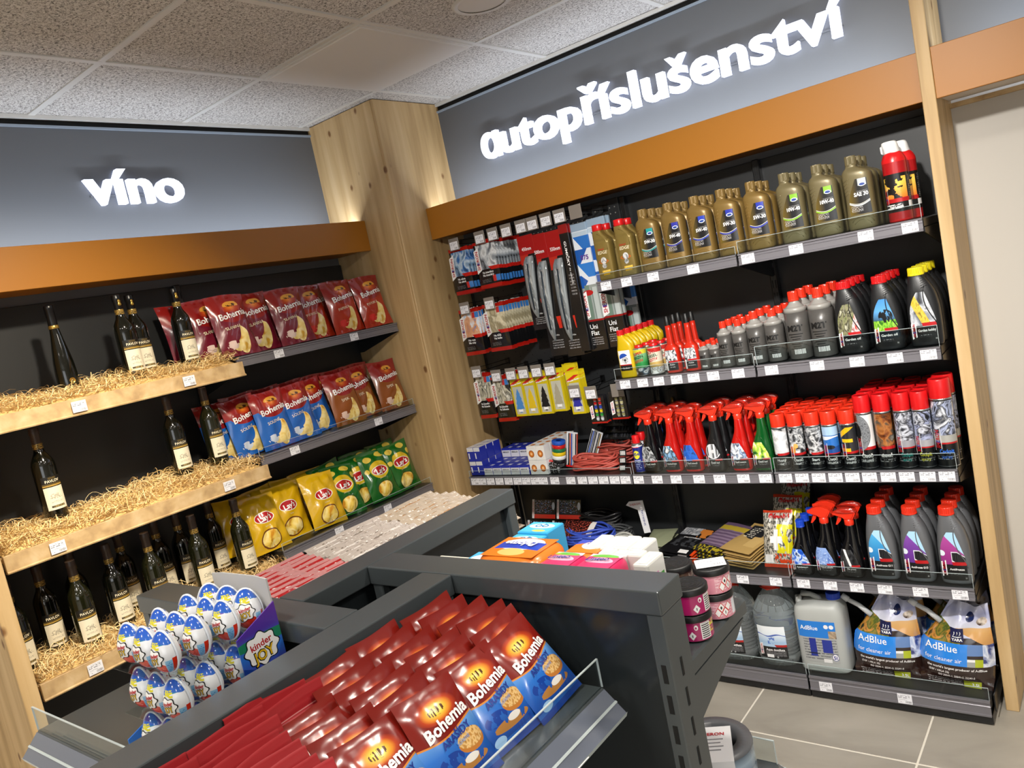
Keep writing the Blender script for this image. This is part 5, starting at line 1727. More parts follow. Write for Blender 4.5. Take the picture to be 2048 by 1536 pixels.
def flat_stack(name, lab, cat, x, y, z, w, d, t, n, m, rz, seed, rx=-1.42, txt=None, dx=.0, group=None):
    for i in range(n):
        g, f = bag(w, d, t * .72, m, .035, seed + i, nu=12, nv=12, wr=1.1, pull=.03)
        r = root(name, lab + ('' if n == 1 else ', %s of the stack' % ('top' if i == n - 1 else NTH[i] + ' from bottom')), cat, (x + dx * i, y + random.uniform(-.004, .004), z + t * (i + .62)), (rx + random.uniform(-.006, .006), random.uniform(-.006, .006), rz + random.uniform(-.05, .05)), group)
        link('pouch', g.mesh(name + '_pouch'), r)
        if txt:
            link('print', tx(G(), txt[0], txt[1], txt[2], txt[3], txt[4], f, bold=.02, wmax=w * .6, eps=.0014).mesh(name + '_print'), r)


GLB = mat('glove_pack_black', '151517', .25, 0, .6, [(('&', ('r', .1, .25, .9, .6), ('n', 7, .5)), '3a3c40'), (('r', 0, .72, .55, 1), ('n', 5, ['c9ccd0', '6d7076', 'e6e6e8'])), (('&', ('r', .5, .66, .98, .98), ('n', 5, .47)), 'c97a34'), (('r', .92, 0, 1, 1), 'd8481c'), (('r', .55, .04, .80, .15), 'e6e6e6')])
flat_stack('glove_pack', 'black and orange pack of work gloves lying flat', 'gloves', -1.615, 2.845, Z4, .19, .22, .012, 4, GLB, -.25, 40, txt=('pracovní rukavice', INKW, 0, .135, .009))
flat_stack('green_glove_pack', 'pale green packet beside the work gloves', 'gloves', -1.755, 2.94, Z4, .12, .16, .02, 2, mat('green_pack', '8f9478', .35, 0, .4), .15, 50)
GLP = mat('glove_purple', '5a4660', .6, 0, .2, [(('&', ('r', 0, .2, 1, .75), ('rows', 11, -1)), '7d6a80'), (('r', 0, .75, 1, .9), 'a8922c'), (('r', 0, 0, 1, .22), '1c1c1e'), (('&', ('r', 0, 0, 1, .2), ('n', 12, .52)), 'a8981c')])
flat_stack('garden_glove_pack', 'purple and yellow striped garden gloves', 'gloves', -1.475, 2.835, Z4, .15, .24, .014, 5, GLP, -.42, 60)
GLT = mat('glove_tan', 'a88a52', .6, 0, .1, [(('&', ('p', .4, 1, .62), ('r', .1, .45, .75, .92)), '17181c'), (('&', ('r', .55, .2, .9, .55)), 'b89a60'), (('&', ('r', .2, .5, .5, .85), ('rows', 16, .5)), 'd9d4c4')])
flat_stack('leather_glove_pack', 'tan leather work gloves with dark header', 'gloves', -1.335, 2.832, Z4, .155, .23, .013, 6, GLT, -.30, 70)
FA = mat('first_aid', 'b9b5aa', .18, .2, .6, [(('n', 16, .52), '55544e'), (('&', ('r', .5, .25, 1, .75), ('n', 6, .45)), 'd9cf1c'), (('r', .40, .30, .55, .66), 'f2f2f2'), (('r', .28, .42, .68, .54), 'f2f2f2'), (('r', 0, 0, 1, .06), 'b8381c'), (('r', 0, .95, 1, 1), 'b8381c'), (('&', ('r', .2, .86, .9, .94), ('n', 20, .5)), 'b81c1c'), (('r', .05, .08, .35, .22), 'e6e6e6'), (('&', ('r', .4, .08, .95, .24), ('n', 14, .5)), 'c8401c')])
for i, (x, y, z, rx, n) in enumerate(((-1.175, 2.868, Z4, -.36, 'front one leaning back'), (-1.165, 2.948, Z4 + .04, -.5, 'second one behind'), (-1.150, 3.01, Z4 + .09, -.6, 'third one at the back'))):
    g, f = bag(.118, .225, .036, FA, .05, 80 + i, nu=12, nv=16, wr=1.5, pull=.02)
    r = root('first_aid_pouch', 'clear and orange first aid pouch with white cross, ' + n, 'first aid kit', (x, y, z + .001), (rx, 0, 0))
    link('pouch', g.mesh('first_aid_pouch'), r)
    link('print', tx(G(), 'SHERON', INKR, 0, .198, .012, f, bold=.02, wmax=.08, eps=.0016).mesh('first_aid_print'), r)

# ================================================================ bottom shelf
Z5 = .097
CLEAR = bpy.data.materials.new('clear_water')
CLEAR.use_nodes = True
_b = CLEAR.node_tree.nodes['Principled BSDF']
_b.inputs['Base Color'].default_value = lin('e6eef0')
_b.inputs['Transmission Weight'].default_value = .88
_b.inputs['Roughness'].default_value = .03
_b.inputs['IOR'].default_value = 1.33


def water():
    S = [(0, .060, .060, 0, 0), (.006, .078, .074, 0, 0), (.03, .083, .079, 0, 0)]
    for i in range(9):
        z = .045 + i * .015
        S += [(z, .0835, .0795, 0, 0), (z + .005, .0805, .0765, 0, 0), (z + .010, .0835, .0795, 0, 0)]
    S += [(.20, .083, .079, 0, 0), (.235, .076, .072, 0, 0), (.268, .056, .054, 0, 0), (.295, .036, .036, 0, 0), (.305, .032, .032, 0, 0), (.325, .031, .031, 0, 0)]
    g = G().loft(S, CLEAR, 36, 2.7)
    f = front([(0, .084, .080, 0, 0), (.3, .084, .080, 0, 0)], 2.7)
    ft_ = G()
    for i in range(16):                                 # moulded ribs of the foot and shoulder
        a = 2 * math.pi * i / 16
        ft_.tube([(.055 * math.cos(a), .052 * math.sin(a), .002), (.081 * math.cos(a), .077 * math.sin(a), .012), (.0845 * math.cos(a), .0805 * math.sin(a), .03)], .0022, CLEAR, 5)
        ft_.tube([(.078 * math.cos(a), .074 * math.sin(a), .232), (.058 * math.cos(a), .056 * math.sin(a), .266), (.040 * math.cos(a), .040 * math.sin(a), .290)], .0018, CLEAR, 5)
    d = G()
    decal(d, -.058, .052, .040, .175, f, mat('water_label', '141416', .35, 0, .3, [(('r', 0, .36, 1, 1), ('gv', ['a9c4de', 'b9d0e4', '9cbad8', 'dfe8f0', 'e9eef2'])), (('&', ('s', .70, .03, 9, 1), ('!', ('s', .735, .03, 9, 1.5))), '3f5fae'), (('&', ('r', .35, .45, .6, .72), ('n', 9, .55)), '5a78c0'), (('&', ('r', .45, .36, 1, .43), ('p', 1, 1, 1.0)), 'a8201c'), (('&', ('r', .22, .06, .95, .22), ('rows', 20, .4)), '7d7d80'), (('r', .25, .02, .50, .12), 'e6e6e6')]), 8, 6, .0012)
    tx(d, 'Aqua destillata', INKW, .006, .077, .009, f, bold=.02, wmax=.085, eps=.002)
    tx(d, '5l', INKW, .012, .046, .007, f, eps=.002)
    plaque(d, -.050, .075, .055, f, .002)
    c = G().lathe([(.033, .312), (.035, .314), (.035, .334), (.033, .337), (0, .337)], ORCAP, 28)
    hb = G().tube([(-.033, 0, .300), (-.040, -.01, .312), (0, -.045, .316), (.040, -.01, .312), (.033, 0, .300)], .003, ORCAP, 6)
    return [('body', g.mesh('water_bottle')), ('moulded_rib', ft_.mesh('moulded_rib')), ('label', d.mesh('water_label')), ('cap', c.mesh('water_cap')), ('carry_handle', hb.mesh('water_handle'))]


W_ = water()
place(W_, 'water_bottle', 'five litre clear bottle of distilled water beside canister', 'water bottle', (-1.236, 2.895, Z5), (0, 0, .05))
place(W_, 'water_bottle', 'five litre clear bottle of distilled water beside island', 'water bottle', (-1.408, 2.895, Z5), (0, 0, -.03))
place(W_, 'water_bottle', 'five litre clear water bottle mostly hidden by the island', 'water bottle', (-1.58, 2.895, Z5), (0, 0, 0))
place(W_, 'water_bottle', 'five litre clear water bottle behind the one by the canister', 'water bottle', (-1.25, 3.065, Z5), (0, 0, .02))

# grey canister
HD = bump(mat('hdpe_grey', 'a9acaa', .4), 120, .06)
S = smooth_secs([(0, .082, .055, 0, 0), (.008, .092, .064, 0, 0), (.03, .0935, .066, 0, 0), (.19, .0935, .066, 0, 0), (.235, .0925, .065, 0, 0), (.262, .086, .060, .0, 0), (.275, .062, .05, .018, 0), (.281, .048, .040, .03, 0)], 3)
g = G().loft(S, HD, 36, 4.5)
g.tube([(-.080, 0, .245), (-.078, 0, .283), (-.062, 0, .298), (-.030, 0, .296), (-.002, 0, .284), (.006, 0, .268)], [.014, .013, .011, .010, .011, .013], HD, 12)
g.lathe([(.024, .278), (.022, .283), (.022, .292)], HD, 24, (.055, 0))
f = front(S, 4.5)
r = root('fluid_canister', 'grey five litre canister with blue cap and blue label', 'canister', (-1.046, 2.885, Z5 + .001), (0, 0, .04))
link('body', g.mesh('canister_body'), r)
d = G()
decal(d, -.078, .062, .048, .215, f, mat('canister_label', 'a3a5a4', .4, 0, .1, [(('r', 0, .60, 1, 1), '2378d0'), (('r', .80, .60, 1, .78), ('n', 4, ['5a4a3c', 'b9a48a', '2a2c30'])), (('&', ('r', .10, .06, .98, .56), ('rows', 15, .42)), '6d6f72'), (('r', .26, .14, .44, .58), '1f2f8a'), (('r', .60, .24, .86, .56), '26358f'), (('r', .20, .20, .5, .225), '1a1c24'), (('e', .76, .88, .06, .05), 'e6e6ea'), (('e', .90, .88, .06, .05), 'e6e6ea'), (('e', .90, .14, .085, .085), '26358f'), (('e', .90, .14, .075, .075), 'eeeeee'), (('r', .58, .0, .80, .09), 'dcdcdc')]), 8, 8, .001)
tx(d, 'AdBlue', INKW, -.036, .188, .018, f, bold=.01, wmax=.066, eps=.0016)
tx(d, '5l', INKB, .048, .071, .014, f, bold=.03, eps=.0016)
link('label', d.mesh('canister_label'), r)
c = rib_cap(BLUECAP, .027, .288, .312, .055, 0, 24)
link('cap', c.mesh('canister_cap'), r, label='blue screw cap')


# refill pouches with spout
def pouch(seed):
    m = mat('pouch_print', '2a1a16', .16, 0, .9, [
        (('r', 0, .60, 1, 1.0), ('gv', ['c9c4d8', 'b4b0d0', 'e4e4ee', 'c9cbe0', '8f94c4', '9aa0d0', 'e0e2ee', 'd0d2e6', 'aab0d8', 'c9cbe0'])),
        (('&', ('r', 0, .52, .55, .80), ('!', ('p', .30, 1, .80))), ('n', 5, ['2c3a1c', '8d7a2c', '3f5a24', 'c98a3c', '1f2a18'], 3)),
        (('&', ('r', .40, .50, 1, .72), ('p', .35, 1, .84)), ('gv', ['7a3c14', 'a8682c', 'd9a868', 'e9d4b8'])),
        (('&', ('e', .60, .86, .09, .07)), '1c2a5a'), (('&', ('e', .84, .80, .10, .05)), ('n', 6, ['3a2018', 'e9ddd0', '8a5a3c'])),
        (('r', 0, .27, .66, .53), '2f84e0'), (('r', .66, .40, .86, .53), '5f7fb4'), (('r', .66, .33, .76, .36), 'e6e6e6'), (('r', .66, .27, .76, .33), '9a9c98'), (('r', .76, .27, .86, .36), 'a8b41c'),
        (('r', .86, .27, 1, .53), ('n', 5, ['8fa4d0', 'dfe4f0', '3a4a8a', '4a2c20'])),
        (('r', .60, .0, .84, .09), 'a8b41c'), (('&', ('r', .1, .02, .58, .10), ('rows', 40, .45)), '9a9a9c')])
    w, h = .235, .30
    rn = random.Random(seed)
    ph = rn.uniform(0, 6)

    def prof(u, v):
        e = abs(2 * u - 1)
        if v < .10:
            return .012 + .03 * (v / .10)
        k = (v - .10) / .90
        return (.056 * max(0, 1 - k ** 1.7) ** .8 + .002) * max(0, 1 - e ** 2.4) ** .6

    def wid(v):
        return w

    def fr(u, v):
        xl = -.112 - .010 * math.sin(min(1, v * 2) * 3.14) + .105 * max(0, (v - .50) / .50) ** .9
        xr = .108 + .008 * math.sin(min(1, v * 1.4) * 3.14) - .03 * max(0, v - .8)
        x = xl + (xr - xl) * u
        e = 1 - abs(2 * u - 1) ** 4
        y = -prof(u, v) - (.006 * math.sin(u * 15 + ph + v * 9) + .005 * math.sin(u * 9 - v * 14 + ph)) * max(0, v - .35) * 2 * e - (.024 * (1 - v / .10) if v < .10 else 0)
        y += .008 * math.sin(u * 7 + ph) * v
        return (x, y, h * v + .012 * math.sin(u * 5 + ph) * max(0, v - .8) * 5)
    g = G().grid(fr, 20, 26, m)
    g.grid(lambda u, v: (fr(u, v)[0], -fr(u, v)[1] * .7 if v > .1 else .03, fr(u, v)[2]), 20, 26, m, True, None, True)
    def sf(x, z):
        v = min(1, max(0, z / h))
        a, b = fr(0, v)[0], fr(1, v)[0]
        return fr(min(1, max(0, (x - a) / (b - a))), v)[1]
    d = G()
    tx(d, 'AdBlue', INKW, -.045, h * .47, .026, sf, bold=.005, wmax=.125, eps=.0022)
    tx(d, 'for cleaner air', INKW, -.040, h * .335, .015, sf, wmax=.135, eps=.0022)
    tx(d, 'the world\'s largest producer of AdBlue', INKW, .0, h * .235, .0085, sf, bold=.01, wmax=.215, eps=.0022)
    tx(d, '(DEF / ARLA 32)', INKW, -.055, h * .185, .007, sf, wmax=.09, eps=.0022)
    tx(d, 'ISO 22241-1, 22241-2, 22241-3', INKW, .0, h * .145, .0065, sf, wmax=.20, eps=.0022)
    sq = G()
    sz = tx(G(), '3.5L', INKW, .058, .014, .011, sf, bold=.02, eps=.0024)
    sq.grid(lambda u, v: (-.012 + u * .040, sf(-.012 + u * .040, h * .55 + v * .050) - .0020, h * .55 + v * .050), 4, 4, mat('navy_square', '1c1f4a', .3))
    tx(sq, 'YARA', INKW, .008, h * .55 + .010, .010, sf, bold=.03, wmax=.034, eps=.0030)
    for i in range(3):                                   # three small sails over the boat emblem
        x = -.003 + i * .009
        pts = [(x + .004 * math.sin(t * 2.2), 0, h * .55 + .024 + t * .014) for t in (0, .33, .66, 1)]
        sq.tube([(p[0], sf(p[0], p[2]) - .003, p[2]) for p in pts], .0013, INKW, 4)
    pts = [(-.006 + i * .007, h * .55 + .021 - .002 * math.sin(i * math.pi / 4)) for i in range(5)]
    sq.tube([(p[0], sf(p[0], p[1]) - .003, p[1]) for p in pts], .0014, INKW, 4)
    s = G().tube([(-.045, -.012, h * .74), (-.085, -.016, h * .86), (-.125, -.018, h * .93)], [.010, .009, .0085], mat('spout_white', 'd0d3d6', .3), 12)
    s.tube([(-.120, -.018, h * .92), (-.142, -.0185, h * .975)], .0115, mat('spout_white'), 12)
    return [('pouch', g.mesh('refill_pouch')), ('print', d.mesh('refill_print')), ('emblem', sq.mesh('refill_emblem')), ('size_print', sz.mesh('refill_size')), ('spout', s.mesh('refill_spout'), 'white filling spout')]


PA, PB = pouch(1), pouch(4)
place(PA, 'refill_pouch', 'large blue printed refill pouch with white spout beside canister', 'refill pouch', (-.825, 2.897, Z5), (-.08, .02, .04))
place(PB, 'refill_pouch', 'large blue printed refill pouch beside the pine post', 'refill pouch', (-.598, 2.896, Z5), (-.08, .05, .02))
place(PB, 'refill_pouch', 'refill pouch standing behind the one beside canister', 'refill pouch', (-.815, 3.035, Z5), (-.03, -.03, -.05), None, (1, 1, 1.08))
place(PA, 'refill_pouch', 'refill pouch standing behind the one beside post', 'refill pouch', (-.598, 3.035, Z5), (-.03, -.02, .06), None, (1, 1, 1.06))
# ================================================================ wine shelves
GLASSD = mat('wine_glass', '0b0c07', .05, 0, .6)
GLASSO = mat('wine_glass_olive', '17180a', .05, 0, .6)
CAPS = mat('capsule_brown', '3e3029', .4, .1)
CAPK = mat('capsule_black', '0e0e10', .3, .2)
CORK = mat('capsule_top', '8a7668', .5)
GOLDF = mat('gold_foil', 'b8964a', .25, .8)


def wine(key, glass, caps, top, lab='e4dcc4'):
    r = .0375
    pr = [(0, .004), (.030, 0), (.0365, .003), (r, .010), (r, .185), (.0368, .198), (.033, .212), (.0255, .226), (.0185, .238), (.0155, .250), (.0147, .265), (.0145, .29)]
    g = G().lathe(pr, glass, 32)
    f = cyl(r)
    d = G()
    m = mat('wine_label_' + key, lab, .5, 0, 0, [(('&', ('e', .5, .62, .28, .10), ('n', 9, .5)), 'b3ac98'), (('&', ('e', .5, .52, .32, .04), ('n', 14, .5)), 'a39c88'), (('&', ('r', .2, .30, .8, .40), ('rows', 22, .5)), '8d8778'), (('r', .16, .10, .84, .19), '3a3220'), (('&', ('r', .2, .12, .8, .17), ('n', 24, .5)), 'b09a58')])
    decal(d, -.030, .030, .040, .118, f, m, 10, 4, .0006)
    decal(d, -.030, .030, .121, .155, f, mat('wine_band', '14120e', .4, 0, 0, [(('r', 0, 0, 1, .16), 'a8883c'), (('r', 0, .22, 1, .28), '6d5a2c'), (('&', ('r', .3, .72, .7, .92), ('n', 26, .5)), '6d5a2c')]), 10, 3, .0006)
    tx(d, 'PAVLOV', mat('ink_cream', 'e9dfc0', .4), 0, .139, .0095, f, bold=.02, wmax=.044)
    c = G().lathe([(.0152, .243), (.0155, .25), (.0150, .30), (.0165, .302), (.0165, .313), (.0158, .315), (.0155, .322)], caps, 24).lathe([(.0155, .322), (.0148, .3245), (0, .325)], top, 24)
    b = G().lathe([(.0158, .252), (.0162, .254), (.0162, .268), (.0158, .27)], mat('gold_band_print', '2a201c', .3, .5, 0, [(('n', 10, .48), 'b8964a')]), 20)
    return [('bottle', g.mesh('wine_glass')), ('label', d.mesh('wine_label')), ('capsule', c.mesh('wine_capsule')), ('emblem_band', b.mesh('emblem_band'), None, 2)]


def wine_gold():
    P = wine('w1', GLASSD, CAPK, CAPK)
    e = G().lathe([(0, .0), (.006, .001), (.008, .005), (.006, .011), (.004, .013), (.0065, .017), (.004, .023), (0, .024)], GOLDF, 14)
    e.v = [(x * .9, y * .5 - .0155, z + .283) for x, y, z in e.v]
    P.append(('gold_emblem', e.mesh('gold_emblem'), 'gold foil emblem', 2))
    return P


def hock():
    pr = [(0, .004), (.028, 0), (.0345, .003), (.0355, .01), (.0355, .09), (.033, .13), (.026, .18), (.019, .225), (.0152, .255), (.0142, .28)]
    g = G().lathe(pr, GLASSD, 32)
    c = G().lathe([(.0155, .262), (.0158, .27), (.0150, .318), (.016, .32), (.016, .332), (.012, .335), (0, .335)], CAPK, 24)
    b = G().lathe([(.0170, .250), (.0176, .253), (.0172, .260), (.0162, .262)], GOLDF, 24)
    f = cyl(.0352)
    s = G().lathe([(0, .0), (.009, .0005), (.0105, .0015), (.0105, .0025)], GOLDF, 16)
    s.v = [(x, -.0352 - z, y + .062) for x, y, z in s.v]
    return [('bottle', g.mesh('hock_glass')), ('capsule', c.mesh('hock_capsule')), ('gold_collar', b.mesh('gold_collar'), 'gold collar ring', 1), ('seal', s.mesh('gold_seal'), 'small gold seal')]


HB = math.pi / 2
place(hock(), 'wine_bottle', 'slender dark wine bottle without label, gold collar, top pine shelf', 'wine bottle', (-2.95, 1.205, 1.722), (0, 0, HB))
WG = wine_gold()
for x, y, n in ((-2.895, 1.418, 'left one of the touching pair on top shelf'), (-2.965, 1.500, 'right one of the touching pair on top shelf'), (-2.93, 1.663, 'beside the bacon crisps on top shelf')):
    place(WG, 'wine_bottle', 'black capped wine bottle with cream label, ' + n, 'wine bottle', (x, y, 1.732), (0, 0, HB + random.uniform(-.06, .06)))
WB = wine('w2', GLASSD, CAPS, CAPS)
WC = wine('w3', GLASSO, CAPS, CORK)
for x, y, n in ((-2.93, 1.046, 'alone at the left'), (-2.93, 1.522, 'left of the pair near the crisps'), (-2.93, 1.678, 'beside the blue crisps')):
    place(WB if x == 0 else WC if y > 1.6 else WB, 'wine_bottle', 'brown capped wine bottle on middle pine shelf, ' + n, 'wine bottle', (x, y, 1.328), (0, 0, HB + random.uniform(-.06, .06)))
W3 = [(-2.94, .842, 'cut by the left frame edge, front row', 0), (-3.02, .968, 'second from left in bottom shelf', 0), (-2.9, 1.034, 'pale corked one left in front row', 1), (-3.075, 1.098, 'hidden behind the pale corked one', 0), (-2.955, 1.178, 'third in the front row', 0), (-3.075, 1.275, 'back row behind the third front one', 0),
      (-2.9, 1.298, 'fourth in the front row beside gondola', 1), (-3.06, 1.412, 'back row over the gondola end', 0), (-3.06, 1.503, 'back row darkest middle one', 0), (-2.9, 1.484, 'olive glass one before the egg display', 1), (-3.06, 1.646, 'back row near the yellow crisps', 0), (-2.9, 1.672, 'rightmost beside the yellow crisps', 1)]
for x, y, n, k in W3:
    place(WC if k else WB, 'wine_bottle', 'wine bottle on bottom pine shelf, ' + n, 'wine bottle', (x, y, .862), (0, 0, HB + random.uniform(-.12, .05)))

STRAW = mat('straw', 'dcbb7c', .6)
STRAW2 = mat('straw_light', 'f0d8a4', .6)


def straw(label, z0, hf, n, seed):
    rn = random.Random(seed)
    X0, X1, Y0, Y1 = -3.11, -2.816, .832, 1.79
    g = G()
    g.grid(lambda u, v: (X0 + (X1 - X0) * u, Y0 + (Y1 - Y0) * v, z0 + .002 + .75 * hf(u, v) * (1 if 0 < u < 1 and 0 < v < 1 else .1)), 10, 40, STRAW)
    for k in range(n):
        u, v = rn.random(), rn.random()
        if rn.random() < .25:
            u = .75 + .25 * u
        x, y = X0 + (X1 - X0) * u, Y0 + (Y1 - Y0) * v
        h = hf(u, v)
        z = z0 + h * rn.uniform(.5, 1.1) + rn.uniform(0, .014)
        a = rn.uniform(0, 6.28)
        L = rn.uniform(.035, .10)
        cur = rn.uniform(-60, 60)
        seg = 6
        lift = rn.uniform(-.01, .03)
        wd = rn.uniform(.0007, .0012)
        P = []
        px_, py_ = x, y
        for i in range(seg + 1):
            t = i / seg
            zz = z + lift * 4 * t * (1 - t) + rn.uniform(-.001, .001)
            nx, ny = -math.sin(a), math.cos(a)
            cx_, cy_ = min(max(px_, X0), X1 if zz < z0 + .016 else X1 + .026), min(max(py_, Y0), Y1)
            P += [(cx_ + nx * wd, cy_ + ny * wd, zz), (cx_ - nx * wd, cy_ - ny * wd, zz + wd)]
            px_ += math.cos(a) * L / seg
            py_ += math.sin(a) * L / seg
            a += cur * L / seg
        g.add(P, [(2 * i, 2 * i + 1, 2 * i + 3, 2 * i + 2) for i in range(seg)], STRAW if rn.random() < .5 else STRAW2)
    o = link('straw', g.mesh('straw'), None)
    o['kind'] = 'stuff'
    o['label'] = label
    o['category'] = 'straw'


straw('loose wood straw filling the top pine wine shelf', 1.712, lambda u, v: .022 + .02 * math.sin(math.pi * u) + .012 * math.sin(v * 14) * math.sin(math.pi * u), 2300, 1)
straw('loose wood straw filling the middle pine wine shelf', 1.281, lambda u, v: .026 + .028 * math.sin(math.pi * u) + .016 * math.sin(v * 9 + 2) * math.sin(math.pi * u), 3000, 2)
straw('loose wood straw filling the bottom pine wine shelf', .852, lambda u, v: .018 + .012 * math.sin(math.pi * u) + .008 * math.sin(v * 12), 2600, 3)


# ================================================================ crisps
def crisp_mat(key, base, flav):
    chips = ('n', 5, ['c98a24', 'ecd07a', 'f4e2a4', 'd9a83c'], len(key))
    return mat('crisps_' + key, base, .22, 0, .6, [
        (('|', ('&', ('r', 0, .66, 1, 1), ('!', ('p', .1, -1, -.60))), ('e', .5, .70, .40, .17), ('r', 0, .80, 1, 1)), '8c1a18'),
        (('e', .55, .80, .27, .10), ('gr', ['e88a2c', 'b8401c', '8c1a18'], .55, .78, .27, .12)),
        (('&', ('e', .58, .82, .20, .065), ('p', 0, 1, .80)), 'e0a03c'), (('&', ('e', .58, .82, .12, .03), ('n', 14, .5)), '5a3414'),
        (('&', ('e', .64, .24, .16, .22), ('!', ('e', .42, .42, .20, .20))), chips), (('e', .48, .13, .17, .06), chips),
        (('&', ('e', .30, .17, .15, .07), ('n', 7, .44)), flav)])


def crisp_bag(key, base, flav, word, seed, w=.182, h=.262):
    g, f = bag(w, h, .052, crisp_mat(key, base, flav), .055, seed, wr=1.25, pull=.06)
    d = G()
    tx(d, 'Bohemia', INKW, .006, h * .665, .027, f, bold=.022, rot=9, w=w * .74, shear=.1, eps=.0022)
    e = G()
    tx(e, word, mat('ink_cream', 'e9dfc0', .4), -.012, h * .45, .0135, f, rot=8, wmax=w * .5, eps=.0022)
    return [('bag', g.mesh('crisp_bag')), ('brand_print', d.mesh('crisp_print')), ('flavour_print', e.mesh('flavour_print'))]


KIND = {'slanina': ('6e1a2c', 'e0c8c0', 'SLANINA'), 'paprika': ('a82c14', 'c8201c', 'PAPRIKA'), 'solene': ('1f5fb4', 'c9d4e4', 'SOLENÉ'), 'spek': ('8a4a1c', 'e0c0b0', 'ŠPEK')}
PB_ = {(k, s): crisp_bag(k + str(s), v[0], v[1], v[2], s * 3 + len(k)) for k, v in KIND.items() for s in (1, 2)}


def crisps(lab, k, x, y, z, rx, rz=0., ry=0., s=1, sc=1.0):
    place(PB_[(k, s)], 'crisp_bag', lab, 'crisps', (x, y, z), (rx, ry, HB + rz), None, (sc, sc, sc))


R1 = [('slanina', -3.02, 1.738, 'burgundy bacon crisps half hidden behind a wine bottle', 2, 0), ('slanina', -2.945, 1.80, 'burgundy bacon crisps second from the wine bottles', 1, .1), ('slanina', -2.872, 1.858, 'burgundy bacon crisps, large front bag at shelf start', 1, .02),
      ('slanina', -2.935, 2.012, 'burgundy bacon crisps left of the standing out bag', 2, -.05), ('slanina', -2.878, 2.155, 'burgundy bacon crisps right beside the paprika crisps', 1, -.08), ('paprika', -2.93, 2.312, 'orange red paprika crisps left of three', 1, -.04), ('paprika', -2.888, 2.468, 'orange red paprika crisps middle of three', 2, -.03), ('paprika', -2.87, 2.634, 'orange red paprika crisps right beside the pine column', 1, -.06)]
for k, x, y, l, s, rz in R1:
    crisps(l, k, x, y, 1.744, -.20, rz, random.uniform(-.03, .03), s, 1.0 if y < 2.1 else .97)
for i, (k, y) in enumerate((('slanina', 1.93), ('slanina', 2.09), ('paprika', 2.25), ('paprika', 2.40), ('paprika', 2.55))):
    crisps('%s crisps in the back row of the upper crisp shelf, %s from left' % (('burgundy bacon', 'orange paprika')[k == 'paprika'], NTH[i]), k, -3.035, y, 1.744, -.12, 0, 0, 1 + i % 2)
R2 = [('solene', -2.985, 1.762, 'blue salted crisps squeezed behind the wine bottle', 2, .0), ('solene', -2.935, 1.855, 'blue salted crisps second from left', 1, .03), ('solene', -2.885, 1.952, 'blue salted crisps tilted front bag', 2, -.02), ('solene', -2.895, 2.085, 'blue salted crisps with full sun emblem', 1, -.03), ('solene', -2.935, 2.215, 'blue salted crisps right beside the brown crisps', 2, .0),
      ('spek', -2.885, 2.345, 'brown crisps left of three', 1, -.05), ('spek', -2.925, 2.492, 'brown crisps middle of three', 2, -.02), ('spek', -2.886, 2.635, 'brown crisps right beside the pine column', 1, -.05)]
for k, x, y, l, s, rz in R2:
    crisps(l, k, x, y, 1.327, -.22, rz, random.uniform(-.06, .06), s, .96)
for i, (k, y) in enumerate((('solene', 1.90), ('solene', 2.03), ('solene', 2.16), ('spek', 2.30), ('spek', 2.43), ('spek', 2.57))):
    crisps('%s crisps in the back row of the lower crisp shelf, %s from left' % (('blue salted', 'brown')[k == 'spek'], NTH[i]), k, -3.035, y, 1.327, -.12, 0, 0, 1 + i % 2, .98)


def lays(key, base, sp, seed, green=False):
    w, h = .185, .245
    ch = ('n', 5, ['c98a1c', 'f0cf5c', 'f8e6a0', 'dfae3a'], seed)
    ly = [(('e', .5, .20, .27, .17), '6a3a10' if not green else '2a4a14'), (('e', .5, .20, .24, .145), ch)]
    if green:
        ly += [(('e', .5, .60, .30, .18), 'd9b81c'), (('|', ('e', .25, .85, .13, .06), ('e', .72, .90, .14, .06), ('e', .9, .75, .08, .06), ('e', .12, .62, .07, .05)), 'e0c44c')]
    ly += [(('e', .5, .58, .27, .10), 'f0f0e8'), (('&', ('e', .5, .58, .25, .088)), 'b01418')]
    g, f = bag(w, h, .062, mat('lays_' + key, base, .2, 0, .6, ly), .06, seed, wr=1.5, pull=.05)
    d = G()
    tx(d, "Lay's", INKW, 0, h * .575, .024, f, bold=.03, rot=8, wmax=w * .40, shear=.1, eps=.0022)
    tx(d, sp, mat('ink_cream', 'e9dfc0', .4), 0, h * .43, .006, f, rot=4, wmax=w * .35, eps=.002)
    return [('bag', g.mesh('crisp_bag')), ('print', d.mesh('crisp_print'))]


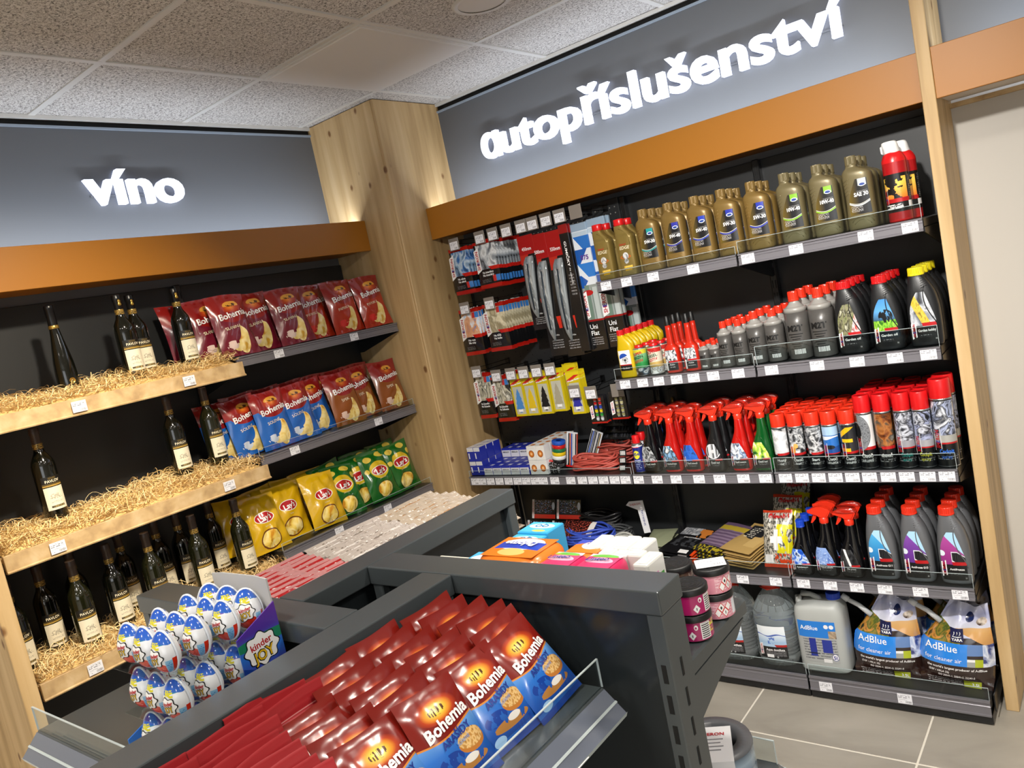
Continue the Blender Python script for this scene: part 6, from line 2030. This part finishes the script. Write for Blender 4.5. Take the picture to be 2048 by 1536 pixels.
LY = [lays('y1', 'd2a812', 'Solené', 3), lays('y2', 'd2a812', 'Solené', 9)]
LG = [lays('g1', '17601c', 'Jarní cibulka', 5, True), lays('g2', '17601c', 'Jarní cibulka', 12, True)]
for x, y, n, s, rx, ry in ((-2.90, 1.80, 'front left one', 0, -.30, .02), (-2.94, 1.945, 'front middle one', 1, -.28, .06), (-2.885, 2.10, 'front right one beside green crisps', 0, -.25, .05), (-3.03, 1.745, 'back left one', 1, -.22, .1), (-3.035, 1.895, 'back row second', 0, -.2, -.1), (-3.035, 2.03, 'back row third', 1, -.18, .1), (-3.03, 2.15, 'back row fourth', 0, -.16, .0)):
    place(LY[s], 'crisp_bag', 'bright yellow crisp bag with red oval, ' + n, 'crisps', (x, y, .917), (rx, ry, HB - .03))
for x, y, n, s, rx, ry in ((-2.90, 2.235, 'front left low one', 0, -.34, .10), (-2.945, 2.365, 'front second one', 1, -.24, .02), (-2.90, 2.465, 'front third one', 0, -.26, .02), (-2.90, 2.612, 'rightmost beside the pine column', 1, -.22, -.03), (-3.035, 2.27, 'back row left', 1, -.1, -.1), (-3.04, 2.44, 'back row middle', 0, -.1, .03), (-3.04, 2.62, 'back row right', 1, -.1, .0)):
    place(LG[s], 'crisp_bag', 'green crisp bag with red oval, ' + n, 'crisps', (x, y, .917), (rx, ry, HB - .03))

# ================================================================ candy bags in cellophane (behind the back arm of the island)
FILMS = {}
for k, base, ly in (('red', 'c98a8a', [(('&', ('r', 0, .74, 1, .93), ('!', ('n', 5, .60))), 'b0161c'), (('&', ('r', .05, .2, .95, .7), ('n', 7, .50)), 'a82c30'), (('&', ('r', 0, .1, 1, .9), ('n', 16, .60)), 'eee0de')]),
                    ('white', 'b8ada4', [(('&', ('r', .05, .1, .95, .9), ('n', 6, .52)), 'dcd4cd'), (('&', ('r', 0, .05, 1, .95), ('n', 11, .57)), '857970'), (('&', ('r', 0, .05, 1, .95), ('n', 21, .63)), 'f2eeea')]),  # pale blotches paint the film's highlights into the colour
                    ('beige', 'b0a08c', [(('&', ('r', .05, .1, .95, .9), ('n', 5, .54)), '9c6f3c'), (('&', ('r', 0, .05, 1, .95), ('n', 16, .62)), 'efe9e2'), (('&', ('r', 0, .1, 1, .95), ('n', 12, .60)), 'c4bab0')])):
    FILMS[k] = bump(mat('cellophane_' + k, base, .10, .05, .9, ly), 55, .8, .006, 4)
CL = {'red': 'red printed cellophane candy bag', 'white': 'clear cellophane bag of white candies', 'beige': 'clear cellophane bag of beige pastries'}
for gi, (k, y, wd) in enumerate((('red', .985, .255), ('white', 1.235, .25), ('beige', 1.475, .235))):
    protos = []
    for s in range(3):
        g, f = bag(wd, .135, .010, FILMS[k], .07, 100 + gi * 10 + s, nu=30, nv=16, wr=4, pull=.02)
        P = [('bag', g.mesh('candy_bag'))]
        if k != 'red':
            d = G()
            for q in range(2 + s % 2):
                x0 = -.08 + .075 * q + .02 * s
                z0 = .055 + .02 * ((q + s) % 3)
                d.box((x0, f(x0, z0) - .003, z0), (x0 + .024, f(x0, z0) - .0015, z0 + .006), mat('clip_dark', '2a2624', .35))
            P.append(('closure_clip', d.mesh('closure_clip'), 'dark closure strips'))
        protos.append(P)
    for i in range(9):
        x0 = -1.345 - .0255 * i
        place(protos[i % 3], 'candy_bag', CL[k] + ', %s from the island rail' % NTH[i], 'candy bag', (x0, y + random.uniform(-.012, .012), 1.172 + .002 * i), (-1.10 + random.uniform(-.008, .008), random.uniform(-.006, .006), HB + random.uniform(-.02, .02)))
    for j in range(2):
        for i in range(4):
            place(protos[(i + j) % 3], 'candy_bag', CL[k] + ', lower layer %s, %s from the rail' % (('front', 'back')[j], NTH[i]), 'candy bag', (-1.35 - .06 * i, y + .01, 1.122 + .022 * j), (-1.42, 0, HB))

# ================================================================ chocolate egg display
def egg(seed, tint):
    def sh(a, b):
        # b polar angle from bottom
        zz = -math.cos(b)
        k = 1 - .16 * zz - .04 * zz * zz
        r = math.sin(b) ** .92
        return (.0228 * r * k * math.cos(a), .0205 * r * k * math.sin(a), .034 + .034 * zz)
    m = mat('egg_print_' + tint, 'e6e9ee', .16, 0, .6, [
        (('r', 0, .66, 1, 1.01), ('gv', ['e6e9ee', 'dfe6f2', tint, '2a62c0', '1f4fb0'])), (('r', 0, .86, 1, 1.01), '2458b8'),
        (('s', .66, .02, 22, 1), ('gv', ['8fc8ea', tint, '3a78d0', '2a5cc0', '1f4aa8'])),
        (('&', ('r', .16, .60, .31, .72), ('n', 22, .46)), 'd9cf3a'),
        (('!', ('s', .35, .04, 26, .5)), 'd2321a'),
        (('r', .43, .05, .5, .44), 'd2321a'), (('r', .345, .12, .43, .42), '8fc4ea'), (('&', ('r', .35, .14, .425, .40), ('rows', 30, .45)), '3a80c4'),
        (('r', .50, -.01, 1.01, .31), 'd2321a'), (('r', .50, .31, 1.01, 1.01), 'e9ebef'), (('r', .50, .80, .62, 1.01), '3a6cc4')])
    nu, nv = 28, 16
    a0 = -math.pi / 2 - math.pi * .5
    g = G().grid(lambda u, v: sh(a0 + 2 * math.pi * u, math.pi * (.001 + .998 * v)), nu, nv, m, True)
    # seam flange between the two half shells
    rim = G()
    P = []
    N = 28
    for i in range(N):
        b = 2 * math.pi * i / N
        z = -math.cos(b)
        r_ = abs(math.sin(b)) ** .92 * (1 - .16 * z - .04 * z * z) * math.copysign(1, math.sin(b))
        for s_, y_ in ((1.0, -.0018), (1.10, -.0012), (1.10, .0012), (1.0, .0018)):
            P.append((.0231 * r_ * s_, y_, .034 + .034 * z * (1 + (s_ - 1) * .7)))
    F = [(4 * i + k, 4 * ((i + 1) % N) + k, 4 * ((i + 1) % N) + k + 1, 4 * i + k + 1) for i in range(N) for k in range(3)]
    rim.add(P, F, mat('egg_rim', 'dfe6f0', .15, 0, .6), None, True)
    d = G()

    def sf(x, z):
        zz = min(.999, max(-.999, (z - .034) / .034))
        k = (1 - .16 * zz - .04 * zz * zz) * (1 - zz * zz) ** .46
        q = 1 - (x / (.0228 * k)) ** 2
        return -.0205 * k * math.sqrt(max(.0, q))
    cloud = [(math.cos(t) * (.0150 + .0016 * math.cos(7 * t)), math.sin(t) * (.0130 + .0016 * math.cos(7 * t))) for t in [2 * math.pi * i / 42 for i in range(42)]]
    for sc, mm, e in ((1.10, INKK, .0006), (1.0, INKW, .0010)):
        for ring in range(3):
            r0, r1 = ring / 3 * sc, (ring + 1) / 3 * sc
            V = [(-.004 + p[0] * q, sf(-.004 + p[0] * q, .031 + p[1] * q) - e, .031 + p[1] * q) for q in (r0, r1) for p in cloud]
            d.add(V, [(i, (i + 1) % 42, (i + 1) % 42 + 42, i + 42) for i in range(42)], mm)
    tx(d, 'kinder', INKR, -.003, .0365, .0062, sf, bold=.03, wmax=.020, rot=8, eps=.0014)
    tx(d, 'JOY', INKK, -.0032, .0272, .0098, sf, bold=.07, wmax=.020, rot=8, eps=.0014)
    tx(d, 'JOY', mat('ink_joy', 'e0b41c', .3), -.0032, .0272, .0092, sf, bold=.015, wmax=.0185, rot=8, eps=.0018)
    return [('shell', g.mesh('egg_shell')), ('rim', rim.mesh('egg_rim')), ('print', d.mesh('egg_print'))]


EG = [egg(1, '3fae5a'), egg(2, 'e08a2c'), egg(3, 'c84a9a')]
bx = root('egg_display_box', 'blue printed cardboard display box holding the chocolate eggs', 'display box', (-1.28, .60, 1.138))
CBX = mat('carton_inner', 'b9b8b8', .6)
SIDE = mat('egg_box_print', ('gv', ['1c5fc0', '2b7ad8', '1f4fb4', '3a2f9a', '2b6fd0', '4a2f98', '5a2a94']), .3, 0, .3, [(('&', ('p', .5, 1, .52), ('!', ('p', .5, 1, .60))), '2f8ae0'), (('&', ('p', .5, 1, .82), ('!', ('p', .5, 1, .90))), '17388c'), (('&', ('e', .1, .55, .3, .08)), '6fb83a'), (('&', ('e', .95, .42, .3, .06)), 'b03a9a'), (('&', ('e', .85, .75, .3, .05)), '1f7a5a')])
link('base', G().box((-.085, -.10, 0), (.087, .113, .004), CBX).mesh('box_base'), bx)
link('back_panel', G().prism([(-.085, .004), (.087, .004), (.087, .247), (.05, .25), (-.05, .249), (-.085, .246)], 'y', .111, .114, CBX).mesh('box_back'), bx)
link('side_panel', G().prism([(-.10, .0), (.114, .0), (.114, .206), (.032, .172), (.032, .09), (-.10, .04)], 'x', .087, .0895, SIDE).mesh('box_side'), bx, label='blue printed side panel with logo')
link('side_panel', G().prism([(-.10, .0), (.114, .0), (.114, .206), (.032, .172), (.032, .09), (-.10, .04)], 'x', -.0895, -.087, SIDE).mesh('box_side'), bx)
d = G()
sfx = lambda cy, cz: (lambda a, b, e=.0: (.0895 + e, cy + a, cz + b))
fn = lambda a, b: (.0902, .073 + a, .141 + b)
cloud = [(math.cos(t) * (.031 + .003 * math.cos(8 * t)), math.sin(t) * (.026 + .003 * math.cos(8 * t))) for t in [2 * math.pi * i / 48 for i in range(48)]]
for sc, mm, e in ((1.07, INKK, .0898), (1.0, INKW, .0900)):
    d.add([(e, .073 + p[0] * sc, .141 + p[1] * sc) for p in cloud], [tuple(range(48))], mm)
d.text('kinder', INKR, 0, .009, .012, fn, bold=.02, rot=6, wmax=.042)
d.text('JOY', INKK, .001, -.010, .019, fn, bold=.06, rot=6, wmax=.044)
fn2 = lambda a, b: (.0906, .073 + a, .141 + b)
d.text('JOY', mat('ink_joy', 'e0b41c', .3), .001, -.010, .018, fn2, bold=.015, rot=6, wmax=.041)
link('logo', d.mesh('box_logo'), bx)
for t in range(2):
    link('tray', G().box((-.084, -.095, .0862 + .08 * t), (.084, .09, .0872 + .08 * t), ACRYL).mesh('egg_tray'), bx, label='clear plastic tray')
k = 0
TN = ['bottom', 'middle', 'top']
for t in range(3):
    z = 1.144 + .0735 * t + (.0395 if t else .04)
    z = (1.146, 1.226, 1.306)[t]
    for j, y in enumerate((.533, .586, .640)):
        for i, x in enumerate((-1.222, -1.278, -1.334)):
            place(EG[(k * 2 + i + j) % 3], 'chocolate_egg', 'chocolate surprise egg, %s tier, %s row, %s column from the rail' % (TN[t], NTH[j], NTH[i]), 'chocolate egg', (x, y, z), (random.uniform(-.03, .03), random.uniform(-.04, .04), .30 + random.uniform(-.12, .12)), 'chocolate eggs in the display')
            k += 1
for i, x in enumerate((-1.222, -1.280, -1.338)):
    place(EG[i], 'chocolate_egg', 'chocolate surprise egg leaning against the display back wall, %s from rail' % NTH[i], 'chocolate egg', (x, .682, 1.306), (-.15, 0, .95), 'chocolate eggs in the display')
    place(EG[i], 'chocolate_egg', 'chocolate surprise egg under the leaning ones, %s from rail' % NTH[i], 'chocolate egg', (x, .686, 1.226), (0, 0, .4), 'chocolate eggs in the display')

# ================================================================ peanuts and red bags (front arm of the island)
def peanut(seed):
    w, h = .113, .147
    nut = ('v', 22, ['8a5a24', 'd9a860', 'ecc88a', 'c08a44'])
    g, f = bag(w, h, .020, mat('peanut_print', '1f5fb8', .2, 0, .6, [
        (('r', 0, .10, 1, .60), ('gv', ['123a8c', '1a50a8', '2b70cc', '6fa8e4', 'a9cdf0', '4f92dc'])),
        (('s', .54, .05, 4.2, 3.2), '7d1a12'), (('&', ('s', .54, .05, 4.2, 3.2), ('!', ('s', .557, .05, 4.2, 3.2))), 'd98a3c'),
        (('e', .5, .775, .36, .14), ('gr', ['fff6b8', 'ffd850', 'f0a030', 'b8401a', '7d1a12'], .5, .76, .36, .14)), (('&', ('e', .5, .755, .15, .045), ('bars', 26, .5), ('n', 12, .45)), '5a3414'),
        (('e', .74, .36, .23, .10), 'c07a34'), (('e', .74, .385, .22, .085), nut), (('&', ('e', .34, .30, .2, .07), ('n', 9, .45)), '17409a'),
        (('&', ('e', .55, .20, .34, .05), ('n', 6, .42)), 'b07a3c'), (('e', .62, .23, .12, .035), 'e9e6e0'),
        (('&', ('r', .55, .09, .95, .15), ('bars', 16, .5)), '17409a'), (('e', .24, .11, .11, .045), '9cc4ec'), (('r', 0, 0, 1, .06), '17409a')]), .085, seed, nu=12, nv=20, wr=.65, pull=.03)
    d = G()
    tx(d, 'Bohemia', INKW, .004, h * .635, .018, f, bold=.03, rot=9, w=w * .76, shear=.1, eps=.0016)
    tx(d, 'ARAŠÍDY', INKB, .006, h * .475, .0105, f, bold=.02, rot=8, wmax=w * .66, eps=.0016)
    tx(d, 'Solené', mat('ink_paleblue', '6d9ad8', .4), .012, h * .405, .007, f, rot=8, wmax=w * .34, eps=.0016)
    return [('bag', g.mesh('peanut_bag')), ('print', d.mesh('peanut_print'))]


PN = [peanut(s) for s in (1, 4, 7)]
COLN = ['beside the end panel', 'second column', 'third column', 'fourth column']
for c, y in enumerate((.884, .778, .672, .568)):
    for i in range(6):
        x = -.738 - .037 * i - (.012 if c % 2 else 0)
        if c == 3 and i > 3:
            continue
        place(PN[(c * 2 + i) % 3], 'peanut_bag', 'red and blue peanut bag %s, %s' % (COLN[c], 'front one' if i == 0 else NTH[i] + ' from front'), 'peanuts', (x + random.uniform(-.004, .004), y + random.uniform(-.006, .006) - .004 * i, 1.1385 + .003 * i), (-.60 + .035 * i + random.uniform(-.04, .04), random.uniform(-.06, .06), HB + random.uniform(-.06, .06)))
REDB = mat('red_bag', 'a8242a', .38, 0, .2, [(('&', ('r', 0, .5, 1, .80), ('n', 5, .56)), '8c1a20'), (('r', 0, .815, 1, .825), 'd98a8a')])


def redbag(seed):
    g, f = bag(.113, .150, .015, REDB, .2, seed, nu=10, nv=40, wr=.9, pull=.02)
    return [('bag', g.mesh('red_bag'))]


RB = [redbag(s) for s in (2, 5)]
for c, y in enumerate((.455, .345)):
    for i in range(9):
        x = -.74 - .024 * i
        place(RB[(i + c) % 2], 'snack_bag', 'plain red snack bag with ribbed top seal, %s column, %s' % (('nearer the peanuts', 'nearer the camera')[c], 'front one' if i == 0 else NTH[i] + ' from front'), 'snack bag', (x, y + random.uniform(-.006, .006) + (.015 if i > 5 else 0), 1.1385 + .002 * i), (-.52 + .03 * i + random.uniform(-.02, .02), random.uniform(-.04, .04), HB + random.uniform(-.05, .05)))
for i in range(3):
    place(RB[i % 2], 'snack_bag', 'plain red snack bag between peanuts and the red stack, %s at the back' % NTH[i], 'snack bag', (-.915 - .024 * i, .560 - .01 * i, 1.1505), (-.30, .03, HB + .05))

# ================================================================ tissues and air freshener cans (far right arm)
ZS = 1.146


def tbox(name, lab, cat, a, b, m, top, texts=(), r_=.002, side=None):
    r = root(name, lab, cat, (a[0], a[1], a[2] + .0006))
    g = G().cbox((0, 0, 0), (b[0] - a[0], b[1] - a[1], b[2] - a[2]), m, r_, 2)
    w_, d_, h_ = b[0] - a[0], b[1] - a[1], b[2] - a[2]
    e = .0004
    g.add([(r_, r_, h_ + e), (w_ - r_, r_, h_ + e), (w_ - r_, d_ - r_, h_ + e), (r_, d_ - r_, h_ + e)], [(0, 1, 2, 3)], top, [(0, 0), (1, 0), (1, 1), (0, 1)])
    if side:
        g.add([(w_ + e, r_, r_), (w_ + e, d_ - r_, r_), (w_ + e, d_ - r_, h_ - r_), (w_ + e, r_, h_ - r_)], [(0, 1, 2, 3)], side, [(0, 0), (1, 0), (1, 1), (0, 1)])
    link('pack', g.mesh(name + '_pack'), r)
    d = G()
    for t, mm, x, y, hh, rot, ww in texts:
        d.text(t, mm, x, y, hh, lambda p, q: (p, q, h_ + .0012), bold=.02, rot=rot, wmax=ww)
    if d.v:
        link('print', d.mesh(name + '_print'), r)
    return r


QQ = mat('qq_blue', '2f9ad0', .3, 0, .3)
QQT = mat('qq_top', '4ab0e0', .3, 0, .3, [(('e', .5, .62, .42, .24), 'e6f2f8'), (('e', .62, .16, .22, .10), 'd9cf5a')])
for i, (y0, n) in enumerate(((1.192, 'back one'), (1.130, 'front one'))):
    tbox('tissue_box', 'light blue tissue box behind the orange tissue pack, ' + n, 'tissues', (-1.030, y0, ZS), (-.952, y0 + .060, 1.292 - .004 * i), QQ, QQT, [('QO', mat('ink_qq', '1f7fb4', .4), .039, .037, .015, 180, .05)])
tbox('tissue_box', 'light blue tissue box left of the orange tissue pack', 'tissues', (-1.108, 1.062, ZS), (-1.040, 1.150, 1.262), QQ, QQT)
for i in range(2):
    tbox('napkin_pack', 'cream napkin pack beside the back rail, ' + ('upper' if i else 'lower'), 'napkins', (-1.20, 1.058, ZS + i * .056), (-1.115, 1.13, ZS + .055 + i * .056), mat('napkin_cream', 'd9d0c0', .5), mat('napkin_top', 'ddd6c8', .5, layers=[(('r', .15, .3, .85, .7), 'c9b49a')]))


def soft_pack(name, lab, cat, x0, y0, x1, y1, z1, m, texts, topm, z0=ZS):
    r = root(name, lab, cat, ((x0 + x1) / 2, (y0 + y1) / 2, z0 + .0006))
    hx, hy, h = (x1 - x0) / 2, (y1 - y0) / 2, z1 - z0
    g = G().loft(smooth_secs([(0, hx * .92, hy * .92, 0, 0), (h * .08, hx, hy, 0, 0), (h * .8, hx, hy, 0, 0), (h * .95, hx * .93, hy * .92, 0, 0), (h, hx * .78, hy * .75, 0, 0)], 3), m, 28, 4)
    g.grid(lambda u, v: ((u - .5) * 1.6 * hx, (v - .5) * 1.55 * hy, h + .0008 + .004 * math.sin(math.pi * u) * math.sin(math.pi * v)), 8, 6, topm)
    link('pack', g.mesh(name + '_pack'), r)
    d = G()
    for t, mm, x, y, hh, rot, ww in texts:
        d.text(t, mm, x, y, hh, lambda p, q: (p, q, h + .0065), bold=.025, rot=rot, wmax=ww, shear=.2)
    if d.v:
        link('print', d.mesh(name + '_print'), r)
    return r


ORT = mat('orange_pack', 'd9701c', .3, 0, .4)
soft_pack('tissue_pack', 'large orange tissue pack with blue banner', 'tissues', -1.035, 1.045, -.878, 1.165, 1.296, ORT, [('Paloma', INKW, .0, .005, .019, 178, .085)], mat('orange_pack_top', 'e0741c', .3, 0, .4, [(('e', .5, .62, .4, .34), 'd9d9e6'), (('r', .08, .35, .92, .72), '1f3fb0'), (('e', .5, .2, .25, .15), 'f0b46a')]))
soft_pack('tissue_pack', 'small orange tissue pack behind the magenta packs', 'tissues', -.888, 1.135, -.800, 1.215, 1.275, ORT, [('Soft', INKB, .01, .0, .012, 170, .05)], mat('orange_pack_top2', 'e0741c', .3, 0, .4, [(('r', 0, .6, .5, 1), '3a4fc0'), (('e', .6, .5, .3, .3), 'e9c9c9')]))
MG = mat('magenta_pack', 'c8245a', .3, 0, .4)
for i, x0 in enumerate((-.895, -.812)):
    soft_pack('tissue_pack', 'magenta and green tissue pack, %s of two' % ('left', 'right')[i], 'tissues', x0, 1.042, x0 + .082, 1.137, 1.282, MG, [('Linteo', INKB, -.002, .004, .013, 8, .05)], mat('magenta_top', 'd03468', .3, 0, .4, [(('r', 0, .84, 1, 1), 'e6e6e4'), (('e', .5, .86, .42, .12), '6fbf4a'), (('e', .5, .55, .42, .17), 'dfa8bc')]))
WT = mat('white_wrap', 'cfd0cc', .35, 0, .3)
WS = mat('wrap_end', 'dfe0dc', .35, 0, .3, [(('r', .12, .15, .55, .85), 'd98ac0'), (('r', .62, .1, .9, .8), '4fa04a'), (('&', ('r', .2, .5, .5, .8), ('n', 8, .5)), '3a3a8a')])
for j, y0 in enumerate((1.098, 1.162)):
    for i in range(4):
        x0 = -.800 + i * .0305 - .045 * j
        tbox('hankie_pack', 'white handkerchief pack, %s row, %s from left' % (('front', 'back')[j], NTH[i]), 'tissues', (x0, y0 + (.035 if x0 < -.73 and j == 0 else 0), ZS), (x0 + .030, y0 + .062, 1.282 - .002 * (i % 2)), WT, mat('wrap_top', 'd2d2cc', .35, 0, .3, [(('&', ('r', .3, .1, .7, .9), ('n', 7, .6)), 'b9c4b0')]), (), .004, WS if i == 3 else None)

LIDK = mat('lid_black', '131415', .42)
LID2 = mat('lid_groove', '040404', .8)


def scent_can(key, base, layers, lidlabel=False):
    r, h = .0305, .0465
    m = mat('scent_' + key, base, .28, 0, .4, layers)
    g = G().lathe([(0, .001), (r * .96, 0), (r, .002)], LIDK, 32).lathe([(r, .002), (r, .034)], m, 36)
    c = G().lathe([(r * 1.0, .034), (r * 1.05, .0345), (r * 1.06, .036), (r * 1.05, .044), (r * .98, .0462), (r * .9, .0455), (0, .0455)], LIDK, 36)
    v = G()
    for k in range(1, 5):
        rr = r * .20 * k
        for q in range(4):
            a0, a1 = q * math.pi / 2 + .12 + k * .35, (q + 1) * math.pi / 2 - .14 + k * .35
            P = []
            for i in range(9):
                a = a0 + (a1 - a0) * i / 8
                P += [((rr - .0014) * math.cos(a), (rr - .0014) * math.sin(a), .0458), ((rr + .0014) * math.cos(a), (rr + .0014) * math.sin(a), .0458)]
            v.add(P, [(2 * i, 2 * i + 1, 2 * i + 3, 2 * i + 2) for i in range(8)], LID2)
    return [('tin', g.mesh('scent_tin')), ('lid', c.mesh('scent_lid'), 'black vented lid'), ('vent_slot', v.mesh('vent_slot'), None, 1)]


def scl(base2):
    return [(('r', .50, .05, .60, .95), 'e4e4e6'), (('&', ('r', .51, .1, .59, .9), ('rows', 9, -1)), '2a2a2e'), (('d', .42, .30, .032, .24), 'ececec'), (('r', .416, .22, .424, .36), '17181a'), (('e', .46, .74, .018, .14), 'ececec'), (('e', .458, .72, .009, .07), 'a81c62'), (('&', ('r', .60, .3, .75, .9), ('n', 8, .5)), base2)]


SCM = scent_can('magenta', 'a81c62', scl('d9cf3a'))
SCP = scent_can('pink', 'd08a9c', [(('&', ('r', .4, .1, .8, .9), ('n', 18, .52)), 'e6c4cc')] + [(('r', .62, .08, .70, .92), 'dfe4ee'), (('d', .50, .64, .036, .30), 'c8383c'), (('d', .50, .64, .029, .24), 'f0f0f0'), (('e', .50, .62, .009, .09), '1a1a1c'), (('d', .535, .34, .036, .30), 'c8383c'), (('d', .535, .34, .029, .24), 'f0f0f0'), (('r', .531, .24, .539, .42), '1a1a1c'), (('d', .465, .34, .036, .30), 'c8383c'), (('d', .465, .34, .029, .24), 'f0f0f0'), (('d', .57, .64, .036, .30), 'c8383c'), (('d', .57, .64, .029, .24), 'f0f0f0')])
SCD = scent_can('dark', '5a4a3c', [(('r', .52, .1, .60, .9), 'b9b4a8'), (('n', 9, .58), '2a241e')])
SCB = scent_can('blue', '3aa0dc', [(('r', .3, .5, .6, .9), 'd9b81c'), (('e', .5, .3, .1, .2), 'e9f2f8')])
stacks = [(SCM, -.6265, 1.128, 'magenta', 2), (SCP, -.622, 1.212, 'pink', 2), (SCD, -.690, 1.208, 'brown labelled', 2), (SCB, -.6905, 1.105, 'blue labelled', 1)]
for pr_, x, y, n, c in stacks:
    for k in range(c):
        place(pr_, 'scent_can', '%s air freshener can with black vented lid%s' % (n, '' if c == 1 else (', bottom of its pair', ', top of its pair')[k]), 'air freshener', (x + .002 * k, y - .001 * k, ZS + k * .047), (0, 0, (-.2, .25)[k] + (1.0 if n == 'magenta' else .9)))
r = root('price_slip', 'white price card lying on top of the pink air freshener cans', 'price card', (-.620, 1.211, ZS + .0955), (0, 0, .55))
link('card', G().box((-.026, -.019, 0), (.026, .019, .001), CARD).mesh('slip_card'), r)
link('print', G().add([(-.024, -.017, .0014), (.024, -.017, .0014), (.024, .017, .0014), (-.024, .017, .0014)], [(0, 1, 2, 3)], PRICE, [(0, 0), (1, 0), (1, 1), (0, 1)]).mesh('slip_print'), r)

# round packed steering wheel covers on the lower shelf
RING = mat('cover_grey', '5c5e63', .35)
SHINE = mat('cover_film', ('gv', ['8fa4b8', 'c9d6e2', '6f8aa6', '9cb4ca', '55687c']), .12, .2, .8, [(('&', ('r', .02, .2, .12, .9), ('n', 9, .5)), 'd9783c')])


def cover(lab, x, y, z, rz, r_=.085):
    r = root('steering_wheel_cover', lab, 'steering cover', (x, y, z), (0, 0, rz))
    g = G().lathe([(r_ * .62, 0), (r_ * .98, .0), (r_, .006), (r_, .074), (r_ * .98, .080), (r_ * .62, .080), (r_ * .60, .04), (r_ * .62, 0)], RING, 40)
    link('ring', g.mesh('cover_ring'), r)
    link('film', G().lathe([(r_ * 1.002, .006), (r_ * 1.003, .04), (r_ * 1.002, .074)], SHINE, 40).mesh('cover_film'), r, label='shiny printed film')
    c = G().add([(-.036, -r_ - .002, .02), (.036, -r_ - .002, .02), (.036, -r_ - .002, .082), (-.036, -r_ - .002, .082), (-.036, r_ * .45, .0825), (.036, r_ * .45, .0825)], [(0, 1, 2, 3), (3, 2, 5, 4)], CARD)
    so = link('sleeve', c.mesh('cover_sleeve'), r, label='white card sleeve')
    t = G().text('SHERON', INKR, 0, r_ * .12, .009, lambda a, b: (a, b, .0832), bold=.03, w=.046)
    for i in range(4):
        t.box((-.024, -r_ * .12 - i * .011, .0828), (.020 - .005 * (i % 2), -r_ * .12 - i * .011 + .0028, .083), mat('ink_grey', '8a8a90', .5))
    link('sleeve_print', t.mesh('sleeve_print'), so)
    return r


cover('grey steering wheel cover in white card sleeve on lower gondola shelf', -.688, 1.225, .801, .45, .074)
cover('second grey steering wheel cover nearer the gondola panel', -.865, 1.135, .801, .0, .074)

# goods deep in their rows of which the photograph shows nothing are left out
UNSEEN = {'aerosol_can': [24], 'air_freshener': [2, 4, 8, 13], 'bulb_box': [2, 4, 14, 16, 18, 20, 30], 'chocolate_egg': [0, 3, 5, 6, 28], 'crisp_bag': [8], 'fuse_assortment': [4], 'garden_glove_pack': [0], 'lamp_box': [5, 12, 17, 19, 24, 25, 26, 27, 30, 31, 32, 33, 34], 'napkin_pack': [0], 'two_stroke_bottle': [5, 13], 'water_bottle': [2], 'wiper_blade_pack': [4, 5], 'wipes_pack': [37]}
for k_, ns_ in UNSEEN.items():
    for n_ in ns_:
        o_ = bpy.data.objects.get(k_ if n_ == 0 else '%s.%03d' % (k_, n_))
        if o_:
            for c_ in list(o_.children_recursive) + [o_]:
                bpy.data.objects.remove(c_)
